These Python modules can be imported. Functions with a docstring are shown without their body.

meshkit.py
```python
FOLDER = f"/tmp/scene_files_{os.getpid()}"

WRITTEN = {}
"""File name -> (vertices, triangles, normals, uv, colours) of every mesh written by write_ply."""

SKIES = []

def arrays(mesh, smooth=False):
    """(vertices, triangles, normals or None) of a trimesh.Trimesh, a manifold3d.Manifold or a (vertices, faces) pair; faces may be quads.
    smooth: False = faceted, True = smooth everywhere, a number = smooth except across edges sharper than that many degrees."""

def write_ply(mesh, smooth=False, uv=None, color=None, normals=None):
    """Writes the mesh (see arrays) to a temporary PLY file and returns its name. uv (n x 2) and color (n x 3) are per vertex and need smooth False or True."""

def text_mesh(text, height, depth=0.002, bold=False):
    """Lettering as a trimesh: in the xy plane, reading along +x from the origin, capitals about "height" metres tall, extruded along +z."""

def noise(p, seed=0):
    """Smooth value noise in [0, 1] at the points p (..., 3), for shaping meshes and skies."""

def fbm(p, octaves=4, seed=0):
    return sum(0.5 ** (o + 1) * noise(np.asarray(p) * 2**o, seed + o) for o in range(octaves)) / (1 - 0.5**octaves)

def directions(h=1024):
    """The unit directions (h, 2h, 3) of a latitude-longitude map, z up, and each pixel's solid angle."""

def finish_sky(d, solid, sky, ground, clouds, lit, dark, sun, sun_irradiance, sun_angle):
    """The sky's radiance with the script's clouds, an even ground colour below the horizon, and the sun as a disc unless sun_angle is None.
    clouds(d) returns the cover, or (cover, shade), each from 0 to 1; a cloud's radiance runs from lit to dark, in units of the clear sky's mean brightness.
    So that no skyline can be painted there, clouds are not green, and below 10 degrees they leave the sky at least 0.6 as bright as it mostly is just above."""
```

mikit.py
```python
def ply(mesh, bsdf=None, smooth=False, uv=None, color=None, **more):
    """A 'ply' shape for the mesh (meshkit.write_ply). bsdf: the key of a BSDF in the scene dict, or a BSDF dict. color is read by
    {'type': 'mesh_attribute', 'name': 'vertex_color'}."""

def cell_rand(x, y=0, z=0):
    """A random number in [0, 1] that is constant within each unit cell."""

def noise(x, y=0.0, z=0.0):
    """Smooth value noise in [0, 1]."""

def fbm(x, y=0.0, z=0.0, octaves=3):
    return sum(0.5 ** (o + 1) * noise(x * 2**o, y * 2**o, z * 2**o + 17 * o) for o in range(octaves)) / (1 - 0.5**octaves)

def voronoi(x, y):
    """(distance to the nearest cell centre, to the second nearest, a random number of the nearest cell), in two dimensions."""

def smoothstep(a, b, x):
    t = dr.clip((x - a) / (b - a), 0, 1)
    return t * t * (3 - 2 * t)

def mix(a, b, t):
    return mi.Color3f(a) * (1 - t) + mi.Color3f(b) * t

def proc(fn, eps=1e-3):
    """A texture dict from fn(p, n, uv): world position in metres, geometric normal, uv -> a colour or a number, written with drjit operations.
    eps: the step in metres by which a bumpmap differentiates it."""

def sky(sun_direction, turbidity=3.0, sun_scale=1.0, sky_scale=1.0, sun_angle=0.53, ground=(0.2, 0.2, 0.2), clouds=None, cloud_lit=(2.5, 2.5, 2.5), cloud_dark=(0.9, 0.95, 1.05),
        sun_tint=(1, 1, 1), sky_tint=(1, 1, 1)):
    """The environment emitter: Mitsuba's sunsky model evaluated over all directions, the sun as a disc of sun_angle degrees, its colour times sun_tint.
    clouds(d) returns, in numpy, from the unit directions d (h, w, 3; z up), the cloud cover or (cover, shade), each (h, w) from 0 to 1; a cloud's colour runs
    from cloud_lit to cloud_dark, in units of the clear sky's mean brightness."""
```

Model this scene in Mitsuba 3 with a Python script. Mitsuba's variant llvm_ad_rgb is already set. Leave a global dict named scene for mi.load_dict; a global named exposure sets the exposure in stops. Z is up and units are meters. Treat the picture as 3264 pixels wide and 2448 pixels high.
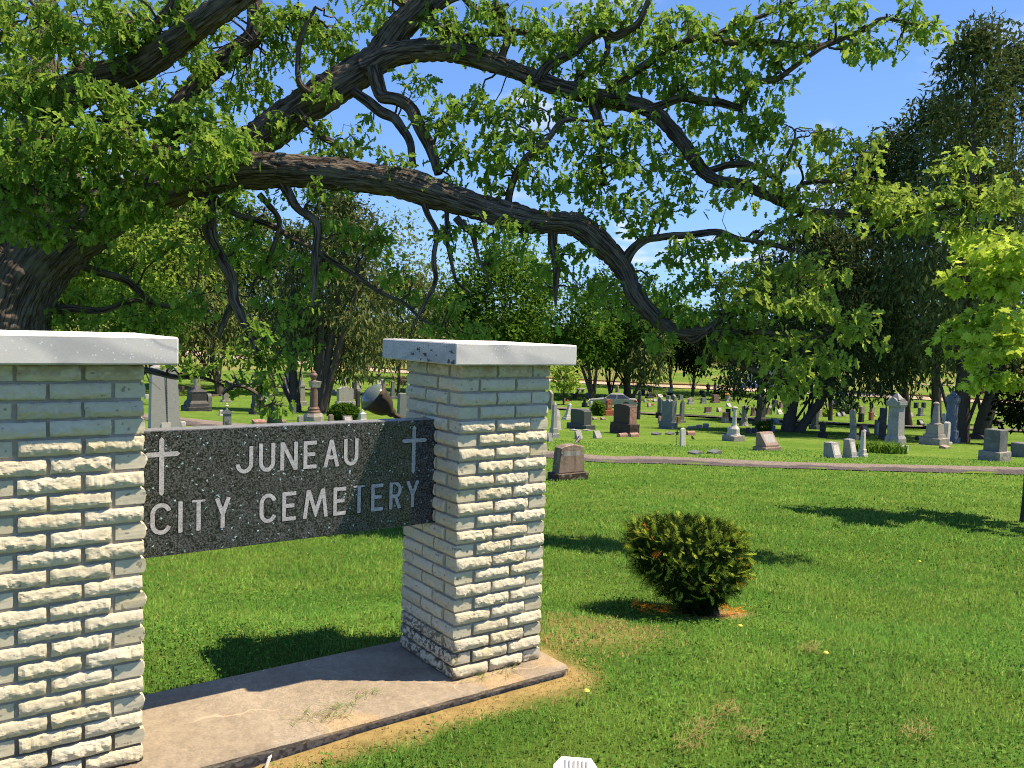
import math, random, numpy as np, trimesh, manifold3d as m3, shapely, shapely.geometry as sg, shapely.affinity as sa
import drjit as dr
import mitsuba as mi
import mikit, meshkit
from scipy.interpolate import PchipInterpolator
from scipy.spatial import cKDTree

T = mi.ScalarTransform4f
scene, labels = {}, {}
RNG = np.random.default_rng(11)

# ---------------------------------------------------------------- camera, sky, exposure
CAM = np.array([-2.131, -3.362, 1.708])
YAW, PITCH, ROLL, FPX = math.radians(35.83), math.radians(-3.72), math.radians(1.863), 2683.0
FWD = np.array([math.sin(YAW) * math.cos(PITCH), math.cos(YAW) * math.cos(PITCH), math.sin(PITCH)])
_r = np.array([math.cos(YAW), -math.sin(YAW), 0.0]); _u = np.cross(_r, FWD)
UP = -_r * math.sin(ROLL) + _u * math.cos(ROLL)
scene['camera'] = {'type': 'perspective', 'fov_axis': 'x', 'fov': math.degrees(2 * math.atan(1632 / FPX)),
                   'near_clip': 0.05, 'far_clip': 5000.0,
                   'to_world': T().look_at(origin=CAM.tolist(), target=(CAM + FWD).tolist(), up=UP.tolist())}
SUN = np.array([1.58, -1.0, 3.34])

def cloud_cover(d):
    """Small fair-weather wisps from noise on a flat cloud layer."""
    z = np.maximum(d[..., 2], 0.02)
    q = np.stack([d[..., 0] / (z + 0.12), d[..., 1] / (z + 0.12), z * 0], -1)
    big = meshkit.fbm(q * 2.1 + 3.7, 3, 5)
    fine = meshkit.fbm(q * np.array([9.0, 11.0, 1]) + 1.3, 4, 9)
    c = np.clip((big - 0.56) * 6, 0, 1) * np.clip((fine - 0.46) * 4.5, 0, 1)
    low = np.clip((0.42 - d[..., 2]) / 0.4, 0, 1)
    return np.clip(c * 0.9 + low * 0.0, 0, 0.9) * np.clip(d[..., 2] * 12, 0, 1)

scene['sky'] = mikit.sky(SUN.tolist(), turbidity=2.6, clouds=cloud_cover, cloud_lit=(2.3, 2.35, 2.5), cloud_dark=(1.3, 1.35, 1.5), ground=(0.08, 0.13, 0.04), sky_tint=(0.88, 1.0, 1.36), sun_scale=1.4, sun_tint=(1.0, 0.97, 0.9))
exposure = 2.2

# ---------------------------------------------------------------- terrain
EF, ER = np.array([math.sin(YAW), math.cos(YAW)]), np.array([math.cos(YAW), -math.sin(YAW)])   # the slope runs down along EF
_prof = PchipInterpolator([-400, -20, 0, 3.0, 4.4, 6.4, 10, 17, 22, 30, 36, 60, 82, 116, 150, 190, 260, 400, 900],
                          [0, 0, -.03, -.05, -.075, -.38, -.72, -1.27, -1.58, -2.2, -2.62, -4.35, -5.7, -6.6, -6.85, -6.0, -4.6, -2.2, 6])
SLAB = (-2.15, -0.145, 0.60, 0.607)                                # x0, y0, x1, y1 of the concrete footing

def ground(x, y):
    x, y = np.asarray(x, float), np.asarray(y, float)
    s = (x - CAM[0]) * EF[0] + (y - CAM[1]) * EF[1]
    t = (x - CAM[0]) * ER[0] + (y - CAM[1]) * ER[1]
    z = _prof(np.clip(s, -400, 900))
    p = np.stack([x, y, x * 0], -1)
    b = 0.10 * (meshkit.noise(p * 0.16, 3) - 0.5) * np.clip((s - 7) / 10, 0, 1) + 0.03 * (meshkit.noise(p * 0.7, 4) - 0.5)
    z = z + b
    dx = np.maximum(np.maximum(SLAB[0] - x, x - SLAB[2]), 0); dy = np.maximum(np.maximum(SLAB[1] - y, y - SLAB[3]), 0)
    k = np.clip(1 - np.hypot(dx, dy) / 1.3, 0, 1); k = k * k * (3 - 2 * k)
    flat = -0.055 - 0.045 * np.clip((-0.5 - x) / 0.9, 0, 1) * (y < 0.2)
    return z * (1 - k) + flat * k

LETTERS = [('J', -0.9897, -0.9145, 1.0506, 1.1765), ('U', -0.8894, -0.8171, 1.0506, 1.1765), ('N', -0.7933, -0.7132, 1.0506, 1.1765), ('E', -0.6863, -0.6151, 1.0506, 1.1765), ('A', -0.591, -0.5132, 1.0506, 1.1765), ('U', -0.4909, -0.4184, 1.0506, 1.1765), ('C', -1.333, -1.2527, 0.8225, 0.9533), ('I', -1.2253, -1.2061, 0.8225, 0.9533), ('T', -1.1788, -1.106, 0.8225, 0.9533), ('Y', -1.0766, -1.0084, 0.8225, 0.9533), ('C', -0.8837, -0.809, 0.8225, 0.9533), ('E', -0.7816, -0.7094, 0.8225, 0.9533), ('M', -0.6847, -0.5646, 0.8225, 0.9533), ('E', -0.5388, -0.4671, 0.8225, 0.9533), ('T', -0.4481, -0.3705, 0.8225, 0.9533), ('E', -0.347, -0.2751, 0.8225, 0.9533), ('R', -0.251, -0.1853, 0.8225, 0.9533), ('Y', -0.1605, -0.0871, 0.8225, 0.9533)]
CROSSES = [(-1.2907, 1.2251, 0.9825, 1.1538, -1.3582, -1.218, 0.02), (-0.1235, 1.2254, 0.9876, 1.1511, -0.1909, -0.0496, 0.02)]
FLOOD, FLOOD_R, FLOOD_DIR = [-0.06, 0.797, 1.313], 0.081, [-0.848, 0.111, 0.686]
LAMP1, LAMP1_YAW = [-0.038, -0.967, 0.0], -0.72
STAKE = [-0.981, -0.164]
PATH_NEAR = [(34.65, -4.19), (24.81, 2.45), (19.89, 5.77), (17.43, 7.43), (14.87, 9.0), (12.93, 10.47), (11.17, 12.01), (9.18, 17.17), (7.18, 25.69), (5.88, 33.44), (3.95, 41.82)]
PATH_FAR = [(46.72, -0.7), (31.04, 4.54), (23.2, 7.16), (19.28, 8.47), (16.4, 10.12), (13.77, 12.45), (12.43, 13.47), (11.13, 20.71), (8.9, 31.07), (6.99, 38.53), (4.82, 48.2)]
LANE_NEAR = [(57.08, 21.38), (52.96, 26.8), (49.16, 31.47), (48.95, 37.76), (48.6, 43.32), (47.36, 46.72), (46.05, 52.95), (41.85, 64.23), (36.68, 90.09), (29.24, 115.86)]
LANE_FAR = [(61.47, 23.22), (57.31, 29.19), (53.82, 34.64), (52.46, 40.6), (51.97, 46.42), (50.46, 49.87), (48.7, 56.05), (43.84, 67.3), (37.89, 93.0), (30.07, 119.02)]
ROAD_NEAR = [(126.37, 24.55), (124.29, 41.03), (123.25, 49.27), (122.73, 53.39), (118.03, 59.53), (113.82, 66.5), (99.07, 85.32), (93.7, 91.92), (82.99, 108.46), (70.82, 129.75), (67.92, 133.74), (61.63, 152.22), (58.11, 159.32), (53.05, 172.7), (43.22, 194.73)]
ROAD_FAR = [(136.16, 27.19), (132.56, 44.03), (130.76, 52.45), (129.86, 56.66), (126.79, 64.14), (123.42, 72.33), (106.14, 91.55), (99.48, 97.69), (87.87, 114.91), (74.91, 137.23), (71.82, 141.39), (65.24, 161.05), (62.12, 170.18), (56.74, 184.49), (46.99, 211.24)]
WALK_NEAR = [(178.09, 72.54), (164.59, 79.87), (153.61, 90.67), (142.27, 102.5)]
WALK_FAR = [(179.73, 73.24), (166.28, 80.72), (155.09, 91.57), (143.77, 103.61)]

STONE_ROWS = [
    ('obelisk', np.float64(17.54), np.float64(21.11), np.float64(0.326), np.float64(0.326), np.float64(1.347), -1.571, 0, 0.15, {'steps': 2}, 'pale grey granite obelisk on two stepped blocks, half hidden by the right pillar', 'obelisk'),
    ('tablet', np.float64(44.8), np.float64(55.79), np.float64(0.791), np.float64(0.237), np.float64(1.765), -1.571, 4, 0.4, {'top': 'peak'}, 'tall weathered stone rising behind the pale obelisk at the right pillar edge', 'headstone'),
    ('tablet', np.float64(21.39), np.float64(25.59), np.float64(0.303), np.float64(0.076), np.float64(0.925), 0.0, 3, 0.5, {'top': 'round', 'lean': (-0.05, 0.1)}, 'rough white tablet with crumbling edge leaning behind the pale obelisk', 'headstone'),
    ('obelisk', np.float64(31.24), np.float64(36.97), np.float64(0.417), np.float64(0.417), np.float64(1.017), 0.0, 3, 0.3, {'steps': 2, 'lean': (0.28, 0)}, 'small leaning marble obelisk, dark on its left side', 'obelisk'),
    ('die', np.float64(23.46), np.float64(26.47), np.float64(1.404), np.float64(0.59), np.float64(0.922), -1.571, 2, 0.1, {'top': 'arch', 'bf': 0.26, 'df': 0.7}, 'wide grey-green granite headstone with gently arched top and lit rough right edge', 'headstone'),
    ('flat', np.float64(21.99), np.float64(25.12), np.float64(0.528), np.float64(0.264), np.float64(0.084), -1.571, 0, 0.4, {}, 'flush pale marker in the grass before the grey-green headstone, left of two', 'flat_marker'),
    ('flat', np.float64(22.6), np.float64(25.02), np.float64(0.454), np.float64(0.227), np.float64(0.085), -1.571, 0, 0.4, {}, 'flush pale marker in the grass before the grey-green headstone, right of two', 'flat_marker'),
    ('slant', np.float64(18.21), np.float64(20.45), np.float64(0.253), np.float64(0.19), np.float64(0.286), 0.0, 0, 0.4, {}, 'small grey slant marker with bright face, left one of the pair before the grey-green headstone', 'slant_marker'),
    ('slant', np.float64(19.44), np.float64(20.78), np.float64(0.288), np.float64(0.216), np.float64(0.286), 0.0, 0, 0.4, {}, 'small grey slant marker with bright face, right one of the pair before the grey-green headstone', 'slant_marker'),
    ('slant', np.float64(15.62), np.float64(18.92), np.float64(0.167), np.float64(0.125), np.float64(0.309), 0.0, 0, 0.4, {}, 'pale slant marker peeping out at the foot of the right brick pillar', 'slant_marker'),
    ('tablet', np.float64(45.75), np.float64(51.24), np.float64(0.239), np.float64(0.191), np.float64(0.897), 0.0, 3, 0.3, {'top': 'flat'}, 'narrow white stone post standing above the grey-green headstone', 'headstone'),
    ('die', np.float64(41.79), np.float64(44.67), np.float64(0.86), np.float64(0.43), np.float64(1.247), 0.0, 7, 0.05, {'top': 'arch', 'bf': 0.36, 'df': 0.56, 'panel': 1}, 'red granite headstone on a rough pink base, in front of the silver car', 'headstone'),
    ('slant', np.float64(40.54), np.float64(44.24), np.float64(0.256), np.float64(0.154), np.float64(0.301), 0.0, 7, 0.4, {}, 'little red slant marker left of the red headstone base', 'slant_marker'),
    ('bevel', np.float64(33.44), np.float64(36.79), np.float64(0.287), np.float64(0.201), np.float64(0.169), 0.0, 14, 0.4, {}, 'low brown marker behind the grey-green headstone, left of two', 'bevel_marker'),
    ('bevel', np.float64(34.06), np.float64(36.68), np.float64(0.299), np.float64(0.209), np.float64(0.169), 0.0, 14, 0.4, {}, 'low brown marker behind the grey-green headstone, right of two', 'bevel_marker'),
    ('die', np.float64(23.1), np.float64(23.15), np.float64(1.32), np.float64(0.555), np.float64(1.278), -1.571, 8, 0.05, {'top': 'arch', 'bf': 0.36, 'df': 0.76, 'side': 6, 'rough': 1}, 'massive dark brown granite headstone with curved top and pink rough sides', 'headstone'),
    ('log', np.float64(21.17), np.float64(21.24), np.float64(0.428), np.float64(0.193), np.float64(0.161), 0.0, 6, 0.4, {}, 'pink rounded pillow marker before the massive brown headstone, left of two', 'pillow_marker'),
    ('log', np.float64(21.8), np.float64(21.25), np.float64(0.432), np.float64(0.194), np.float64(0.163), 0.0, 6, 0.4, {}, 'pink rounded pillow marker before the massive brown headstone, right of two', 'pillow_marker'),
    ('stump', np.float64(38.47), np.float64(38.0), np.float64(0.338), np.float64(0.338), np.float64(1.956), 0.0, 13, 0.6, {'br': 1}, 'tall dark weathered tree-trunk monument beside the silver car', 'trunk_monument'),
    ('tablet', np.float64(62.69), np.float64(73.47), np.float64(0.663), np.float64(0.265), np.float64(0.762), -1.571, 8, 0.4, {'top': 'arch'}, 'dark headstone in tree shade beside purple flowers', 'headstone'),
    ('tablet', np.float64(65.25), np.float64(74.24), np.float64(0.493), np.float64(0.197), np.float64(0.634), -1.571, 11, 0.4, {'top': 'round'}, 'blue-grey headstone left of the forked tree trunks behind the silver car', 'headstone'),
    ('die', np.float64(52.32), np.float64(59.67), np.float64(0.565), np.float64(0.282), np.float64(0.889), -1.571, 9, 0.4, {'top': 'step', 'bf': 0.5, 'df': 0.55}, 'black stepped headstone in tree shade left of the silver car', 'headstone'),
    ('slant', np.float64(68.22), np.float64(74.82), np.float64(0.458), np.float64(0.229), np.float64(0.4), 0.0, 10, 0.4, {}, 'beige slant marker behind the roof of the silver car', 'slant_marker'),
    ('tablet', np.float64(55.55), np.float64(66.73), np.float64(0.147), np.float64(0.118), np.float64(0.485), 0.0, 6, 0.4, {'top': 'flat'}, 'slim pink stone post beside the small leafy tree', 'headstone'),
    ('bench', np.float64(72.04), np.float64(83.5), np.float64(1.345), np.float64(0.538), np.float64(0.577), 0.0, 0, 0.4, {}, 'grey granite bench on two legs under the far trees', 'stone_bench'),
    ('tablet', np.float64(77.75), np.float64(90.72), np.float64(0.581), np.float64(0.232), np.float64(0.499), -1.571, 1, 0.4, {'top': 'arch'}, 'grey headstone standing just behind the granite bench', 'headstone'),
    ('tablet', np.float64(78.71), np.float64(83.41), np.float64(0.543), np.float64(0.217), np.float64(0.927), -1.571, 10, 0.4, {'top': 'arch'}, 'tan headstone glimpsed between the tree stems behind the silver car', 'headstone'),
    ('die', np.float64(78.17), np.float64(77.8), np.float64(0.716), np.float64(0.286), np.float64(0.724), -1.571, 9, 0.4, {'top': 'arch', 'bf': 0.2, 'df': 0.8}, 'black polished headstone at the far trees, left of two', 'headstone'),
    ('tablet', np.float64(81.17), np.float64(79.38), np.float64(0.735), np.float64(0.257), np.float64(0.885), -1.571, 9, 0.4, {'top': 'arch'}, 'tall black headstone behind the grey one with flowers', 'headstone'),
    ('die', np.float64(74.22), np.float64(72.59), np.float64(1.157), np.float64(0.463), np.float64(0.754), 0.0, 13, 0.4, {'top': 'flat', 'bf': 0.3, 'df': 0.6}, 'charcoal headstone with red and white flowers at the far lawn edge', 'headstone'),
    ('slant', np.float64(77.22), np.float64(74.47), np.float64(0.439), np.float64(0.263), np.float64(0.4), 0.0, 6, 0.4, {}, 'pink slant marker next to a white one at the far lawn edge', 'slant_marker'),
    ('slant', np.float64(77.36), np.float64(73.78), np.float64(0.717), np.float64(0.43), np.float64(0.405), 0.0, 3, 0.4, {}, 'white slant marker next to a pink one at the far lawn edge', 'slant_marker'),
    ('die', np.float64(82.73), np.float64(77.1), np.float64(0.738), np.float64(0.369), np.float64(0.885), -1.571, 3, 0.4, {'top': 'flat', 'bf': 0.42, 'df': 0.72, 'basepal': 9}, 'white square headstone standing on a black base under the far trees', 'headstone'),
    ('slant', np.float64(66.78), np.float64(65.82), np.float64(0.345), np.float64(0.207), np.float64(0.346), 0.0, 1, 0.4, {}, 'small grey slant marker left of yellow flowers', 'slant_marker'),
    ('slant', np.float64(68.62), np.float64(66.1), np.float64(0.526), np.float64(0.315), np.float64(0.39), 0.0, 1, 0.4, {}, 'small grey slant marker right of yellow flowers', 'slant_marker'),
    ('slant', np.float64(60.77), np.float64(59.16), np.float64(0.408), np.float64(0.245), np.float64(0.426), 0.0, 14, 0.4, {}, 'rose-grey slant marker with red flowers at its right', 'slant_marker'),
    ('die', np.float64(44.11), np.float64(41.48), np.float64(0.597), np.float64(0.269), np.float64(1.554), -1.571, 1, 0.4, {'top': 'round', 'bf': 0.26, 'df': 0.62, 'basepal': 9}, 'dark grey round-topped tablet on black steps left of the serpentine headstone', 'headstone'),
    ('die', np.float64(29.75), np.float64(26.92), np.float64(0.992), np.float64(0.397), np.float64(1.523), -1.571, 12, 0.15, {'top': 'serp', 'bf': 0.25, 'df': 0.78, 'rough': 1}, 'large blue-grey headstone with serpentine top on a rough pale base', 'headstone'),
    ('tablet', np.float64(68.75), np.float64(64.15), np.float64(0.528), np.float64(0.264), np.float64(0.833), -1.571, 4, 0.4, {'top': 'flat'}, 'square grey stone peeping over the serpentine headstone', 'headstone'),
    ('tablet', np.float64(64.86), np.float64(59.65), np.float64(0.545), np.float64(0.327), np.float64(1.295), -1.571, 1, 0.4, {'top': 'peak'}, 'dark pentagon-topped stone peeping over the serpentine headstone', 'headstone'),
    ('die', np.float64(76.02), np.float64(68.95), np.float64(0.774), np.float64(0.31), np.float64(0.684), 0.0, 12, 0.4, {'top': 'arch', 'bf': 0.2, 'df': 0.78}, 'small pale headstone right of the serpentine one, in front of the dark round tree', 'headstone'),
    ('die', np.float64(70.34), np.float64(62.19), np.float64(0.971), np.float64(0.389), np.float64(0.737), 0.0, 0, 0.4, {'top': 'round', 'bf': 0.24, 'df': 0.7}, 'round-topped grey headstone with pink flowers on both shoulders', 'headstone'),
    ('die', np.float64(73.81), np.float64(63.36), np.float64(0.933), np.float64(0.373), np.float64(0.746), 0.0, 12, 0.4, {'top': 'arch', 'bf': 0.2, 'df': 0.76}, 'plain blue-grey headstone standing alone before the tree shade', 'headstone'),
    ('die', np.float64(77.26), np.float64(64.53), np.float64(1.324), np.float64(0.53), np.float64(0.961), 0.0, 5, 0.4, {'top': 'flat', 'bf': 0.24, 'df': 0.7}, 'brown granite headstone with wide base below the two people', 'headstone'),
    ('die', np.float64(81.64), np.float64(66.28), np.float64(0.916), np.float64(0.412), np.float64(0.728), 0.0, 0, 0.4, {'top': 'flat', 'bf': 0.18, 'df': 0.74}, 'pale headstone topped with orange flowers before the black conical tree', 'headstone'),
    ('tablet', np.float64(87.83), np.float64(75.97), np.float64(0.684), np.float64(0.274), np.float64(0.672), -1.571, 9, 0.4, {'top': 'flat'}, 'black headstone just left of the two people', 'headstone'),
    ('tablet', np.float64(84.51), np.float64(72.73), np.float64(0.54), np.float64(0.27), np.float64(0.494), -1.571, 9, 0.4, {'top': 'flat'}, 'low black stone in tree shade below the two people', 'headstone'),
    ('flat', np.float64(62.52), np.float64(55.4), np.float64(0.443), np.float64(0.221), np.float64(0.139), 0.0, 10, 0.4, {}, 'yellowed flush marker before the pink-flowered headstone, left of two', 'flat_marker'),
    ('flat', np.float64(63.75), np.float64(55.81), np.float64(0.544), np.float64(0.272), np.float64(0.152), 0.0, 10, 0.4, {}, 'yellowed flush marker before the pink-flowered headstone, right of two', 'flat_marker'),
    ('die', np.float64(59.34), np.float64(50.03), np.float64(0.888), np.float64(0.311), np.float64(0.606), 0.0, 5, 0.4, {'top': 'arch', 'bf': 0.12, 'df': 0.8, 'basepal': 0}, 'small brown headstone with emblem on a thin grey base in open lawn', 'headstone'),
    ('slant', np.float64(62.18), np.float64(51.03), np.float64(0.523), np.float64(0.366), np.float64(0.492), 0.0, 14, 0.4, {}, 'rose-grey slant marker right of the small brown headstone', 'slant_marker'),
    ('slant', np.float64(71.78), np.float64(57.86), np.float64(0.532), np.float64(0.373), np.float64(0.346), 0.0, 3, 0.4, {}, 'white slant marker lying above the marble column', 'slant_marker'),
    ('slant', np.float64(65.42), np.float64(51.88), np.float64(0.436), np.float64(0.305), np.float64(0.468), 0.0, 14, 0.4, {}, 'pinkish slant marker just right of the marble column capital', 'slant_marker'),
    ('slant', np.float64(69.08), np.float64(53.12), np.float64(0.318), np.float64(0.223), np.float64(0.414), 0.0, 14, 0.4, {}, 'pink-grey slant marker behind the tree-stump monument', 'slant_marker'),
    ('tablet', np.float64(47.34), np.float64(37.65), np.float64(0.302), np.float64(0.242), np.float64(0.855), -1.571, 9, 0.4, {'top': 'flat'}, 'black upright stone just left of the marble column', 'headstone'),
    ('die', np.float64(42.48), np.float64(33.86), np.float64(0.393), np.float64(0.315), np.float64(0.724), 0.0, 5, 0.4, {'top': 'flat', 'bf': 0.5, 'df': 0.8, 'basepal': 4}, 'brown square stone on a grey plinth left of the marble column', 'headstone'),
    ('die', np.float64(38.16), np.float64(33.77), np.float64(0.508), np.float64(0.305), np.float64(1.454), 0.0, 1, 0.2, {'top': 'gothic', 'bf': 0.12, 'df': 0.56}, 'slim grey gothic headstone with pointed top right of the serpentine headstone', 'headstone'),
    ('tablet', np.float64(35.43), np.float64(33.04), np.float64(0.218), np.float64(0.109), np.float64(0.453), 0.0, 6, 0.4, {'top': 'flat'}, 'pink stone half hidden at the left foot of the serpentine headstone', 'headstone'),
    ('die', np.float64(37.02), np.float64(32.97), np.float64(0.399), np.float64(0.199), np.float64(0.411), 0.0, 5, 0.4, {'top': 'flat', 'bf': 0.12, 'df': 0.7}, 'brown stone half hidden at the right foot of the serpentine headstone', 'headstone'),
    ('column', np.float64(24.74), np.float64(18.59), np.float64(0.637), np.float64(0.637), np.float64(1.38), 0.0, 3, 0.35, {}, 'slender white marble column with capital on an octagonal pedestal', 'column_monument'),
    ('stump', np.float64(39.69), np.float64(30.04), np.float64(0.676), np.float64(0.676), np.float64(1.257), 0.0, 4, 0.9, {'flare': 1}, 'carved tree-stump monument with flared root base', 'trunk_monument'),
    ('die', np.float64(60.09), np.float64(45.39), np.float64(0.522), np.float64(0.261), np.float64(0.771), 0.0, 5, 0.4, {'top': 'flat', 'bf': 0.15, 'df': 0.8}, 'brown headstone just left of the tall dark monument', 'headstone'),
    ('block', np.float64(31.88), np.float64(27.34), np.float64(0.266), np.float64(0.16), np.float64(0.115), 0.0, 0, 0.4, {}, 'first of four low grey block markers in a row behind the white tablet', 'block_marker'),
    ('block', np.float64(32.61), np.float64(27.66), np.float64(0.268), np.float64(0.161), np.float64(0.123), 0.0, 4, 0.4, {}, 'second of four low grey block markers in a row behind the white tablet', 'block_marker'),
    ('block', np.float64(33.1), np.float64(27.79), np.float64(0.329), np.float64(0.197), np.float64(0.177), 0.0, 0, 0.4, {}, 'third of four low grey block markers in a row behind the white tablet', 'block_marker'),
    ('block', np.float64(33.55), np.float64(27.72), np.float64(0.284), np.float64(0.199), np.float64(0.256), 0.0, 0, 0.4, {}, 'last and tallest of four low grey block markers in a row', 'block_marker'),
    ('bevel', np.float64(23.82), np.float64(21.96), np.float64(0.375), np.float64(0.244), np.float64(0.119), -1.571, 1, 0.4, {}, 'flat grey sloped marker before the serpentine headstone, left of two', 'bevel_marker'),
    ('bevel', np.float64(24.72), np.float64(22.03), np.float64(0.357), np.float64(0.232), np.float64(0.113), -1.571, 1, 0.4, {}, 'flat grey sloped marker before the serpentine headstone, right of two', 'bevel_marker'),
    ('tablet', np.float64(19.07), np.float64(16.07), np.float64(0.251), np.float64(0.075), np.float64(0.632), 0.0, 3, 0.35, {'top': 'round', 'lean': (-0.04, 0)}, 'plain white upright tablet standing alone by a star stake', 'headstone'),
    ('log', np.float64(25.73), np.float64(21.77), np.float64(0.466), np.float64(0.186), np.float64(0.179), 0.0, 6, 0.4, {}, 'pink rounded pillow marker behind the white upright tablet', 'pillow_marker'),
    ('bevel', np.float64(15.82), np.float64(12.61), np.float64(0.318), np.float64(0.254), np.float64(0.096), -1.571, 1, 0.4, {}, 'grey sloped marker beside the asphalt path, left of two', 'bevel_marker'),
    ('bevel', np.float64(16.58), np.float64(12.58), np.float64(0.319), np.float64(0.256), np.float64(0.117), -1.571, 1, 0.4, {}, 'grey sloped marker beside the asphalt path, right of two', 'bevel_marker'),
    ('slant', np.float64(30.82), np.float64(22.65), np.float64(0.245), np.float64(0.172), np.float64(0.287), 0.0, 13, 0.4, {}, 'dark slant marker in tree shade, left of two behind the big rose slant stone', 'slant_marker'),
    ('slant', np.float64(31.75), np.float64(23.0), np.float64(0.267), np.float64(0.187), np.float64(0.276), 0.0, 13, 0.4, {}, 'dark slant marker in tree shade, right of two behind the big rose slant stone', 'slant_marker'),
    ('slantbase', np.float64(20.3), np.float64(13.59), np.float64(0.792), np.float64(0.491), np.float64(0.593), 0.0, 14, 0.1, {'bf': 0.24}, 'big rose-grey slant headstone with carved panel on a rough base', 'slant_headstone'),
    ('monument', np.float64(41.14), np.float64(29.98), np.float64(0.699), np.float64(0.594), np.float64(2.075), -1.571, 13, 0.4, {}, 'tall dark stepped monument shaded by the twin-trunk cedar', 'monument'),
    ('die', np.float64(82.77), np.float64(61.31), np.float64(0.596), np.float64(0.239), np.float64(0.76), 0.0, 4, 0.4, {'top': 'arch', 'bf': 0.2, 'df': 0.75}, 'small grey headstone right of the tall dark monument', 'headstone'),
    ('tablet', np.float64(78.5), np.float64(56.82), np.float64(0.725), np.float64(0.363), np.float64(0.759), 0.0, 13, 0.4, {'top': 'flat'}, 'dark flowered headstone left of the pink headstone', 'headstone'),
    ('die', np.float64(77.35), np.float64(55.05), np.float64(0.775), np.float64(0.31), np.float64(0.762), 0.0, 6, 0.4, {'top': 'arch', 'bf': 0.12, 'df': 0.8}, 'pink headstone left of the twin-trunk cedar', 'headstone'),
    ('slant', np.float64(73.35), np.float64(53.58), np.float64(0.474), np.float64(0.284), np.float64(0.452), 0.0, 14, 0.4, {}, 'brownish slant marker in front of the pink headstone', 'slant_marker'),
    ('die', np.float64(64.5), np.float64(47.14), np.float64(0.559), np.float64(0.28), np.float64(0.649), 0.0, 5, 0.4, {'top': 'flat', 'bf': 0.15, 'df': 0.75}, 'brown headstone at the right shoulder of the tall dark monument', 'headstone'),
    ('slant', np.float64(66.16), np.float64(47.02), np.float64(0.527), np.float64(0.316), np.float64(0.459), 0.0, 3, 0.4, {}, 'white slant marker left of the twin-trunk cedar', 'slant_marker'),
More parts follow.
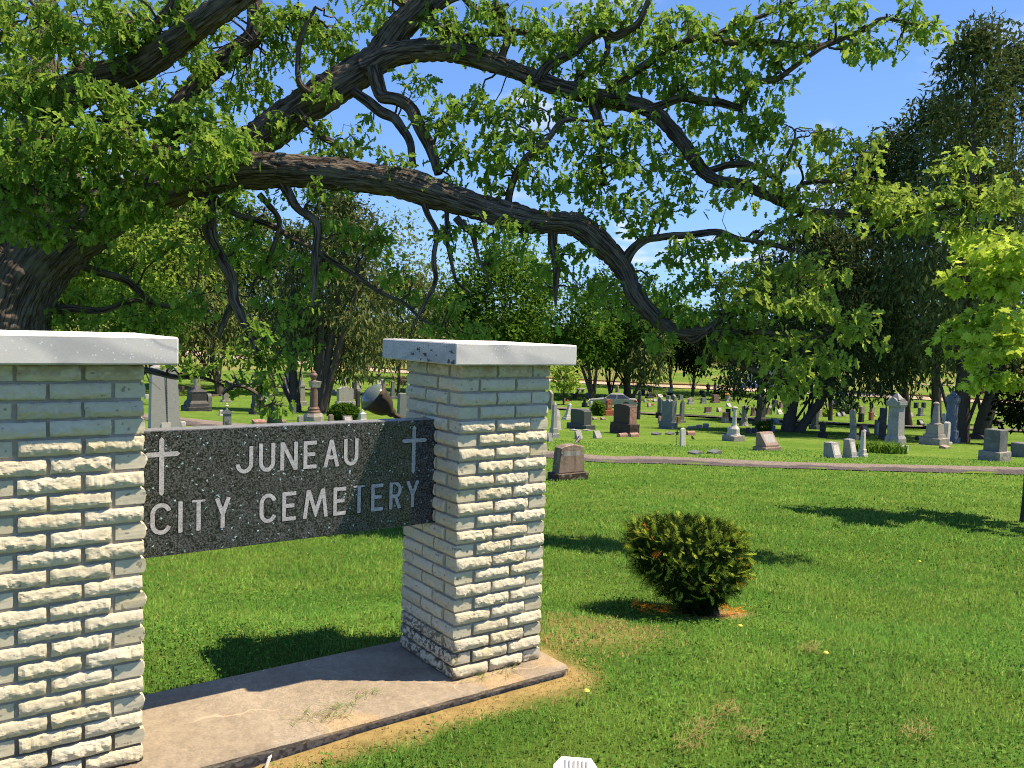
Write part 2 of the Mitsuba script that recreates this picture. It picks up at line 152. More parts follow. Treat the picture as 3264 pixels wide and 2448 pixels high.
    ('slant', np.float64(46.51), np.float64(32.77), np.float64(0.462), np.float64(0.37), np.float64(0.348), 0.0, 11, 0.4, {}, 'blue-black slant marker at the left foot of the twin-trunk cedar', 'slant_marker'),
    ('block', np.float64(34.04), np.float64(23.74), np.float64(0.265), np.float64(0.238), np.float64(0.333), 0.0, 11, 0.4, {}, 'blue-grey block in shade beside a low bush at the cedar foot', 'block_marker'),
    ('tablet', np.float64(76.62), np.float64(50.47), np.float64(0.707), np.float64(0.177), np.float64(0.826), 0.0, 3, 0.4, {'top': 'round', 'lean': (0.25, 0)}, 'white tablet leaning behind the right cedar trunk', 'headstone'),
    ('die', np.float64(41.83), np.float64(26.55), np.float64(0.518), np.float64(0.466), np.float64(1.185), -1.571, 2, 0.4, {'top': 'flat', 'bf': 0.2, 'df': 0.58}, 'dark upright block on a wide base right of the cedar trunks', 'headstone'),
    ('die', np.float64(31.9), np.float64(19.36), np.float64(0.325), np.float64(0.26), np.float64(0.741), -1.571, 9, 0.4, {'top': 'peak', 'bf': 0.25, 'df': 0.66}, 'black silhouetted stone with peaked top in the cedar shade', 'headstone'),
    ('die', np.float64(80.38), np.float64(51.53), np.float64(0.838), np.float64(0.419), np.float64(0.829), 0.0, 10, 0.4, {'top': 'arch', 'bf': 0.2, 'df': 0.72}, 'brown-grey headstone with orange flowers behind it', 'headstone'),
    ('slant', np.float64(83.13), np.float64(52.16), np.float64(0.665), np.float64(0.399), np.float64(0.52), 0.0, 1, 0.4, {}, 'grey slant marker left of the small dark bush', 'slant_marker'),
    ('tablet', np.float64(91.35), np.float64(57.91), np.float64(0.583), np.float64(0.291), np.float64(0.522), 0.0, 11, 0.4, {'top': 'arch'}, 'blue-black headstone at the far lawn, left of white flowers', 'headstone'),
    ('slant', np.float64(93.26), np.float64(57.97), np.float64(0.558), np.float64(0.335), np.float64(0.45), 0.0, 11, 0.4, {}, 'blue-black slant marker beside white flowers', 'slant_marker'),
    ('block', np.float64(90.55), np.float64(55.38), np.float64(0.409), np.float64(0.245), np.float64(0.31), 0.0, 4, 0.4, {}, 'grey stone below white flowers', 'block_marker'),
    ('die', np.float64(66.32), np.float64(42.74), np.float64(0.569), np.float64(0.228), np.float64(0.734), 0.0, 10, 0.4, {'top': 'flat', 'bf': 0.25, 'df': 0.8}, 'tan headstone standing above light green leaves', 'headstone'),
    ('slant', np.float64(68.18), np.float64(42.88), np.float64(0.515), np.float64(0.36), np.float64(0.452), 0.0, 14, 0.4, {}, 'rose-grey slant marker right of light green leaves', 'slant_marker'),
    ('slant', np.float64(70.17), np.float64(43.3), np.float64(0.496), np.float64(0.298), np.float64(0.401), 0.0, 1, 0.4, {}, 'grey slant marker, left one of the adjoining pair before the small bush', 'slant_marker'),
    ('slant', np.float64(71.04), np.float64(43.32), np.float64(0.449), np.float64(0.269), np.float64(0.426), 0.0, 1, 0.4, {}, 'grey slant marker, right one of the adjoining pair before the small bush', 'slant_marker'),
    ('die', np.float64(31.89), np.float64(17.79), np.float64(0.387), np.float64(0.193), np.float64(1.324), -1.571, 4, 0.8, {'top': 'round', 'bf': 0.18, 'df': 0.66, 'lean': (-0.14, 0.05)}, 'tall weathered leaning tablet on a broken base behind the twin grey slants', 'headstone'),
    ('slant', np.float64(38.37), np.float64(21.22), np.float64(0.53), np.float64(0.318), np.float64(0.524), 0.0, 7, 0.4, {'rnd': 1}, 'red granite round-shouldered slant stone right of the white little obelisk', 'slant_headstone'),
    ('obelisk', np.float64(21.32), np.float64(10.9), np.float64(0.235), np.float64(0.235), np.float64(0.853), 0.0, 3, 0.35, {'steps': 2}, 'little white marble obelisk on two steps beside the twin grey slants', 'obelisk'),
    ('slant', np.float64(19.51), np.float64(10.72), np.float64(0.383), np.float64(0.364), np.float64(0.448), 0.0, 0, 0.4, {'steep': 1}, 'large grey slant headstone with bright face, left of the twin pair by the path', 'slant_headstone'),
    ('slant', np.float64(20.33), np.float64(10.69), np.float64(0.363), np.float64(0.345), np.float64(0.547), 0.0, 0, 0.4, {'steep': 1, 'foot': 1}, 'large grey slant headstone with bright face, right of the twin pair by the path', 'slant_headstone'),
    ('die', np.float64(77.86), np.float64(45.63), np.float64(0.848), np.float64(0.424), np.float64(0.849), 0.0, 10, 0.4, {'top': 'arch', 'bf': 0.15, 'df': 0.72}, 'brown-grey arched headstone right of the weathered leaning tablet', 'headstone'),
    ('tablet', np.float64(61.3), np.float64(35.52), np.float64(0.37), np.float64(0.333), np.float64(0.73), 0.0, 9, 0.4, {'top': 'flat'}, 'black block standing before the brown-grey arched headstone', 'headstone'),
    ('die', np.float64(82.51), np.float64(47.3), np.float64(0.81), np.float64(0.405), np.float64(0.736), 0.0, 10, 0.4, {'top': 'flat', 'bf': 0.12, 'df': 0.7}, 'brown-grey square headstone above the red post stone', 'headstone'),
    ('tablet', np.float64(67.16), np.float64(38.17), np.float64(0.391), np.float64(0.274), np.float64(0.729), 0.0, 7, 0.4, {'top': 'flat'}, 'red granite post stone with flowers at its right', 'headstone'),
    ('tablet', np.float64(75.4), np.float64(45.07), np.float64(0.443), np.float64(0.222), np.float64(0.601), 0.0, 10, 0.4, {'top': 'arch'}, 'small brown stone behind the weathered leaning tablet', 'headstone'),
    ('monument', np.float64(26.66), np.float64(12.91), np.float64(0.665), np.float64(0.599), np.float64(2.089), -1.571, 0, 0.4, {'white': 1}, 'great pale granite monument with scrolled pediment cap on a white foot', 'monument'),
    ('tablet', np.float64(33.24), np.float64(17.25), np.float64(0.27), np.float64(0.162), np.float64(1.451), -1.571, 13, 0.4, {'top': 'flat'}, 'dark stone in shade behind the left edge of the great pale monument', 'headstone'),
    ('tablet', np.float64(45.75), np.float64(23.34), np.float64(0.188), np.float64(0.15), np.float64(1.535), -1.571, 8, 0.4, {'top': 'flat'}, 'dark brown shaft behind the right edge of the great pale monument', 'headstone'),
    ('die', np.float64(77.42), np.float64(40.8), np.float64(0.389), np.float64(0.234), np.float64(0.695), 0.0, 3, 0.4, {'top': 'flat', 'bf': 0.2, 'df': 0.7}, 'white stone right of the great pale monument', 'headstone'),
    ('tablet', np.float64(69.64), np.float64(38.67), np.float64(0.331), np.float64(0.166), np.float64(0.655), 0.0, 3, 0.4, {'top': 'arch'}, 'small white stone left of the great pale monument shaft', 'headstone'),
    ('slant', np.float64(39.64), np.float64(21.22), np.float64(0.495), np.float64(0.173), np.float64(0.812), 0.0, 4, 0.4, {'steep': 1}, 'leaning open grey slab left of the great pale monument', 'slant_headstone'),
    ('column', np.float64(32.74), np.float64(14.65), np.float64(0.859), np.float64(0.859), np.float64(1.796), 0.0, 4, 0.5, {'broken': 1}, 'broken white marble column on a square pedestal at the right', 'column_monument'),
    ('die', np.float64(33.78), np.float64(14.68), np.float64(0.466), np.float64(0.326), np.float64(0.976), 0.0, 3, 0.4, {'top': 'round', 'bf': 0.12, 'df': 0.55}, 'narrow round-topped white tablet on a low base right of the broken column', 'headstone'),
    ('bevel', np.float64(30.34), np.float64(12.98), np.float64(0.42), np.float64(0.252), np.float64(0.127), 0.0, 10, 0.4, {}, 'low worn stone in the grass before the broken column', 'bevel_marker'),
    ('monument', np.float64(36.09), np.float64(15.64), np.float64(0.614), np.float64(0.491), np.float64(2.365), -1.571, 11, 0.4, {}, 'tall blue-grey monument with scrolled pediment beside the thick cedar trunk', 'monument'),
    ('die', np.float64(25.76), np.float64(9.1), np.float64(0.735), np.float64(0.662), np.float64(0.988), 0.0, 1, 0.5, {'top': 'flat', 'bf': 0.31, 'df': 0.7, 'rough': 1, 'basepal': 4}, 'grey square-cut headstone on a rough block base at far right of the path', 'headstone'),
    ('block', np.float64(28.95), np.float64(9.68), np.float64(0.521), np.float64(0.469), np.float64(0.482), 0.0, 1, 0.4, {}, 'grey rock-faced block cut off by the right edge', 'block_marker'),
    ('slant', np.float64(94.81), np.float64(50.1), np.float64(0.619), np.float64(0.372), np.float64(0.496), 0.0, 6, 0.4, {}, 'pink slant marker right of the great pale monument, upper of two', 'slant_marker'),
    ('slant', np.float64(79.69), np.float64(41.4), np.float64(0.537), np.float64(0.322), np.float64(0.49), 0.0, 6, 0.4, {}, 'pink slant marker right of the great pale monument, lower of two', 'slant_marker'),
    ('die', np.float64(83.75), np.float64(42.62), np.float64(0.913), np.float64(0.457), np.float64(0.837), 0.0, 1, 0.4, {'top': 'flat', 'bf': 0.18, 'df': 0.66}, 'dark grey headstone below two round posts', 'headstone'),
    ('tablet', np.float64(98.94), np.float64(51.37), np.float64(0.46), np.float64(0.414), np.float64(0.684), 0.0, 13, 0.4, {'top': 'flat'}, 'dark post-like stone beside the far road, left of two', 'headstone'),
    ('tablet', np.float64(99.86), np.float64(50.92), np.float64(0.42), np.float64(0.378), np.float64(0.694), 0.0, 13, 0.4, {'top': 'flat'}, 'dark post-like stone beside the far road, right of two', 'headstone'),
    ('slant', np.float64(61.34), np.float64(30.54), np.float64(0.577), np.float64(0.346), np.float64(0.405), 0.0, 9, 0.4, {}, 'black slant marker in shade left of the broken column', 'slant_marker'),
    ('die', np.float64(64.19), np.float64(26.8), np.float64(0.543), np.float64(0.271), np.float64(0.699), 0.0, 5, 0.4, {'top': 'flat', 'bf': 0.15, 'df': 0.7}, 'red-brown headstone right of the leaning trunk at the far right', 'headstone'),
    ('tablet', np.float64(71.98), np.float64(29.66), np.float64(0.687), np.float64(0.412), np.float64(0.488), 0.0, 5, 0.4, {'top': 'flat'}, 'brown stone half hidden by the dark shrub at the right', 'headstone'),
    ('slant', np.float64(99.25), np.float64(42.19), np.float64(0.671), np.float64(0.403), np.float64(0.586), 0.0, 14, 0.4, {}, 'rose-grey marker left of the dark shrub at the right', 'slant_marker'),
    ('tablet', np.float64(36.88), np.float64(17.61), np.float64(0.196), np.float64(0.118), np.float64(0.194), -1.571, 13, 0.4, {'top': 'round'}, 'small dark stone in shade behind the broken column, left of two', 'headstone'),
    ('tablet', np.float64(37.03), np.float64(17.4), np.float64(0.16), np.float64(0.096), np.float64(0.152), -1.571, 13, 0.4, {'top': 'round'}, 'small dark stone in shade behind the broken column, right of two', 'headstone'),
    ('tablet', np.float64(71.8), np.float64(34.15), np.float64(0.368), np.float64(0.221), np.float64(0.878), -1.571, 3, 0.4, {'top': 'peak'}, 'pale greenish stone between the dark trunk and the blue-grey monument', 'headstone'),
    ('obelisk', np.float64(3.96), np.float64(22.27), np.float64(0.845), np.float64(0.423), np.float64(1.992), 0.0, 0, 0, {'steps': 0, 'groove': 1}, 'big smooth grey granite obelisk with two dark grooves beside the left pillar', 'obelisk'),
    ('block', np.float64(5.17), np.float64(24.98), np.float64(0.156), np.float64(0.125), np.float64(0.311), 0.0, 3, 0.4, {}, 'white block at the right foot of the big grey obelisk', 'block_marker'),
    ('pedestal', np.float64(10.97), np.float64(44.7), np.float64(1.405), np.float64(1.264), np.float64(1.865), -1.571, 13, 0.5, {}, 'dark stepped pedestal with a broken pale stump on top', 'monument'),
    ('tablet', np.float64(11.63), np.float64(44.66), np.float64(0.44), np.float64(0.22), np.float64(0.971), -1.571, 1, 0.4, {'top': 'round'}, 'dark gothic tablet behind the stepped pedestal', 'headstone'),
    ('die', np.float64(10.28), np.float64(37.9), np.float64(0.204), np.float64(0.163), np.float64(0.295), 0.0, 3, 0.4, {'top': 'flat', 'bf': 0.3, 'df': 0.8}, 'little white block headstone left of the finial post', 'headstone'),
    ('finial', np.float64(5.73), np.float64(22.15), np.float64(0.294), np.float64(0.177), np.float64(1.004), 0.0, 12, 0.4, {}, 'pale blue-grey post with gabled top, ball finial and round medallion', 'finial_monument'),
    ('bevel', np.float64(9.67), np.float64(30.69), np.float64(0.515), np.float64(0.361), np.float64(0.159), 0.0, 6, 0.4, {}, 'low pink sloped marker left of the green bin', 'bevel_marker'),
    ('die', np.float64(18.74), np.float64(64.81), np.float64(0.69), np.float64(0.621), np.float64(1.362), 0.0, 4, 0.4, {'top': 'flat', 'bf': 0.12, 'df': 0.66}, 'brown and white upright stone under the hanging oak leaves', 'headstone'),
    ('die', np.float64(28.11), np.float64(91.05), np.float64(1.035), np.float64(0.517), np.float64(0.778), 0.0, 4, 0.8, {'top': 'arch', 'bf': 0.2, 'df': 0.8}, 'lichen-grey stone behind the hanging oak leaves', 'headstone'),
    ('die', np.float64(29.04), np.float64(117.61), np.float64(1.439), np.float64(0.719), np.float64(0.904), -1.571, 7, 0.4, {'top': 'arch', 'bf': 0.25, 'df': 0.75}, 'dark red headstone at the upper left of the stepped pedestal', 'headstone'),
    ('tablet', np.float64(21.29), np.float64(88.0), np.float64(0.646), np.float64(0.323), np.float64(0.534), -1.571, 5, 0.4, {'top': 'flat'}, 'small dark brown stone left of the stepped pedestal', 'headstone'),
    ('tablet', np.float64(22.25), np.float64(87.94), np.float64(0.907), np.float64(0.453), np.float64(0.538), -1.571, 5, 0.4, {'top': 'flat'}, 'small dark red stone behind the stepped pedestal', 'headstone'),
    ('tablet', np.float64(27.67), np.float64(107.28), np.float64(0.923), np.float64(0.461), np.float64(0.507), -1.571, 11, 0.4, {'top': 'flat'}, 'blue-black stone behind the broken stump of the pedestal', 'headstone'),
    ('block', np.float64(14.09), np.float64(70.77), np.float64(0.425), np.float64(0.34), np.float64(0.363), -1.571, 3, 0.4, {}, 'white block left of the big grey obelisk, next to the brick edge', 'block_marker'),
    ('monument', np.float64(12.95), np.float64(40.48), np.float64(0.766), np.float64(0.651), np.float64(2.315), -1.571, 13, 0.6, {}, 'dark lichen-stained monument behind the green bin', 'monument'),
    ('die', np.float64(22.25), np.float64(64.6), np.float64(0.767), np.float64(0.46), np.float64(1.315), 0.0, 3, 0.3, {'top': 'arch', 'bf': 0.22, 'df': 0.7}, 'white round-shouldered headstone on a pale base between the oak leaves', 'headstone'),
    ('slant', np.float64(29.52), np.float64(83.03), np.float64(0.509), np.float64(0.305), np.float64(0.577), 0.0, 3, 0.4, {}, 'white slant marker left of the white obelisk', 'slant_marker'),
    ('obelisk', np.float64(31.34), np.float64(83.89), np.float64(0.999), np.float64(0.999), np.float64(3.765), 0.0, 3, 0.2, {'steps': 2}, 'tall white marble obelisk half hidden by the thick tree trunk', 'obelisk'),
    ('tablet', np.float64(36.79), np.float64(99.56), np.float64(0.73), np.float64(0.365), np.float64(1.194), -1.571, 14, 0.4, {'top': 'arch'}, 'rose stone behind the white obelisk', 'headstone'),
    ('gothic', np.float64(21.78), np.float64(56.44), np.float64(0.607), np.float64(0.607), np.float64(2.327), 0.0, 4, 0.3, {}, 'brown and white spired stone just right of the thick tree trunk', 'spire_monument'),
    ('urn', np.float64(12.77), np.float64(32.49), np.float64(0.892), np.float64(0.892), np.float64(2.325), 0.0, 5, 0.4, {}, 'brown granite column carrying a draped urn on an octagonal base', 'urn_monument'),
    ('tablet', np.float64(15.69), np.float64(42.55), np.float64(0.607), np.float64(0.182), np.float64(0.638), -1.571, 1, 0.2, {'top': 'arch'}, 'grey slab in shade at the foot of the thick tree trunk', 'headstone'),
    ('tablet', np.float64(11.13), np.float64(29.93), np.float64(0.216), np.float64(0.173), np.float64(0.371), 0.0, 4, 0.4, {'top': 'round'}, 'small rounded stone left of the urn column base', 'headstone'),
    ('tablet', np.float64(12.6), np.float64(30.2), np.float64(0.201), np.float64(0.161), np.float64(0.401), 0.0, 14, 0.4, {'top': 'round'}, 'small brown rounded stone right of the urn column base', 'headstone'),
    ('bevel', np.float64(10.57), np.float64(30.31), np.float64(0.166), np.float64(0.117), np.float64(0.182), 0.0, 5, 0.4, {}, 'low brown marker right of the green bin', 'bevel_marker'),
    ('die', np.float64(24.89), np.float64(55.59), np.float64(1.495), np.float64(0.523), np.float64(1.518), 0.0, 0, 0.1, {'top': 'peakarch', 'bf': 0.26, 'df': 0.8}, 'broad pale headstone with low arched top behind the round bush', 'headstone'),
    ('tablet', np.float64(43.86), np.float64(97.16), np.float64(0.354), np.float64(0.106), np.float64(1.282), 0.0, 3, 0.4, {'top': 'round'}, 'thin white tablet beyond the broad pale headstone', 'headstone'),
    ('tablet', np.float64(41.38), np.float64(88.0), np.float64(0.563), np.float64(0.282), np.float64(1.38), 0.0, 3, 0.4, {'top': 'flat'}, 'white square-topped stone left of the floodlight', 'headstone'),
    ('tablet', np.float64(34.32), np.float64(74.11), np.float64(0.476), np.float64(0.286), np.float64(1.743), -1.571, 13, 0.4, {'top': 'flat'}, 'dark stone left of the floodlight behind the round bush', 'headstone'),
    ('slant', np.float64(41.33), np.float64(90.08), np.float64(0.574), np.float64(0.344), np.float64(0.47), 0.0, 6, 0.4, {}, 'small pink marker behind the broad pale headstone', 'slant_marker'),
    ('slant', np.float64(35.87), np.float64(82.75), np.float64(0.517), np.float64(0.31), np.float64(0.521), 0.0, 10, 0.4, {}, 'small tan marker left of the broad pale headstone', 'slant_marker'),
    ('pedestal', np.float64(13.86), np.float64(29.74), np.float64(0.401), np.float64(0.361), np.float64(0.782), 0.0, 3, 0.4, {}, 'white stepped pedestal between the bush and the floodlight', 'monument'),
    ('tablet', np.float64(25.9), np.float64(55.56), np.float64(0.461), np.float64(0.23), np.float64(1.358), -1.571, 13, 0.4, {'top': 'round'}, 'dark narrow stone between the bush and the floodlight', 'headstone'),
    ('obelisk', np.float64(46.06), np.float64(90.8), np.float64(0.589), np.float64(0.589), np.float64(1.52), 0.0, 3, 0.4, {'steps': 0, 'cap': 1}, 'white cap-topped post beyond the floodlight', 'post_monument'),
    ('obelisk', np.float64(38.69), np.float64(74.24), np.float64(0.515), np.float64(0.515), np.float64(1.945), 0.0, 1, 0.4, {'steps': 1}, 'grey obelisk on a dark base right of the floodlight', 'obelisk'),
    ('die', np.float64(15.7), np.float64(29.37), np.float64(0.774), np.float64(0.271), np.float64(1.394), 0.0, 12, 0.1, {'top': 'flat', 'bf': 0.12, 'df': 0.86}, 'grey-green headstone cut off by the right brick pillar', 'headstone'),
    ('gothic', np.float64(21.26), np.float64(50.66), np.float64(0.192), np.float64(0.192), np.float64(1.387), 0.0, 3, 0.3, {}, 'white marble spire right of the forked cedar trunk', 'spire_monument'),
    ('slant', np.float64(13.86), np.float64(31.22), np.float64(0.435), np.float64(0.261), np.float64(0.292), 0.0, 13, 0.4, {}, 'dark slab top under the round bush', 'slant_marker'),
    ('die', np.float64(60.3), np.float64(112.32), np.float64(1.031), np.float64(0.515), np.float64(0.66), 0.0, 6, 0.4, {'top': 'arch', 'bf': 0.2, 'df': 0.8}, 'pink headstone at far right above the floodlight', 'headstone'),
    ('tablet', np.float64(52.08), np.float64(106.21), np.float64(0.591), np.float64(0.295), np.float64(0.713), 0.0, 9, 0.4, {'top': 'flat'}, 'black headstone beyond the floodlight, beside purple flowers', 'headstone'),
    ('die', np.float64(54.28), np.float64(101.29), np.float64(1.242), np.float64(0.621), np.float64(0.697), 0.0, 9, 0.4, {'top': 'flat', 'bf': 0.3, 'df': 0.8}, 'black low headstone beyond the floodlight, beside white flowers', 'headstone'),
    ('slant', np.float64(51.71), np.float64(103.12), np.float64(0.47), np.float64(0.282), np.float64(0.597), 0.0, 3, 0.4, {}, 'white marker left of the cap-topped post', 'slant_marker'),
    ('slant', np.float64(49.52), np.float64(111.77), np.float64(0.45), np.float64(0.27), np.float64(0.553), 0.0, 3, 0.4, {}, 'white slant marker below the cedar foliage, right of the urn column', 'slant_marker'),
    ('schuett', np.float64(8.42), np.float64(9.27), np.float64(0.775), np.float64(0.349), np.float64(0.704), 0.0, 5, 0.75, {'bf': 0.2, 'df': 0.8}, 'polished brown granite headstone with pale name panel and a bird on top', 'headstone'),
]
FLOWER_ROWS = [
    (64.22, 76.0, -6.02, np.float64(0.203), [9], 'purple flowers beside the dark stone under the trees'),
    (55.47, 66.13, -5.76, np.float64(0.14), [7], 'red flowers in shade left of the silver car'),
    (61.55, 59.49, -5.75, np.float64(0.149), [7], 'bunch of red flowers at a rose-grey marker'),
    (67.63, 66.09, -5.99, np.float64(0.171), [11], 'yellow flowers, left of two bunches between grey markers'),
    (68.17, 66.23, -5.98, np.float64(0.171), [21, 0], 'yellow and white flowers, right of two bunches between grey markers'),
    (73.96, 72.67, -5.73, np.float64(0.215), [7, 0], 'red and white flowers on the charcoal headstone'),
    (69.73, 62.04, -5.59, np.float64(0.135), [10], 'pink flowers on the left shoulder of the round-topped headstone'),
    (70.62, 62.07, -5.62, np.float64(0.116), [10], 'pink flowers on the right shoulder of the round-topped headstone'),
    (81.44, 66.2, -5.59, np.float64(0.32), [8], 'orange flowers on top of the pale headstone'),
    (80.53, 52.01, -5.1, np.float64(0.252), [8, 14], 'rusty orange flowers behind the brown-grey headstone'),
    (90.5, 55.55, -5.65, np.float64(0.258), [0, 21], 'white flowers above a grey stone'),
    (68.37, 38.59, -4.97, np.float64(0.153), [11, 0, 6], 'mixed flowers beside the red post stone'),
    (54.62, 109.0, -5.77, np.float64(0.315), [9], 'purple flowers on a black headstone'),
    (57.07, 108.73, -6.03, np.float64(0.318), [10], 'pink flowers near the thin tree trunk'),
    (47.92, 93.38, -5.97, np.float64(0.164), [7], 'red flowers beside the cap-topped post'),
    (49.96, 92.03, -5.85, np.float64(0.228), [0], 'white flowers beside the right brick pillar'),
    (111.12, 51.26, -5.65, np.float64(0.144), [10], 'pink flowers behind the thick cedar trunk'),
    (111.7, 57.64, -5.97, np.float64(0.353), [22, 3], 'dark potted plant between the two post-like stones'),
]
BIN = [9.795, 29.281]
BIN_W = 0.567
BUSH = [14.742, 33.561]
BUSH_W = 1.349
CAR = [54.671, 58.025]
ROSEBUSH = [40.375, 44.266]
ROSE_W = 0.788
STAR = [19.661, 16.897]
BIRD2 = [22.945, 19.11]
PERSON1 = [89.851, 76.733]
PERSON2 = [89.565, 75.454]
FERN = [24.625, 12.185]
BUSH2 = [76.734, 46.742]
HOSTA = [68.517, 43.722]
BUSH3 = [33.886, 24.09]
POLE = [9.64, 29.331]
MAPSIGN = [63.886, 120.276]
BOARD = [69.677, 129.269]
BLUECAR = [111.356, 85.833]
SHED = [121.02, 92.44]
DANDELIONS = [(np.float64(2.158), np.float64(0.014), 'just right of the yew stem'), (np.float64(0.461), np.float64(-0.455), 'near the right front corner of the footing'), (np.float64(14.413), np.float64(3.677), 'below the tree shadow at the right edge'), (np.float64(6.32), np.float64(1.072), 'far right, well beyond the yew'), (np.float64(1.961), np.float64(-0.727), 'between the yew and the bottom edge')]
HAY = [(0.945, -0.901), (0.817, -1.116), (0.698, -0.946), (2.043, -0.571), (0.533, -1.024), (1.368, 0.354), (1.483, -1.502)]

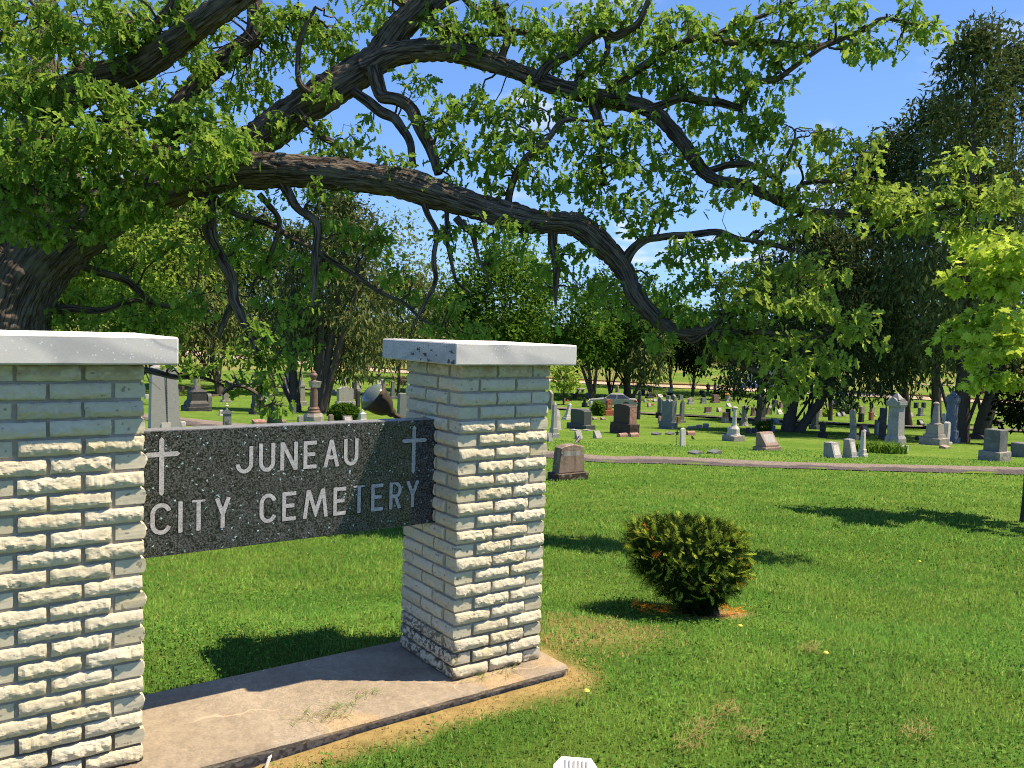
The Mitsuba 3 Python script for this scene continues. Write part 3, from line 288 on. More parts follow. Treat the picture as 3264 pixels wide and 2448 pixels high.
OAK_LIMBS = [
('trunk',[(-1.39,9.17,-0.265,0.6591),(-1.318,9.048,0.395,0.5363),(-1.168,8.996,1.099,0.4664),(-1.043,8.953,1.685,0.4431),(-0.872,8.867,2.157,0.4256),(-0.607,8.709,2.574,0.4081),(-0.249,8.477,2.908,0.3731)]),
('limb',[(-0.44,8.601,2.726,0.3381),(0.037,8.283,3.065,0.2915),(0.44,7.885,3.271,0.2599),(0.836,7.489,3.438,0.2402),(1.222,7.094,3.528,0.2266),(1.645,6.666,3.54,0.2188),(2.148,6.175,3.488,0.2),(2.64,5.689,3.399,0.187),(3.033,5.269,3.236,0.1688),(3.416,4.856,3.077,0.1617),(3.748,4.483,2.956,0.1494),(4.137,4.2,2.929,0.1387),(4.394,3.996,2.706,0.128),(4.585,3.837,2.448,0.1174),(4.641,3.648,2.129,0.1003),(4.758,3.419,1.872,0.0836),(4.894,3.187,1.734,0.0672),(5.068,2.939,1.754,0.0511)]),
('limb',[(-0.183,8.557,2.951,0.3178),(0.32,8.341,3.248,0.2851),(0.833,8.119,3.563,0.2638),(1.225,7.856,3.806,0.2518),(1.617,7.593,4.06,0.2398),(2.01,7.339,4.435,0.2278),(2.501,7.016,4.825,0.2158),(2.855,6.785,5.126,0.2038),(3.069,6.538,5.519,0.1901),(3.312,6.266,5.848,0.1765),(3.574,5.992,6.345,0.1632),(3.856,5.714,6.948,0.1386)]),
('limb',[(2.701,6.76,4.972,0.1663),(2.945,6.473,5.141,0.1471),(3.23,6.148,5.18,0.1341),(3.554,5.786,5.122,0.127),(3.962,5.351,4.92,0.1201),(4.297,4.841,4.664,0.1122),(4.683,4.426,4.509,0.1),(5.061,4.019,4.367,0.0935),(5.25,3.733,4.058,0.0817),(5.39,3.478,3.667,0.0755),(5.463,3.288,3.504,0.0694),(5.62,3.046,3.442,0.0634),(5.792,2.787,3.299,0.0522),(6.043,2.47,3.135,0.0465),(6.32,2.019,3.093,0.0405),(6.634,1.669,3.099,0.03),(6.941,1.329,3.169,0.0223),(7.119,1.082,3.232,0.0147),(7.29,0.839,3.284,0.0097)]),
('limb',[(-0.86,8.982,2.161,0.3531),(-0.959,8.985,2.851,0.3031),(-0.89,8.63,3.67,0.2606),(-0.652,8.127,4.161,0.231),(-0.351,7.681,4.394,0.2048),(0.055,7.029,4.538,0.1724),(0.407,6.55,4.826,0.1534),(0.656,6.14,5.035,0.1401),(0.983,5.804,5.329,0.1287),(1.43,5.391,5.747,0.1077)]),
('limb',[(0.491,8.355,3.418,0.2038),(0.72,8.493,4.126,0.1587),(0.889,8.407,4.565,0.1465),(1.09,8.287,4.883,0.1404),(1.346,8.124,5.155,0.1343),(1.596,7.962,5.39,0.1282),(1.669,7.929,5.624,0.1221),(1.647,7.968,5.928,0.116),(1.564,8.072,6.472,0.1038)]),
('limb',[(-1.059,9.02,2.382,0.2915),(-1.451,8.97,2.857,0.2493),(-1.87,8.812,3.285,0.2069),(-2.257,8.758,3.748,0.1584)]),
('limb',[(-0.539,9.038,2.66,0.2398),(-0.325,9.814,3.488,0.2042),(-0.362,10.393,4.204,0.1848),(-0.459,11.029,5.096,0.1637),(-0.351,11.407,6.156,0.1397),(-0.183,11.734,7.121,0.1144)]),
('branch',[(1.553,6.725,3.441,0.0729),(1.668,6.56,3.187,0.0558),(1.737,6.436,3.045,0.05),(1.851,6.277,2.851,0.0497),(1.844,6.189,2.462,0.044),(1.803,6.134,2.185,0.0328),(1.763,6.079,1.91,0.0163)]),
('branch',[(0.88,7.446,3.303,0.103),(0.917,7.33,2.957,0.0854),(0.927,7.238,2.669,0.0736),(1.001,7.103,2.415,0.0733),(1.083,6.964,2.192,0.0673),(1.087,6.879,1.94,0.0614),(1.158,6.744,1.665,0.05),(1.251,6.595,1.422,0.0387),(1.277,6.502,1.261,0.022)]),
('branch',[(1.103,6.929,1.941,0.0449),(1.038,7.019,1.714,0.0395),(1.006,7.089,1.515,0.0283)]),
('branch',[(2.833,5.408,3.174,0.0381),(2.92,5.292,2.823,0.0326),(2.924,5.239,2.497,0.0298),(2.892,5.211,2.171,0.0271),(2.779,5.248,1.923,0.0216),(2.648,5.3,1.703,0.0135)]),
('branch',[(3.054,5.247,3.156,0.0327),(3.062,5.207,2.722,0.0245),(3.102,5.151,2.398,0.0218),(3.175,5.084,2.211,0.0191),(3.284,4.995,2.08,0.0109)]),
('branch',[(3.14,5.172,2.997,0.0436),(3.257,5.042,2.809,0.038),(3.272,4.989,2.672,0.0271),(3.357,4.878,2.431,0.0162),(3.414,4.784,2.164,0.0108)]),
('branch',[(3.941,4.337,2.874,0.0587),(3.955,4.299,2.529,0.048),(3.969,4.268,2.263,0.0373),(3.97,4.246,1.997,0.016)]),
('branch',[(4.586,3.839,2.474,0.0747),(4.63,3.767,2.659,0.0584),(4.721,3.657,2.791,0.0476),(4.873,3.495,2.82,0.0421),(5.168,3.228,2.838,0.0393),(5.379,3.02,2.822,0.0365),(5.587,2.81,2.764,0.0311),(5.877,2.539,2.674,0.0258),(6.009,2.382,2.59,0.0154),(6.155,2.209,2.44,0.0102)]),
('branch',[(5.642,2.854,2.782,0.0261),(5.803,2.711,2.952,0.0208),(5.986,2.545,3.059,0.0156),(6.126,2.404,3.072,0.0103)]),
('branch',[(4.894,3.187,1.744,0.0569),(4.973,3.05,1.667,0.0514),(5.133,2.876,1.869,0.0408),(5.326,2.671,1.974,0.0304),(5.516,2.471,2.117,0.0202),(5.691,2.283,2.263,0.0125)]),
('branch',[(5.146,3.007,1.765,0.0414),(5.357,2.804,1.754,0.036),(5.5,2.653,1.766,0.0308),(5.715,2.445,1.735,0.0204),(5.928,2.239,1.694,0.0152),(6.099,2.072,1.778,0.0101)]),
('branch',[(5.166,2.984,1.657,0.0465),(5.238,2.875,1.559,0.0412),(5.35,2.732,1.402,0.0359),(5.573,2.513,1.296,0.0306),(5.717,2.354,1.224,0.0229),(5.867,2.193,1.188,0.0152)]),
('branch',[(2.747,6.601,4.945,0.1),(2.755,6.487,4.692,0.0935),(2.805,6.35,4.548,0.0871),(2.912,6.181,4.488,0.0807),(3.002,6.018,4.372,0.0802),(3.056,5.867,4.079,0.0796),(3.14,5.694,3.786,0.0678),(3.147,5.585,3.578,0.0561)]),
('branch',[(2.582,6.822,4.677,0.0713),(2.783,6.504,4.436,0.0646),(2.879,6.265,4.254,0.058),(2.942,6.044,4.0,0.0516),(2.938,5.867,3.67,0.0397)]),
('branch',[(3.573,4.741,3.057,0.0485),(3.576,4.72,3.268,0.0457),(3.601,4.683,3.473,0.0429),(3.691,4.599,3.669,0.0401),(3.862,4.455,3.852,0.0373),(4.023,4.32,4.064,0.0319),(4.199,4.161,4.107,0.0212),(4.386,3.994,4.145,0.0106)]),
('branch',[(4.558,4.522,4.57,0.0722),(4.574,4.444,4.367,0.0664),(4.586,4.373,4.205,0.0606),(4.619,4.282,3.978,0.0494),(4.558,4.257,3.739,0.0328),(4.536,4.199,3.432,0.0163)]),
('branch',[(2.955,6.663,6.048,0.0772),(3.053,6.499,5.851,0.0709),(3.245,6.269,5.672,0.0646),(3.419,6.047,5.43,0.0584),(3.654,5.793,5.349,0.0522),(3.854,5.574,5.383,0.0461),(4.214,5.235,5.354,0.0401),(4.499,4.949,5.328,0.0285),(4.782,4.675,5.421,0.017)]),
('branch',[(4.116,4.976,4.718,0.0673),(4.186,4.893,4.878,0.0615),(4.322,4.758,5.0,0.0557),(4.461,4.619,5.111,0.0555),(4.663,4.44,5.267,0.0497),(4.758,4.321,5.209,0.0496),(4.916,4.17,5.334,0.0439),(5.03,4.059,5.555,0.0383),(5.139,3.957,5.845,0.0327)]),
('branch',[(3.897,5.399,4.934,0.0572),(3.899,5.413,5.128,0.0515),(3.921,5.418,5.38,0.0458),(3.858,5.481,5.606,0.04),(3.815,5.533,5.872,0.0343)]),
('branch',[(4.683,4.426,4.509,0.0611),(4.867,4.232,4.731,0.0552),(5.15,3.969,4.993,0.0494),(5.263,3.816,5.092,0.049),(5.45,3.61,5.198,0.0433),(5.609,3.41,5.119,0.0403),(5.766,3.213,5.073,0.0374),(6.067,2.917,5.076,0.0372),(6.243,2.707,5.041,0.0343),(6.489,2.453,5.078,0.0314),(6.737,2.207,5.234,0.026),(6.753,2.12,5.285,0.0232),(6.913,1.924,5.269,0.018),(7.04,1.747,5.201,0.0127),(7.124,1.602,5.138,0.0076)]),
('branch',[(4.994,4.066,4.354,0.055),(5.115,3.898,4.381,0.0492),(5.332,3.666,4.46,0.0488),(5.535,3.434,4.419,0.0458),(5.742,3.195,4.336,0.0428),(5.756,3.121,4.565,0.0399),(5.947,2.907,4.65,0.037),(6.041,2.765,4.745,0.0315),(6.137,2.622,4.86,0.0286),(6.32,2.417,4.976,0.0207)]),
('branch',[(5.433,3.442,3.604,0.0431),(5.54,3.294,3.652,0.0402),(5.601,3.178,3.676,0.0399),(5.737,3.004,3.666,0.037),(5.87,2.822,3.514,0.0342),(5.919,2.693,3.262,0.0313)]),
('branch',[(5.849,2.756,3.426,0.0261),(5.902,2.704,3.632,0.0208),(5.916,2.671,3.737,0.0208),(5.985,2.608,3.958,0.013),(5.936,2.619,4.033,0.0078)]),
('branch',[(5.91,2.575,3.249,0.031),(5.997,2.43,3.391,0.0256),(6.152,2.233,3.472,0.0203),(6.379,1.975,3.47,0.0151),(6.516,1.781,3.434,0.0075)]),
('branch',[(6.32,2.019,3.093,0.0253),(6.477,1.836,2.998,0.0176),(6.673,1.625,2.901,0.015),(6.825,1.442,2.754,0.011),(6.973,1.255,2.534,0.0074)]),
('branch',[(5.492,3.642,5.099,0.0381),(5.647,3.453,5.297,0.0324),(5.938,3.163,5.444,0.0268),(6.137,2.936,5.558,0.0213),(6.331,2.712,5.671,0.0158)]),
('branch',[(4.479,4.709,4.649,0.0505),(4.618,4.627,4.878,0.0449),(4.756,4.536,4.995,0.0393),(4.804,4.52,5.221,0.0337),(4.716,4.605,5.497,0.028),(4.766,4.597,5.834,0.0224)]),
('branch',[(0.065,7.148,4.578,0.0845),(0.179,6.991,4.796,0.0681),(0.256,6.86,5.008,0.0572),(0.323,6.733,5.191,0.0516),(0.34,6.647,5.42,0.0409)]),
('branch',[(-0.329,7.664,4.378,0.0647),(-0.478,7.637,4.631,0.0479),(-0.624,7.606,4.85,0.0368),(-0.81,7.598,5.009,0.0259),(-0.991,7.587,5.163,0.0205)]),
('branch',[(0.015,8.165,2.937,0.0751),(-0.103,7.949,3.185,0.0563),(-0.286,7.774,3.361,0.0439),(-0.439,7.581,3.58,0.0321),(-0.651,7.425,3.731,0.026),(-0.896,7.283,3.768,0.0152)]),
('branch',[(0.695,7.58,3.295,0.0629),(0.423,7.36,3.51,0.0497),(0.12,7.154,3.599,0.0427),(-0.084,6.879,3.731,0.0309),(-0.28,6.592,3.788,0.0198)]),
('branch',[(1.189,6.992,3.499,0.0561),(1.021,6.816,3.654,0.0438),(0.727,6.726,3.729,0.0373),(0.443,6.621,3.721,0.026),(0.17,6.508,3.71,0.0152)]),
('branch',[(-0.653,8.124,4.117,0.0715),(-0.83,7.858,3.827,0.0533),(-0.999,7.583,3.498,0.0414),(-1.2,7.336,3.235,0.03),(-1.428,7.114,3.032,0.0194)]),
('branch',[(-0.862,8.974,2.044,0.1),(-0.678,8.999,1.847,0.0775),(-0.342,8.924,1.783,0.0604),(-0.021,8.865,1.784,0.0428),(0.308,8.809,1.889,0.031),(0.592,8.775,1.858,0.0188)]),
('branch',[(-0.604,8.948,2.501,0.0772),(-0.192,8.834,2.318,0.0603),(0.231,8.713,2.16,0.0489),(0.614,8.614,1.902,0.0372),(1.01,8.521,1.837,0.0252),(1.31,8.486,1.646,0.0191)]),
('branch',[(-0.963,9.009,1.57,0.0942),(-0.641,8.673,1.38,0.076),(-0.323,8.345,1.251,0.0581),(0.037,7.984,1.097,0.0461),(0.347,7.669,1.057,0.0372),(0.653,7.356,1.006,0.0313),(0.816,7.147,0.973,0.0226),(1.068,6.87,0.888,0.0168)]),
('branch',[(0.864,7.592,3.431,0.052),(1.091,7.39,3.151,0.0461),(1.459,7.092,2.934,0.0403),(1.825,6.794,2.718,0.0345),(2.191,6.498,2.503,0.0345),(2.554,6.193,2.173,0.0287),(2.872,5.933,1.986,0.0229),(3.143,5.707,1.796,0.0172),(3.389,5.497,1.578,0.0114)]),
('branch',[(1.934,7.143,4.385,0.0588),(2.143,6.886,4.086,0.0468),(2.326,6.657,3.906,0.0349),(2.342,6.539,3.606,0.0289)]),
('branch',[(2.222,6.948,4.543,0.0471),(1.957,7.06,4.718,0.0409),(1.885,7.046,5.042,0.0348),(1.954,6.929,5.366,0.0288),(2.021,6.809,5.629,0.0229)]),
('branch',[(1.567,7.853,5.315,0.0544),(1.719,7.593,5.488,0.0418),(1.864,7.327,5.537,0.0354),(1.959,7.107,5.699,0.0291)]),
('branch',[(3.33,6.116,5.696,0.0583),(3.515,5.871,5.84,0.0462),(3.691,5.6,5.582,0.0343),(3.912,5.323,5.669,0.0227)]),
('branch',[(1.403,6.942,3.253,0.0453),(1.61,6.863,2.987,0.0342),(1.586,6.942,2.593,0.0287),(1.468,7.092,2.248,0.0232),(1.396,7.218,2.015,0.0117)]),
('branch',[(0.854,6.527,0.852,0.0269),(1.014,6.359,0.971,0.0241),(1.17,6.177,0.875,0.0213),(1.216,6.07,0.723,0.0159),(1.306,5.948,0.785,0.0106)]),
]
OAK_SPRAYS = [(-1.01,7.45,4.82,0.56,0.4,0.7,60,0),(-0.73,10.15,5.6,0.7,0.51,0.7,40,0),(-0.47,6.81,4.78,0.54,0.4,0.7,50,0),(-0.06,10.02,5.28,0.78,0.39,0.7,40,0),(0.15,6.87,4.94,0.52,0.36,0.7,36,0),(0.66,9.15,5.66,0.63,0.44,0.7,30,0),(-1.06,6.93,4.06,0.48,0.39,0.7,60,0),(-0.8,9.51,4.65,0.67,0.48,0.7,40,0),(-0.52,6.78,3.99,0.54,0.35,0.7,50,0),(-0.98,6.57,3.35,0.52,0.33,0.7,60,0),(-0.88,9.76,4.02,0.49,0.49,0.7,40,0),(-0.44,6.19,3.47,0.57,0.28,0.7,55,0),(0.09,6.58,3.91,0.56,0.3,0.7,40,0),(0.5,6.29,3.92,0.46,0.25,0.7,32,0),(0.72,5.86,3.69,0.35,0.25,0.7,30,0),(0.5,5.75,3.45,0.34,0.24,0.7,32,0),(0.04,6.33,3.32,0.45,0.25,0.7,34,0),(-0.96,6.76,2.91,0.53,0.29,0.7,46,0),(-0.53,6.46,3.02,0.44,0.22,0.7,34,0),(-1.1,7.09,2.58,0.35,0.2,0.7,26,0),(-0.05,6.35,2.85,0.25,0.15,0.7,18,0),(-0.29,6.53,2.86,0.25,0.2,0.7,20,0),(-0.59,6.6,2.64,0.29,0.15,0.7,16,0),(0.95,7.53,4.96,0.4,0.34,0.7,26,0),(0.63,6.79,5.13,0.42,0.26,0.7,30,0),(1.45,8.64,4.83,0.38,0.32,0.7,26,0),(0.38,8.66,4.76,0.48,0.3,0.7,28,0),(1.76,8.04,4.7,0.37,0.37,0.7,20,0),(1.97,7.93,5.21,0.44,0.37,0.7,26,0),(1.81,7.19,5.46,0.41,0.29,0.7,30,0),(2.36,7.3,5.56,0.42,0.36,0.7,30,0),(2.57,7.5,5.29,0.37,0.25,0.7,18,0),(1.63,6.97,4.19,0.23,0.17,0.7,8,0),(2.02,6.61,4.58,0.23,0.14,0.7,8,0),(2.8,7.0,5.76,0.42,0.23,0.7,17,0),(2.73,7.26,5.39,0.31,0.21,0.7,12,0),(3.42,6.04,5.55,0.41,0.2,0.7,20,0),(3.55,5.67,5.21,0.46,0.19,0.7,24,0),(3.78,5.53,5.59,0.34,0.19,0.7,17,0),(4.05,5.2,5.39,0.4,0.19,0.7,24,0),(4.26,4.91,5.14,0.34,0.21,0.7,22,0),(4.53,4.73,5.38,0.39,0.26,0.7,27,0),(4.53,4.69,4.87,0.34,0.19,0.7,17,0),(4.76,4.32,5.48,0.38,0.19,0.7,24,0),(5.07,4.08,5.22,0.38,0.28,0.7,27,0),(4.8,4.25,4.88,0.33,0.19,0.7,19,0),(5.13,3.88,4.7,0.33,0.23,0.7,20,0),(4.59,4.25,4.52,0.38,0.12,0.7,16,0),(5.35,3.77,5.42,0.44,0.19,0.7,18,0),(5.63,3.43,5.18,0.43,0.23,0.7,19,0),(5.27,3.67,5.01,0.32,0.18,0.7,13,0),(5.85,3.02,5.23,0.42,0.2,0.7,18,0),(5.67,3.24,4.78,0.37,0.18,0.7,14,0),(5.81,3.03,4.91,0.32,0.13,0.7,11,0),(6.07,2.72,4.95,0.31,0.16,0.7,13,0),(6.15,2.56,5.23,0.36,0.18,0.7,16,0),(6.35,2.29,5.3,0.31,0.15,0.7,12,0),(5.99,2.82,5.41,0.37,0.11,0.7,11,0),(6.48,2.18,5.0,0.26,0.15,0.7,11,0),(6.72,1.91,5.33,0.25,0.09,0.7,7,0),(6.82,1.7,5.1,0.23,0.17,0.7,11,0),(6.43,2.2,4.82,0.18,0.15,0.7,6,0),(5.98,2.75,4.55,0.13,0.1,0.7,4,0),(6.63,1.94,4.85,0.11,0.13,0.7,4,0),(2.18,6.82,4.02,0.35,0.23,0.7,9,0),(1.34,6.77,3.64,0.22,0.11,0.7,6,0),(2.41,6.51,3.84,0.29,0.23,0.7,9,0),(2.56,6.56,4.21,0.23,0.23,0.7,7,0),(2.78,5.85,3.63,0.28,0.17,0.7,12,0),(3.08,6.1,4.73,0.26,0.2,0.7,9,0),(3.16,5.75,4.28,0.34,0.25,0.7,14,0),(3.43,5.45,4.38,0.34,0.28,0.7,17,0),(3.32,5.24,3.89,0.38,0.27,0.7,20,0),(3.09,5.37,3.44,0.27,0.16,0.7,9,0),(3.63,5.03,4.12,0.38,0.33,0.7,23,0),(3.61,4.89,3.67,0.33,0.25,0.7,18,0),(3.86,4.89,4.35,0.27,0.22,0.7,12,0),(3.86,4.59,3.82,0.32,0.27,0.7,17,0),(3.88,4.42,3.38,0.27,0.21,0.7,14,0),(3.42,4.87,3.32,0.22,0.16,0.7,7,0),(4.19,4.52,4.34,0.27,0.22,0.7,14,0),(4.3,4.28,3.89,0.3,0.27,0.7,18,0),(4.19,4.21,3.44,0.27,0.24,0.7,15,0),(4.61,4.07,3.96,0.3,0.27,0.7,18,0),(4.58,3.93,3.46,0.32,0.27,0.7,20,0),(4.91,3.84,3.81,0.27,0.32,0.7,18,0),(4.94,3.96,4.15,0.27,0.16,0.7,10,0),(4.35,4.05,3.08,0.27,0.16,0.7,9,0),(4.67,3.7,3.08,0.32,0.21,0.7,15,0),(5.05,3.57,3.32,0.27,0.27,0.7,15,0),(5.17,3.64,3.71,0.16,0.16,0.7,6,0),(5.35,3.71,4.6,0.27,0.22,0.7,14,0),(5.53,3.46,4.75,0.32,0.22,0.7,15,0),(5.48,3.46,4.26,0.32,0.16,0.7,14,0),(5.75,3.13,4.09,0.32,0.21,0.7,17,0),(5.84,2.94,4.18,0.16,0.21,0.7,9,0),(5.57,3.37,3.94,0.32,0.16,0.7,12,0),(5.68,3.09,4.49,0.21,0.16,0.7,7,0),(5.45,3.16,3.32,0.25,0.14,0.7,11,1),(5.71,3.01,3.8,0.25,0.12,0.7,9,1),(5.71,2.86,3.47,0.3,0.14,0.7,12,1),(5.88,2.63,3.67,0.25,0.16,0.7,12,1),(6.14,2.46,3.89,0.29,0.12,0.7,16,1),(6.3,2.22,3.82,0.29,0.14,0.7,19,1),(6.17,2.29,3.61,0.29,0.14,0.7,14,1),(6.33,2.06,3.65,0.19,0.11,0.7,9,1),(5.96,2.42,3.3,0.29,0.14,0.7,14,1),(6.28,2.06,3.3,0.29,0.13,0.7,19,1),(6.47,1.8,3.29,0.26,0.13,0.7,19,1),(6.34,1.76,3.08,0.28,0.11,0.7,17,1),(6.66,1.54,3.24,0.24,0.13,0.7,16,1),(6.58,1.58,2.99,0.28,0.11,0.7,17,1),(6.88,1.24,3.09,0.28,0.11,0.7,17,1),(6.96,1.23,3.63,0.19,0.18,0.7,17,1),(6.88,1.26,3.33,0.19,0.11,0.7,9,1),(6.97,1.04,2.93,0.18,0.09,0.7,8,1),(7.13,0.96,3.37,0.23,0.13,0.7,14,1),(7.29,0.84,3.24,0.18,0.13,0.7,11,1),(5.91,2.43,3.04,0.24,0.12,0.7,9,1),(6.11,2.16,2.94,0.29,0.09,0.7,8,1),(5.02,3.29,2.62,0.33,0.18,0.7,13,0),(5.24,3.01,2.7,0.27,0.13,0.7,9,0),(5.62,2.75,2.85,0.27,0.11,0.7,7,1),(5.87,2.59,3.11,0.22,0.11,0.7,5,1),(4.85,3.39,2.3,0.27,0.18,0.7,11,0),(5.07,2.98,2.3,0.32,0.17,0.7,17,0),(5.29,2.71,2.41,0.32,0.17,0.7,18,1),(5.61,2.47,2.42,0.32,0.17,0.7,18,1),(5.86,2.31,2.59,0.27,0.17,0.7,13,1),(5.98,2.09,2.38,0.26,0.17,0.7,16,1),(5.32,2.54,2.11,0.42,0.17,0.7,22,1),(5.6,2.21,2.07,0.42,0.19,0.7,26,1),(5.92,1.97,2.03,0.31,0.17,0.7,19,1),(6.12,1.82,1.89,0.26,0.17,0.7,16,1),(6.24,1.72,1.75,0.13,0.11,0.7,6,1),(5.2,2.86,1.95,0.32,0.15,0.7,13,0),(4.94,3.17,1.94,0.27,0.13,0.7,8,0),(5.28,2.54,1.71,0.37,0.15,0.7,18,1),(5.56,2.21,1.67,0.36,0.15,0.7,21,1),(5.84,1.99,1.49,0.31,0.17,0.7,21,1),(5.51,2.22,1.37,0.31,0.15,0.7,17,1),(5.36,2.46,1.46,0.26,0.13,0.7,11,1),(5.71,2.06,1.23,0.26,0.11,0.7,12,1),(5.56,2.29,1.12,0.21,0.09,0.7,7,1),(5.11,2.9,1.69,0.24,0.13,0.7,8,0),(4.73,3.3,1.68,0.22,0.11,0.7,6,0),(5.19,2.71,1.52,0.12,0.12,0.7,5,1),(2.95,5.16,2.71,0.12,0.27,0.7,8,0),(3.66,4.53,2.73,0.16,0.19,0.7,6,0),(3.44,4.69,2.83,0.21,0.13,0.7,8,0),(4.09,4.2,2.53,0.27,0.19,0.7,12,0),(3.93,4.43,2.37,0.22,0.16,0.7,8,0),(4.37,4.1,2.23,0.27,0.22,0.7,14,0),(4.58,3.92,1.97,0.27,0.22,0.7,11,0),(3.41,4.82,2.51,0.16,0.13,0.7,4,0),(3.2,5.0,2.88,0.13,0.11,0.7,4,0),(1.96,6.28,3.19,0.33,0.17,0.7,8,0),(2.36,6.34,2.85,0.34,0.23,0.7,14,0),(2.68,6.22,2.76,0.29,0.2,0.7,14,0),(2.77,6.13,2.36,0.29,0.2,0.7,12,0),(2.12,6.6,2.33,0.35,0.23,0.7,12,0),(1.74,6.88,2.49,0.35,0.23,0.7,12,0),(1.43,7.0,2.7,0.29,0.2,0.7,11,0),(3.0,5.82,2.08,0.29,0.17,0.7,11,0),(3.37,5.54,1.98,0.29,0.14,0.7,11,0),(3.59,5.24,1.67,0.25,0.1,0.7,14,0),(3.14,5.69,1.74,0.23,0.11,0.7,8,0),(1.22,7.07,3.13,0.28,0.17,0.7,11,0),(1.54,6.84,3.2,0.23,0.14,0.7,6,0),(0.82,7.21,2.94,0.22,0.22,0.7,11,0),(0.9,8.36,2.62,0.37,0.25,0.7,14,0),(0.45,8.93,2.49,0.44,0.25,0.7,17,0),(-0.08,9.18,2.46,0.37,0.25,0.7,14,0),(0.07,9.04,1.97,0.44,0.22,0.7,17,0),(0.54,8.55,1.68,0.43,0.22,0.7,17,0),(-0.31,8.79,1.59,0.36,0.21,0.7,14,0),(0.99,8.0,1.88,0.3,0.24,0.7,14,0),(1.1,6.64,1.34,0.33,0.22,0.7,13,0),(1.37,6.46,1.57,0.22,0.19,0.7,11,0),(1.34,6.2,1.14,0.22,0.22,0.7,11,0),(1.06,6.51,1.01,0.22,0.16,0.7,6,0),(0.78,6.84,1.1,0.27,0.14,0.7,5,0),(1.17,6.17,0.82,0.19,0.13,0.7,6,0),(1.31,5.95,0.76,0.11,0.12,0.7,4,0),(0.53,7.29,1.25,0.28,0.17,0.7,5,0),(1.01,7.28,2.45,0.23,0.23,0.7,8,0),(1.87,6.87,1.92,0.29,0.23,0.7,9,0),(1.79,6.64,1.34,0.29,0.23,0.7,7,0)]
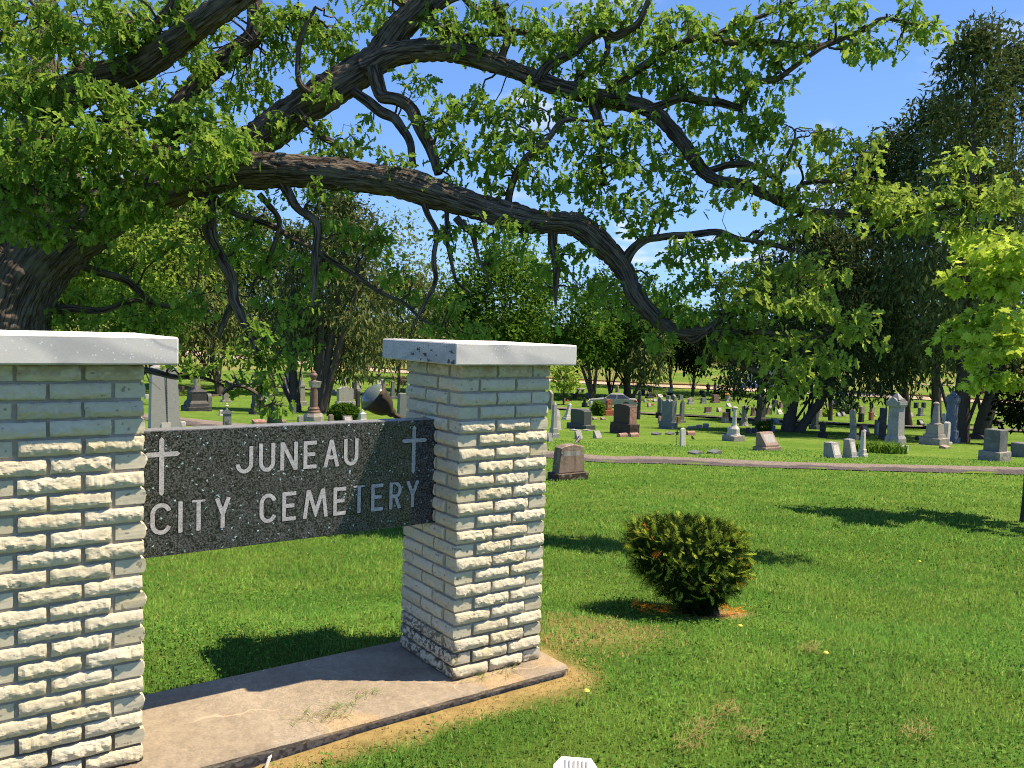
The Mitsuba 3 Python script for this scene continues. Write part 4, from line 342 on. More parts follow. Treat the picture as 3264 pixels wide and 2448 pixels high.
TREE_ROWS = [
    ('cedar', 54.44, 25.76, 54.16, 27.0, np.float64(-0.14), np.float64(17.86), np.float64(3.61), 7, {'tr': 0.42}, 'tall dark cedar with thick black trunk left of the blue-grey monument', 'cedar_tree'),
    ('cedar', 37.43, 15.91, 37.83, 16.54, np.float64(1.37), np.float64(15.94), np.float64(2.76), 6, {'tr': 0.5}, 'tallest olive-green cedar with broad grey trunk behind the blue-grey monument', 'cedar_tree'),
    ('cedar', 42.92, 17.52, 44.05, 17.72, np.float64(1.88), np.float64(17.09), np.float64(2.92), 6, {'tr': 0.5, 'lean': 1}, 'tall olive cedar at the right edge with flaring leaning trunk', 'cedar_tree'),
    ('cedar', 35.34, 23.7, 36.06, 23.7, np.float64(-1.08), np.float64(7.6), np.float64(3.62), 7, {'tr': 0.42}, 'twin-trunk cedar with dark crown behind the low oak sprays, straight trunk', 'cedar_tree'),
    ('cedar', 35.69, 23.19, 37.47, 22.41, np.float64(-0.84), np.float64(6.99), np.float64(3.44), 7, {'tr': 0.32, 'lean': 1}, 'dark cedar with leaning trunk joined to the twin-trunk cedar', 'cedar_tree'),
    ('cedar', 57.85, 29.58, 56.37, 31.64, np.float64(-1.11), np.float64(16.89), np.float64(4.63), 7, {'tr': 0.3}, 'dark cedar filling the middle of the right-hand trees', 'cedar_tree'),
    ('cedar', 60.3, 37.68, 60.32, 38.73, np.float64(1.25), np.float64(15.32), np.float64(3.01), 14, {'tr': 0.22, 'thin': 1}, 'slim open cedar showing between the oak branches', 'cedar_tree'),
    ('broad', 126.12, 70.32, 125.85, 71.51, np.float64(-3.39), np.float64(14.69), np.float64(9.06), 4, {'tr': 0.35}, 'dark maple with low spreading crown before the far road', 'maple_tree'),
    ('broad', 59.32, 83.17, 59.29, 84.07, np.float64(-4.68), np.float64(13.72), np.float64(7.34), 5, {'tr': 0.5, 'dense': 1}, 'dense bright green maple standing behind the right marble cap', 'maple_tree'),
    ('broad', 55.89, 85.9, 54.38, 87.67, np.float64(-3.7), np.float64(7.79), np.float64(4.57), 4, {'tr': 0.3}, 'green tree between the dense maple and the olive cedars', 'maple_tree'),
    ('broad', 62.62, 70.15, 61.52, 71.56, np.float64(-4.23), np.float64(7.4), np.float64(4.19), 4, {'tr': 0.3, 'fork': 1}, 'dark tree with forked trunk left of the silver car', 'maple_tree'),
    ('broad', 71.18, 73.44, 71.0, 74.33, np.float64(-3.74), np.float64(9.99), np.float64(5.9), 4, {'tr': 0.6}, 'tall tree with pale thick trunk behind the silver car', 'ash_tree'),
    ('broad', 71.64, 77.08, 71.89, 77.47, np.float64(-4.36), np.float64(5.74), np.float64(3.65), 4, {'tr': 0.18, 'fork': 1}, 'clump of thin dark stems behind the silver car', 'thicket_tree'),
    ('cedar', 68.19, 69.43, 69.64, 68.93, np.float64(-3.96), np.float64(4.82), np.float64(2.62), 6, {'tr': 0.3, 'lean': 1}, 'leaning dark cedar right of the silver car', 'cedar_tree'),
    ('broad', 94.67, 88.24, 93.97, 89.44, np.float64(-4.37), np.float64(8.31), np.float64(5.38), 5, {'tr': 0.3}, 'bright green tree left of the dark round tree', 'maple_tree'),
    ('broad', 83.87, 74.13, 83.88, 74.67, np.float64(-4.28), np.float64(4.58), np.float64(3.59), 8, {'tr': 0.3, 'dense': 1}, 'small dark round tree with straight trunk left of the two people', 'round_tree'),
    ('cone', 84.25, 67.4, 84.3, 67.67, np.float64(-6.56), np.float64(1.2), np.float64(2.42), 8, {'tr': 0.2}, 'black conical yew right of the two people', 'conical_yew'),
    ('broad', 96.61, 73.09, 97.1, 73.64, np.float64(-2.96), np.float64(12.22), np.float64(7.38), 4, {'tr': 0.35}, 'dark maple behind the low oak sprays at centre right', 'maple_tree'),
    ('broad', 52.51, 63.2, 52.65, 63.32, np.float64(-5.25), np.float64(-1.02), np.float64(1.29), 1, {'tr': 0.1}, 'small leafy yellow-green tree against the right pillar', 'sapling'),
    ('cedar', 17.36, 46.35, 17.26, 47.02, np.float64(-0.1), np.float64(7.44), np.float64(2.52), 6, {'tr': 0.42}, 'olive cedar with thick straight trunk right of the white obelisk', 'cedar_tree'),
    ('cedar', 18.06, 44.04, 19.46, 43.63, np.float64(-1.44), np.float64(9.08), np.float64(2.82), 14, {'tr': 0.4, 'fork': 1}, 'broad olive cedar with forked trunk behind the sign', 'cedar_tree'),
    ('cedar', 32.73, 80.29, 33.88, 80.56, np.float64(-0.26), np.float64(15.87), np.float64(4.29), 6, {'tr': 0.45}, 'tall olive cedar behind the forked one', 'cedar_tree'),
    ('cedar', 42.12, 79.33, 42.78, 79.53, np.float64(-2.16), np.float64(6.85), np.float64(5.74), 14, {'tr': 0.25}, 'olive cedar left of the right marble cap', 'cedar_tree'),
    ('cedar', 32.99, 93.42, 30.44, 96.31, np.float64(-1.55), np.float64(15.07), np.float64(6.11), 6, {'tr': 0.4}, 'dense grey-green cedar at left centre', 'cedar_tree'),
    ('cedar', 22.58, 79.3, 20.24, 81.92, np.float64(-1.46), np.float64(13.14), np.float64(5.49), 14, {'tr': 0.45}, 'dense olive cedar at left, behind the hanging oak limb', 'cedar_tree'),
    ('broad', 18.26, 78.36, 15.08, 81.68, np.float64(-0.33), np.float64(14.84), np.float64(6.14), 1, {'tr': 0.4, 'dense': 1}, 'yellow-green tree at far left behind the oak trunk', 'maple_tree'),
    ('broad', 13.72, 92.69, 11.24, 95.62, np.float64(-0.8), np.float64(17.41), np.float64(7.5), 5, {'tr': 0.4, 'dense': 1}, 'bright green tree behind the oak trunk at the left edge', 'maple_tree'),
    ('broad', 6.84, 91.66, 4.52, 94.56, np.float64(-0.29), np.float64(19.37), np.float64(7.08), 1, {'tr': 0.4, 'dense': 1}, 'leafy tree outside the left edge behind the oak', 'maple_tree'),
    ('broad', 61.57, 109.72, 64.06, 108.93, np.float64(-2.06), np.float64(13.8), np.float64(5.78), 10, {'tr': 0.3, 'thin': 1}, 'pale green ash far behind the olive cedars', 'ash_tree'),
    ('broad', 56.56, 122.53, 59.25, 122.04, np.float64(0.93), np.float64(21.77), np.float64(8.66), 10, {'tr': 0.3, 'thin': 1}, 'pale feathery ash showing above the far cedars', 'ash_tree'),
    ('broad', 20.12, 93.76, 24.21, 92.14, np.float64(2.3), np.float64(18.73), np.float64(7.21), 5, {'tr': 0.4}, 'distant tall maple above the left-hand cedars', 'maple_tree'),
    ('broad', 11.37, 56.43, 11.27, 56.96, np.float64(-1.41), np.float64(4.49), np.float64(2.32), 4, {'tr': 0.3}, 'dark tree in shade just beyond the big grey obelisk', 'maple_tree'),
    ('broad', 62.5, 117.68, 62.82, 117.91, np.float64(-3.97), np.float64(1.6), np.float64(4.32), 4, {'tr': 0.14}, 'young tree with thin trunk left of the right brick pillar', 'young_tree'),
    ('maple', 11.38, 2.2, 11.47, 2.4, np.float64(1.09), np.float64(3.64), np.float64(1.31), 3, {'tr': 0.055}, 'young yellow-green maple leaning in at the right edge', 'young_maple'),
    ('broad', 73.63, 31.18, 73.67, 31.47, np.float64(-2.7), np.float64(0.33), np.float64(1.76), 9, {'tr': 0.1}, 'pink-blossomed crab apple between the leaning trunk and the dark shrub', 'crab_apple'),
    ('broad', 38.12, 13.28, 38.09, 13.46, np.float64(-2.62), np.float64(1.33), np.float64(1.32), 8, {'tr': 0.1, 'shrub': 1}, 'dark rounded shrub at the right edge above the grey block', 'shrub'),
]
WOOD = [(8.7, 279.3, 2.7), (26.5, 266.7, 5.2), (47.8, 251.4, 6.9), (70.7, 241.1, 7.0), (92.4, 225.3, 5.6), (114.2, 209.5, 4.3), (130.2, 185.5, 2.9), (144.3, 169.1, 2.3), (161.3, 156.8, 2.1), (174.3, 141.4, 5.2), (191.0, 129.4, 5.1), (207.6, 117.4, 5.7), (224.2, 105.5, 6.4), (244.2, 91.1, 7.2)]

# ---------------------------------------------------------------- helpers
def num(name):
    k, n = name, 0
    while k in USED:
        n += 1; k = f'{name}_{n:03d}'
    USED.add(k); return k
USED = set()
_cnt = {}
def part(parent, name):
    """The next key for a part of this name under the parent."""
    c = _cnt.get((parent, name), 0); _cnt[(parent, name)] = c + 1
    return f'{parent}__{name}' + (f'_{c:03d}' if c else '')
def put(key, mesh, bsdf, smooth=False, uv=None):
    scene[key] = mikit.ply(mesh, bsdf, smooth, uv=uv); return key
def putpal(key, mesh, bsdf, pal, smooth=False, extra=0.5):
    """A mesh whose uv carries its palette entry."""
    v, f, n = meshkit.arrays(mesh, False)
    return put(key, (v, f), bsdf, smooth, uv=np.tile([[pal + 0.5, extra]], (len(v), 1)))
def thing(name, label, cat, group=None):
    k = num(name); labels[k] = {'label': label, 'category': cat}
    if group: labels[k]['group'] = group
    return k
def struct(name): labels[name] = {'kind': 'structure'}; USED.add(name); return name
def box(x0, x1, y0, y1, z0, z1):
    return trimesh.creation.box(extents=(x1 - x0, y1 - y0, z1 - z0), transform=trimesh.transformations.translation_matrix(((x0 + x1) / 2, (y0 + y1) / 2, (z0 + z1) / 2)))
def cbox(x0, x1, y0, y1, z0, z1, c=0.004):
    """A box with chamfered edges."""
    P = []
    for x in (x0, x1):
        for y in (y0, y1):
            for z in (z0, z1):
                sx, sy, sz = (c if x == x0 else -c), (c if y == y0 else -c), (c if z == z0 else -c)
                P += [(x + sx, y + sy, z), (x + sx, y, z + sz), (x, y + sy, z + sz)]
    return trimesh.convex.convex_hull(np.array(P))
def cat(ms): return trimesh.util.concatenate(ms)
def lathe(prof, n=24):
    return trimesh.creation.revolve(np.array(prof, float), sections=n)
def extr(poly, depth):
    """Polygon in (x, z) extruded along y, centred on y = 0."""
    m = trimesh.creation.extrude_polygon(poly, depth, engine='earcut')
    v = np.array(m.vertices); w = np.stack([v[:, 0], depth / 2 - v[:, 2], v[:, 1]], -1)
    return trimesh.Trimesh(w, m.faces, process=False)
def moved(m, loc=(0, 0, 0), yaw=0.0, lean=(0, 0)):
    m = m.copy(); M = np.eye(4)
    cy, sy = math.cos(yaw), math.sin(yaw)
    R = np.array([[cy, -sy, 0], [sy, cy, 0], [0, 0, 1]])
    L = np.array([[1, 0, math.tan(lean[0])], [0, 1, math.tan(lean[1])], [0, 0, 1]])
    M[:3, :3] = R @ L; M[:3, 3] = loc
    m.apply_transform(M); return m
def rough_sub(m, edge, amp, seed=0, freq=9.0, keep_top=False):
    """Subdivide and push about: quarry-faced stone."""
    v, f = trimesh.remesh.subdivide_to_size(m.vertices, m.faces, edge)
    m = trimesh.Trimesh(v, f); m.merge_vertices()
    n = m.vertex_normals; d = (meshkit.fbm(m.vertices * freq + seed * 3.1, 3, seed) - 0.45) * 2 * amp
    if keep_top:
        top = m.vertices[:, 2].max(); d = d * (m.vertices[:, 2] < top - 1e-3)
    m.vertices = m.vertices + n * d[:, None]
    return m
def spline(pts, n):
    """Catmull-Rom through rows of pts, n samples."""
    p = np.asarray(pts, float)
    if len(p) == 2: return p[0] + (p[1] - p[0]) * np.linspace(0, 1, n)[:, None]
    q = np.vstack([2 * p[0] - p[1], p, 2 * p[-1] - p[-2]])
    u = np.linspace(0, len(p) - 1 - 1e-9, n); i = u.astype(int); t = (u - i)[:, None]
    a, b, c, d = q[i], q[i + 1], q[i + 2], q[i + 3]
    return 0.5 * (2 * b + (c - a) * t + (2 * a - 5 * b + 4 * c - d) * t ** 2 + (3 * b - a - 3 * c + d) * t ** 3)
def tube(pts, rad, sides=8, bump=0.0, seed=0, cap=True):
    """A tube along points; returns (v, f, uv) with uv in metres round and along."""
    p = np.asarray(pts, float); rad = np.broadcast_to(np.asarray(rad, float), (len(p),))
    t = np.gradient(p, axis=0); t /= np.linalg.norm(t, axis=1, keepdims=True) + 1e-12
    a = np.cross(t[0], [0, 0, 1.0] if abs(t[0][2]) < 0.9 else [1.0, 0, 0]); a /= np.linalg.norm(a)
    A = np.zeros_like(p)
    for i in range(len(p)):
        a = a - t[i] * (a @ t[i]); a /= np.linalg.norm(a) + 1e-12; A[i] = a
    B = np.cross(t, A)
    ang = np.linspace(0, 2 * np.pi, sides + 1)
    ln = np.concatenate([[0], np.cumsum(np.linalg.norm(np.diff(p, axis=0), axis=1))])
    r = np.repeat(rad[:, None], sides + 1, 1)
    if bump:
        q = np.stack([np.cos(ang)[None] * rad[:, None] * 24, np.sin(ang)[None] * rad[:, None] * 24, np.broadcast_to(ln[:, None] * 8.5, r.shape)], -1)
        n1 = np.abs(meshkit.noise(q + seed, seed) - 0.5) * 2; n2 = meshkit.noise(q * 0.22 + seed, seed + 2)
        r = r * (1 + 0.16 * (n2 - 0.5)) + bump * (np.minimum(n1, 0.55) / 0.55 - 0.7) * np.minimum(1, rad / 0.12)[:, None]
        r[:, -1] = r[:, 0]
    v = p[:, None] + r[..., None] * (np.cos(ang)[None, :, None] * A[:, None] + np.sin(ang)[None, :, None] * B[:, None])
    uv = np.stack([np.broadcast_to(ang[None] / (2 * np.pi) * max(1, round(2 * np.pi * rad.max() / 0.2)), r.shape), np.broadcast_to(ln[:, None], r.shape)], -1)
    i, j = np.meshgrid(np.arange(len(p) - 1), np.arange(sides), indexing='ij'); w = sides + 1
    q = np.stack([i * w + j, i * w + j + 1, (i + 1) * w + j + 1, (i + 1) * w + j], -1).reshape(-1, 4)
    f = np.vstack([q[:, [0, 1, 2]], q[:, [0, 2, 3]]])
    return v.reshape(-1, 3), f, uv.reshape(-1, 2)
def join(parts):
    """Joins (v, f, uv) triples."""
    at = np.cumsum([0] + [len(p[0]) for p in parts])
    return np.vstack([p[0] for p in parts]), np.vstack([p[1] + a for p, a in zip(parts, at)]), np.vstack([p[2] for p in parts])
def putjoin(key, parts, bsdf, smooth=True):
    v, f, uv = join(parts); return put(key, (v, f), bsdf, smooth, uv=uv)
def scatter(tv, tf, R, P, S, uvs):
    """Copies of template (tv, tf) under rotations R (n,3,3), positions P, sizes S; per-copy uv."""
    n, k = len(P), len(tv)
    v = np.einsum('nij,kj->nki', R, tv) * np.asarray(S).reshape(n, 1, -1) + P[:, None]
    f = (tf[None] + (np.arange(n) * k)[:, None, None]).reshape(-1, 3)
    return v.reshape(-1, 3), f, np.repeat(uvs, k, 0)
def frames(dirs, ups):
    """Rotations whose x axis is dirs and z axis near ups."""
    x = dirs / (np.linalg.norm(dirs, axis=1, keepdims=True) + 1e-9)
    y = np.cross(ups, x); y /= np.linalg.norm(y, axis=1, keepdims=True) + 1e-9
    return np.stack([x, y, np.cross(x, y)], -1)

# ---------------------------------------------------------------- materials
C3 = mi.Color3f
def pick(u, cols):
    i = dr.floor(u); c = C3(cols[0])
    for k in range(1, len(cols)): c = dr.select(i > k - 0.5, C3(cols[k]), c)
    return c
def two(d): return {'type': 'twosided', 'bsdf': d}
def diffuse(fn): return two({'type': 'diffuse', 'reflectance': mikit.proc(fn)})
def bumped(d, fn, eps=1e-3, scale=1.0): return two({'type': 'bumpmap', 'arbitrary': mikit.proc(fn, eps), 'bsdf': d, 'scale': scale})
def f3(p, s, o=3): return mikit.fbm(p.x * s, p.y * s, p.z * s, o)
def n3(p, s): return mikit.noise(p.x * s, p.y * s, p.z * s)

def slab_dist(p):
    dx = dr.maximum(dr.maximum(SLAB[0] - p.x, p.x - SLAB[2]), 0); dy = dr.maximum(dr.maximum(SLAB[1] - p.y, p.y - SLAB[3]), 0)
    return dr.sqrt(dx * dx + dy * dy)
YEW = np.array([2.60, 0.67])                      # stem of the clipped yew
def dry_at(p):
    """Cover of dry, scorched turf: along the footing's front edge, round the yew, and patches."""
    d = slab_dist(p) + 0.10 * (n3(p, 5.0) - 0.5) + 0.05 * (n3(p, 17.0) - 0.5)
    a = 1 - mikit.smoothstep(0.05, 0.24, d)
    a = a * mikit.smoothstep(-0.1, 0.2, 0.25 - p.y + p.x * 0.1)
    e = dr.sqrt(dr.square(p.x - YEW[0] - 0.05) + dr.square((p.y - YEW[1] + 0.03) * 1.2)) + 0.14 * (n3(p, 6.0) - 0.5)
    b = 1 - mikit.smoothstep(0.16, 0.36, e)
    q = dr.sqrt(dr.square(p.x - 1.25) + dr.square(p.y - 0.35) * 1.3) + 0.5 * (n3(p, 2.7) - 0.5)
    c = (1 - mikit.smoothstep(0.15, 0.6, q)) * 0.5
    return dr.maximum(dr.maximum(a, b), c)
def lawn_fn(p, n, uv):
    big = f3(p, 0.35, 3); mid = f3(p, 2.3, 3); fine = n3(p, 38.0); far = mikit.noise(p.x * 7, p.y * 7)
    c = mikit.mix(LAWN_A, LAWN_B, mikit.smoothstep(0.3, 0.75, 0.55 * big + 0.45 * mid))
    c = mikit.mix(c, (0.21, 0.22, 0.065), 0.35 * mikit.smoothstep(0.6, 0.8, f3(p, 1.1, 3)))
    c = c * (0.72 + 0.36 * fine + 0.2 * far)
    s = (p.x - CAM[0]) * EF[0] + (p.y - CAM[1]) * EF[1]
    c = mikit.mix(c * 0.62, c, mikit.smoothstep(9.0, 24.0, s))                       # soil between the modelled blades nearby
    c = mikit.mix(c, (0.20, 0.20, 0.075), 0.8 * mikit.smoothstep(139, 146, s) * mikit.smoothstep(0.3, 0.6, f3(p, 0.12, 2)))
    return mikit.mix(c, mikit.mix((0.24, 0.17, 0.075), (0.34, 0.25, 0.11), fine), 0.85 * dry_at(p))
LAWN_A, LAWN_B = (0.078, 0.152, 0.024), (0.130, 0.202, 0.040)
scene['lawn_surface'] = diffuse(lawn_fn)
BLADES = [(0.098, 0.225, 0.040), (0.158, 0.285, 0.052), (0.24, 0.34, 0.105), (0.36, 0.29, 0.13), (0.30, 0.22, 0.08)]
def blade_fn(p, n, uv):
    return pick(uv.x, BLADES) * (0.62 + 0.75 * (uv.x - dr.floor(uv.x))) * (0.78 + 0.44 * f3(p, 1.3, 2))
scene['blade'] = {'type': 'principledthin', 'base_color': mikit.proc(blade_fn), 'roughness': 0.5, 'diff_trans': 0.9, 'spec_trans': 0.0, 'eta': 1.33}
LEAVES = [(0.180, 0.315, 0.048), (0.285, 0.40, 0.066), (0.070, 0.135, 0.022), (0.46, 0.60, 0.085),   # 0-3 oak, oak young, oak dark, yellow maple
          (0.065, 0.140, 0.018), (0.120, 0.225, 0.030), (0.090, 0.125, 0.040), (0.046, 0.072, 0.026),  # 4-7 maple, light maple, cedar, dark cedar
          (0.018, 0.030, 0.012), (0.28, 0.115, 0.105), (0.16, 0.22, 0.075), (0.018, 0.042, 0.010),     # 8-11 very dark yew, pink crab, pale ash, yew bush
          (0.40, 0.52, 0.06), (0.70, 0.27, 0.03), (0.135, 0.160, 0.055), (0.07, 0.12, 0.05)]           # 12-15 yew tips, orange dead needles, olive cedar, plants
def leaf_fn(p, n, uv): return pick(uv.x, LEAVES) * (0.66 + 0.68 * (uv.x - dr.floor(uv.x)))
scene['leaf'] = {'type': 'principledthin', 'base_color': mikit.proc(leaf_fn), 'roughness': 0.30, 'diff_trans': 1.05, 'spec_trans': 0.0, 'eta': 1.45}
scene['needle'] = {'type': 'principledthin', 'base_color': mikit.proc(leaf_fn), 'roughness': 0.6, 'diff_trans': 0.4, 'spec_trans': 0.0, 'eta': 1.3}
def bark_fn(p, n, uv):
    g = mikit.noise(uv.x * 9.0, uv.y * 5.0, 3.0); h = mikit.fbm(uv.x * 26.0, uv.y * 10.0, 1.0, 3)
    c = mikit.mix((0.040, 0.033, 0.026), (0.19, 0.16, 0.125), mikit.smoothstep(0.3, 0.72, 0.45 * g + 0.55 * h))
    return mikit.mix(c, (0.16, 0.17, 0.12), 0.4 * mikit.smoothstep(0.62, 0.75, f3(p, 4.0, 3)))
def bark_h(p, n, uv):
    a = dr.abs(mikit.noise(uv.x * 11.0 + 0.6 * mikit.noise(uv.x * 5, uv.y * 4, 7.0), uv.y * 3.6, 2.0) - 0.5) * 2
    return 0.022 * dr.minimum(a, 0.5) + 0.006 * mikit.fbm(uv.x * 30.0, uv.y * 16.0, 4.0, 2)
scene['bark'] = bumped({'type': 'diffuse', 'reflectance': mikit.proc(bark_fn)}, bark_h, 0.003)
scene['far_bark'] = diffuse(lambda p, n, uv: mikit.mix((0.035, 0.028, 0.022), (0.13, 0.11, 0.09), mikit.fbm(uv.x * 14.0, uv.y * 2.2, 0.0, 3)))

def brick_fn(p, n, uv):
    t = mikit.cell_rand(uv.x * 97.0, 3, 1)
    c = mikit.mix((0.50, 0.465, 0.345), (0.57, 0.535, 0.42), t)
    c = mikit.mix(c, (0.55, 0.47, 0.265), 0.35 * mikit.smoothstep(0.5, 0.8, f3(p, 11.0, 3)))
    c = c * (0.88 + 0.2 * f3(p, 60.0, 2))
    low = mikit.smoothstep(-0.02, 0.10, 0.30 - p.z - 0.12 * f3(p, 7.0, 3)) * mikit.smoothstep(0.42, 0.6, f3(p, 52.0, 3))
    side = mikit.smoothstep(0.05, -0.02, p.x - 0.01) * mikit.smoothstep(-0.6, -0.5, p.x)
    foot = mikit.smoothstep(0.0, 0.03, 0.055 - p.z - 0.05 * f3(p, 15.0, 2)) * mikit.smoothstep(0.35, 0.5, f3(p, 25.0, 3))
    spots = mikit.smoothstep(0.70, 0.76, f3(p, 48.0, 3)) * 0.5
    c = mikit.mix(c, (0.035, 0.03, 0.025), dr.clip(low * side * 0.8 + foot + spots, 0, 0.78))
    crust = mikit.smoothstep(1.475, 1.53, p.z + 0.035 * f3(p, 22.0, 3)) * mikit.smoothstep(0.4, 0.6, f3(p, 30.0, 3))
    return mikit.mix(c, (0.30, 0.20, 0.10), 0.45 * crust)
scene['brick_face'] = diffuse(brick_fn)
def mortar_fn(p, n, uv):
    c = mikit.mix((0.27, 0.24, 0.20), (0.44, 0.40, 0.34), f3(p, 55.0, 3))
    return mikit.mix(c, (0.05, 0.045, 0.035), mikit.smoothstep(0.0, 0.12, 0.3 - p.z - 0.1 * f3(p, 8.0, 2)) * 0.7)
scene['mortar'] = diffuse(mortar_fn)
def marble_fn(p, n, uv):
    w = f3(p, 3.0, 3)
    v = dr.abs(mikit.noise(p.x * 5 + p.z * 13 + 2.6 * w, p.y * 5 + 1.5 * w, p.z * 3) - 0.5)
    c = mikit.mix((0.40, 0.41, 0.42), (0.56, 0.56, 0.55), mikit.smoothstep(0.0, 0.16, v))
    c = c * (0.93 + 0.12 * n3(p, 260.0)) * (0.92 + 0.14 * f3(p, 8, 2))
    c = mikit.mix(c, (0.9, 0.9, 0.9), mikit.smoothstep(0.985, 0.99, mikit.cell_rand(p.x * 210, p.y * 210, p.z * 210)) * 0.5)
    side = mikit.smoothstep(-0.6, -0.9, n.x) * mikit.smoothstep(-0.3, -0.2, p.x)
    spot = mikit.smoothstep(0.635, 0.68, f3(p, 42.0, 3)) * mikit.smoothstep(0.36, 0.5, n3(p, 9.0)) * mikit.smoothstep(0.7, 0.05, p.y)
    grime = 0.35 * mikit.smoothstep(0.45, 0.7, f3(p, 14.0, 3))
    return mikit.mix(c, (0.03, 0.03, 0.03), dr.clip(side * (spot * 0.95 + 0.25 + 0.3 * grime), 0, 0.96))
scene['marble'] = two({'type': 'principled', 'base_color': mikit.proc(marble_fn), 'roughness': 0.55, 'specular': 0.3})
def granite_fn(p, n, uv):
    d1, d2, r = mikit.voronoi(p.x * 150 + 9 * p.y, p.z * 150 + 40 * p.y)
    e1, e2, q = mikit.voronoi(p.x * 300 + 5, p.z * 300 + 60 * p.y)
    c = mikit.mix((0.012, 0.013, 0.016), (0.075, 0.080, 0.090), mikit.smoothstep(0.25, 0.85, r))
    c = mikit.mix(c, (0.135, 0.138, 0.145), mikit.smoothstep(0.72, 0.8, q) * 0.75)
    c = mikit.mix(c, (0.006, 0.007, 0.009), mikit.smoothstep(0.32, 0.2, q) * 0.8)
    return mikit.mix(c, (0.42, 0.60, 0.66), mikit.smoothstep(0.982, 0.986, r) * mikit.smoothstep(0.4, 0.5, q))
scene['granite'] = two({'type': 'principled', 'base_color': mikit.proc(granite_fn), 'roughness': 0.06, 'specular': 0.6})
scene['granite_top'] = two({'type': 'principled', 'base_color': mikit.proc(lambda p, n, uv: mikit.mix((0.10, 0.11, 0.12), (0.22, 0.23, 0.24), n3(p, 160.0))), 'roughness': 0.35, 'specular': 0.5})
scene['letter_face'] = diffuse(lambda p, n, uv: mikit.mix((0.30, 0.31, 0.33), (0.46, 0.47, 0.49), mikit.smoothstep(0.3, 0.6, f3(p, 190.0, 2))) * (0.8 + 0.25 * n3(p, 60.0)))
scene['letter_edge'] = two({'type': 'diffuse', 'reflectance': {'type': 'rgb', 'value': [0.012, 0.012, 0.014]}})
def slab_fn(p, n, uv):
    c = mikit.mix((0.235, 0.20, 0.15), (0.345, 0.30, 0.23), f3(p, 4.5, 4))
    c = mikit.mix(c, (0.19, 0.15, 0.115), 0.6 * mikit.smoothstep(0.52, 0.72, f3(p, 2.6, 3)))
    c = mikit.mix(c, (0.44, 0.30, 0.13), 0.4 * mikit.smoothstep(0.5, 0.7, n3(p, 5.2)) * mikit.smoothstep(0.12, -0.1, p.y))
    c = c * (0.8 + 0.3 * n3(p, 150.0)) * (0.9 + 0.2 * n3(p, 40.0))
    w = 0.10 * (f3(p, 6.0, 3) - 0.5)
    k1 = dr.abs(p.x + 0.80 + w * 1.6 + 0.25 * (p.y - 0.3)); k2 = dr.abs(p.y - 0.17 + w * 2.0 + 0.16 * (p.x + 0.9)); k3 = dr.abs(p.x - 0.02 - 0.7 * p.y + 2.2 * w); k4 = dr.abs(p.x + 0.28 + 0.4 * p.y + 1.8 * w)
    k = dr.minimum(dr.minimum(k1, k2), dr.minimum(k3, k4))
    crack = mikit.smoothstep(0.0065, 0.0015, k) * mikit.smoothstep(0.35, 0.5, n3(p, 4.0))
    c = mikit.mix(c, (0.46, 0.36, 0.25), crack * 0.8)
    side = mikit.smoothstep(-0.014, -0.03, p.z)
    return mikit.mix(c, mikit.mix((0.13, 0.115, 0.095), (0.34, 0.30, 0.25), mikit.smoothstep(0.3, 0.62, f3(p, 60.0, 3))), side)
scene['slab_concrete'] = bumped({'type': 'diffuse', 'reflectance': mikit.proc(slab_fn)}, lambda p, n, uv: 0.0012 * f3(p, 120.0, 2) + 0.002 * f3(p, 20.0, 2), 0.002)
def path_fn(p, n, uv):
    e = f3(p, 1.2, 3); g = mikit.noise(p.x * 30, p.y * 30)
    c = mikit.mix((0.062, 0.057, 0.062), (0.115, 0.104, 0.108), e) * (0.7 + 0.6 * g)
    edge = mikit.smoothstep(0.42, 0.60, uv.x + 0.34 * (mikit.noise(p.x * 1.1, p.y * 1.1) - 0.5) + 0.2 * (mikit.noise(p.x * 6, p.y * 6) - 0.5))
    c = mikit.mix(c, mikit.mix((0.16, 0.14, 0.122), (0.25, 0.215, 0.18), g), edge * 0.85)
    return mikit.mix(c, (0.11, 0.19, 0.02), 0.85 * mikit.smoothstep(0.66, 0.72, mikit.noise(p.x * 1.7 + 9, p.y * 1.7)) * mikit.smoothstep(0.35, 0.1, uv.x))
scene['path_surface'] = diffuse(path_fn)
scene['road_concrete'] = diffuse(lambda p, n, uv: mikit.mix((0.35, 0.285, 0.215), (0.44, 0.36, 0.275), f3(p, 0.6, 3)))
scene['kerb_concrete'] = diffuse(lambda p, n, uv: mikit.mix((0.17, 0.10, 0.05), (0.26, 0.17, 0.09), f3(p, 0.8, 2)))
STONES = [(0.36, 0.36, 0.35), (0.17, 0.18, 0.175), (0.075, 0.09, 0.085), (0.62, 0.60, 0.55), (0.33, 0.31, 0.27),   # 0 light, 1 grey, 2 dark green grey, 3 white, 4 weathered
          (0.20, 0.125, 0.095), (0.38, 0.225, 0.175), (0.36, 0.105, 0.06), (0.065, 0.042, 0.035), (0.022, 0.022, 0.025),  # 5 brown, 6 pink, 7 red, 8 dark brown, 9 black
          (0.36, 0.29, 0.21), (0.17, 0.20, 0.26), (0.19, 0.215, 0.215), (0.055, 0.055, 0.06), (0.30, 0.22, 0.18)]   # 10 tan, 11 blue grey, 12 pale blue grey, 13 charcoal, 14 rose grey
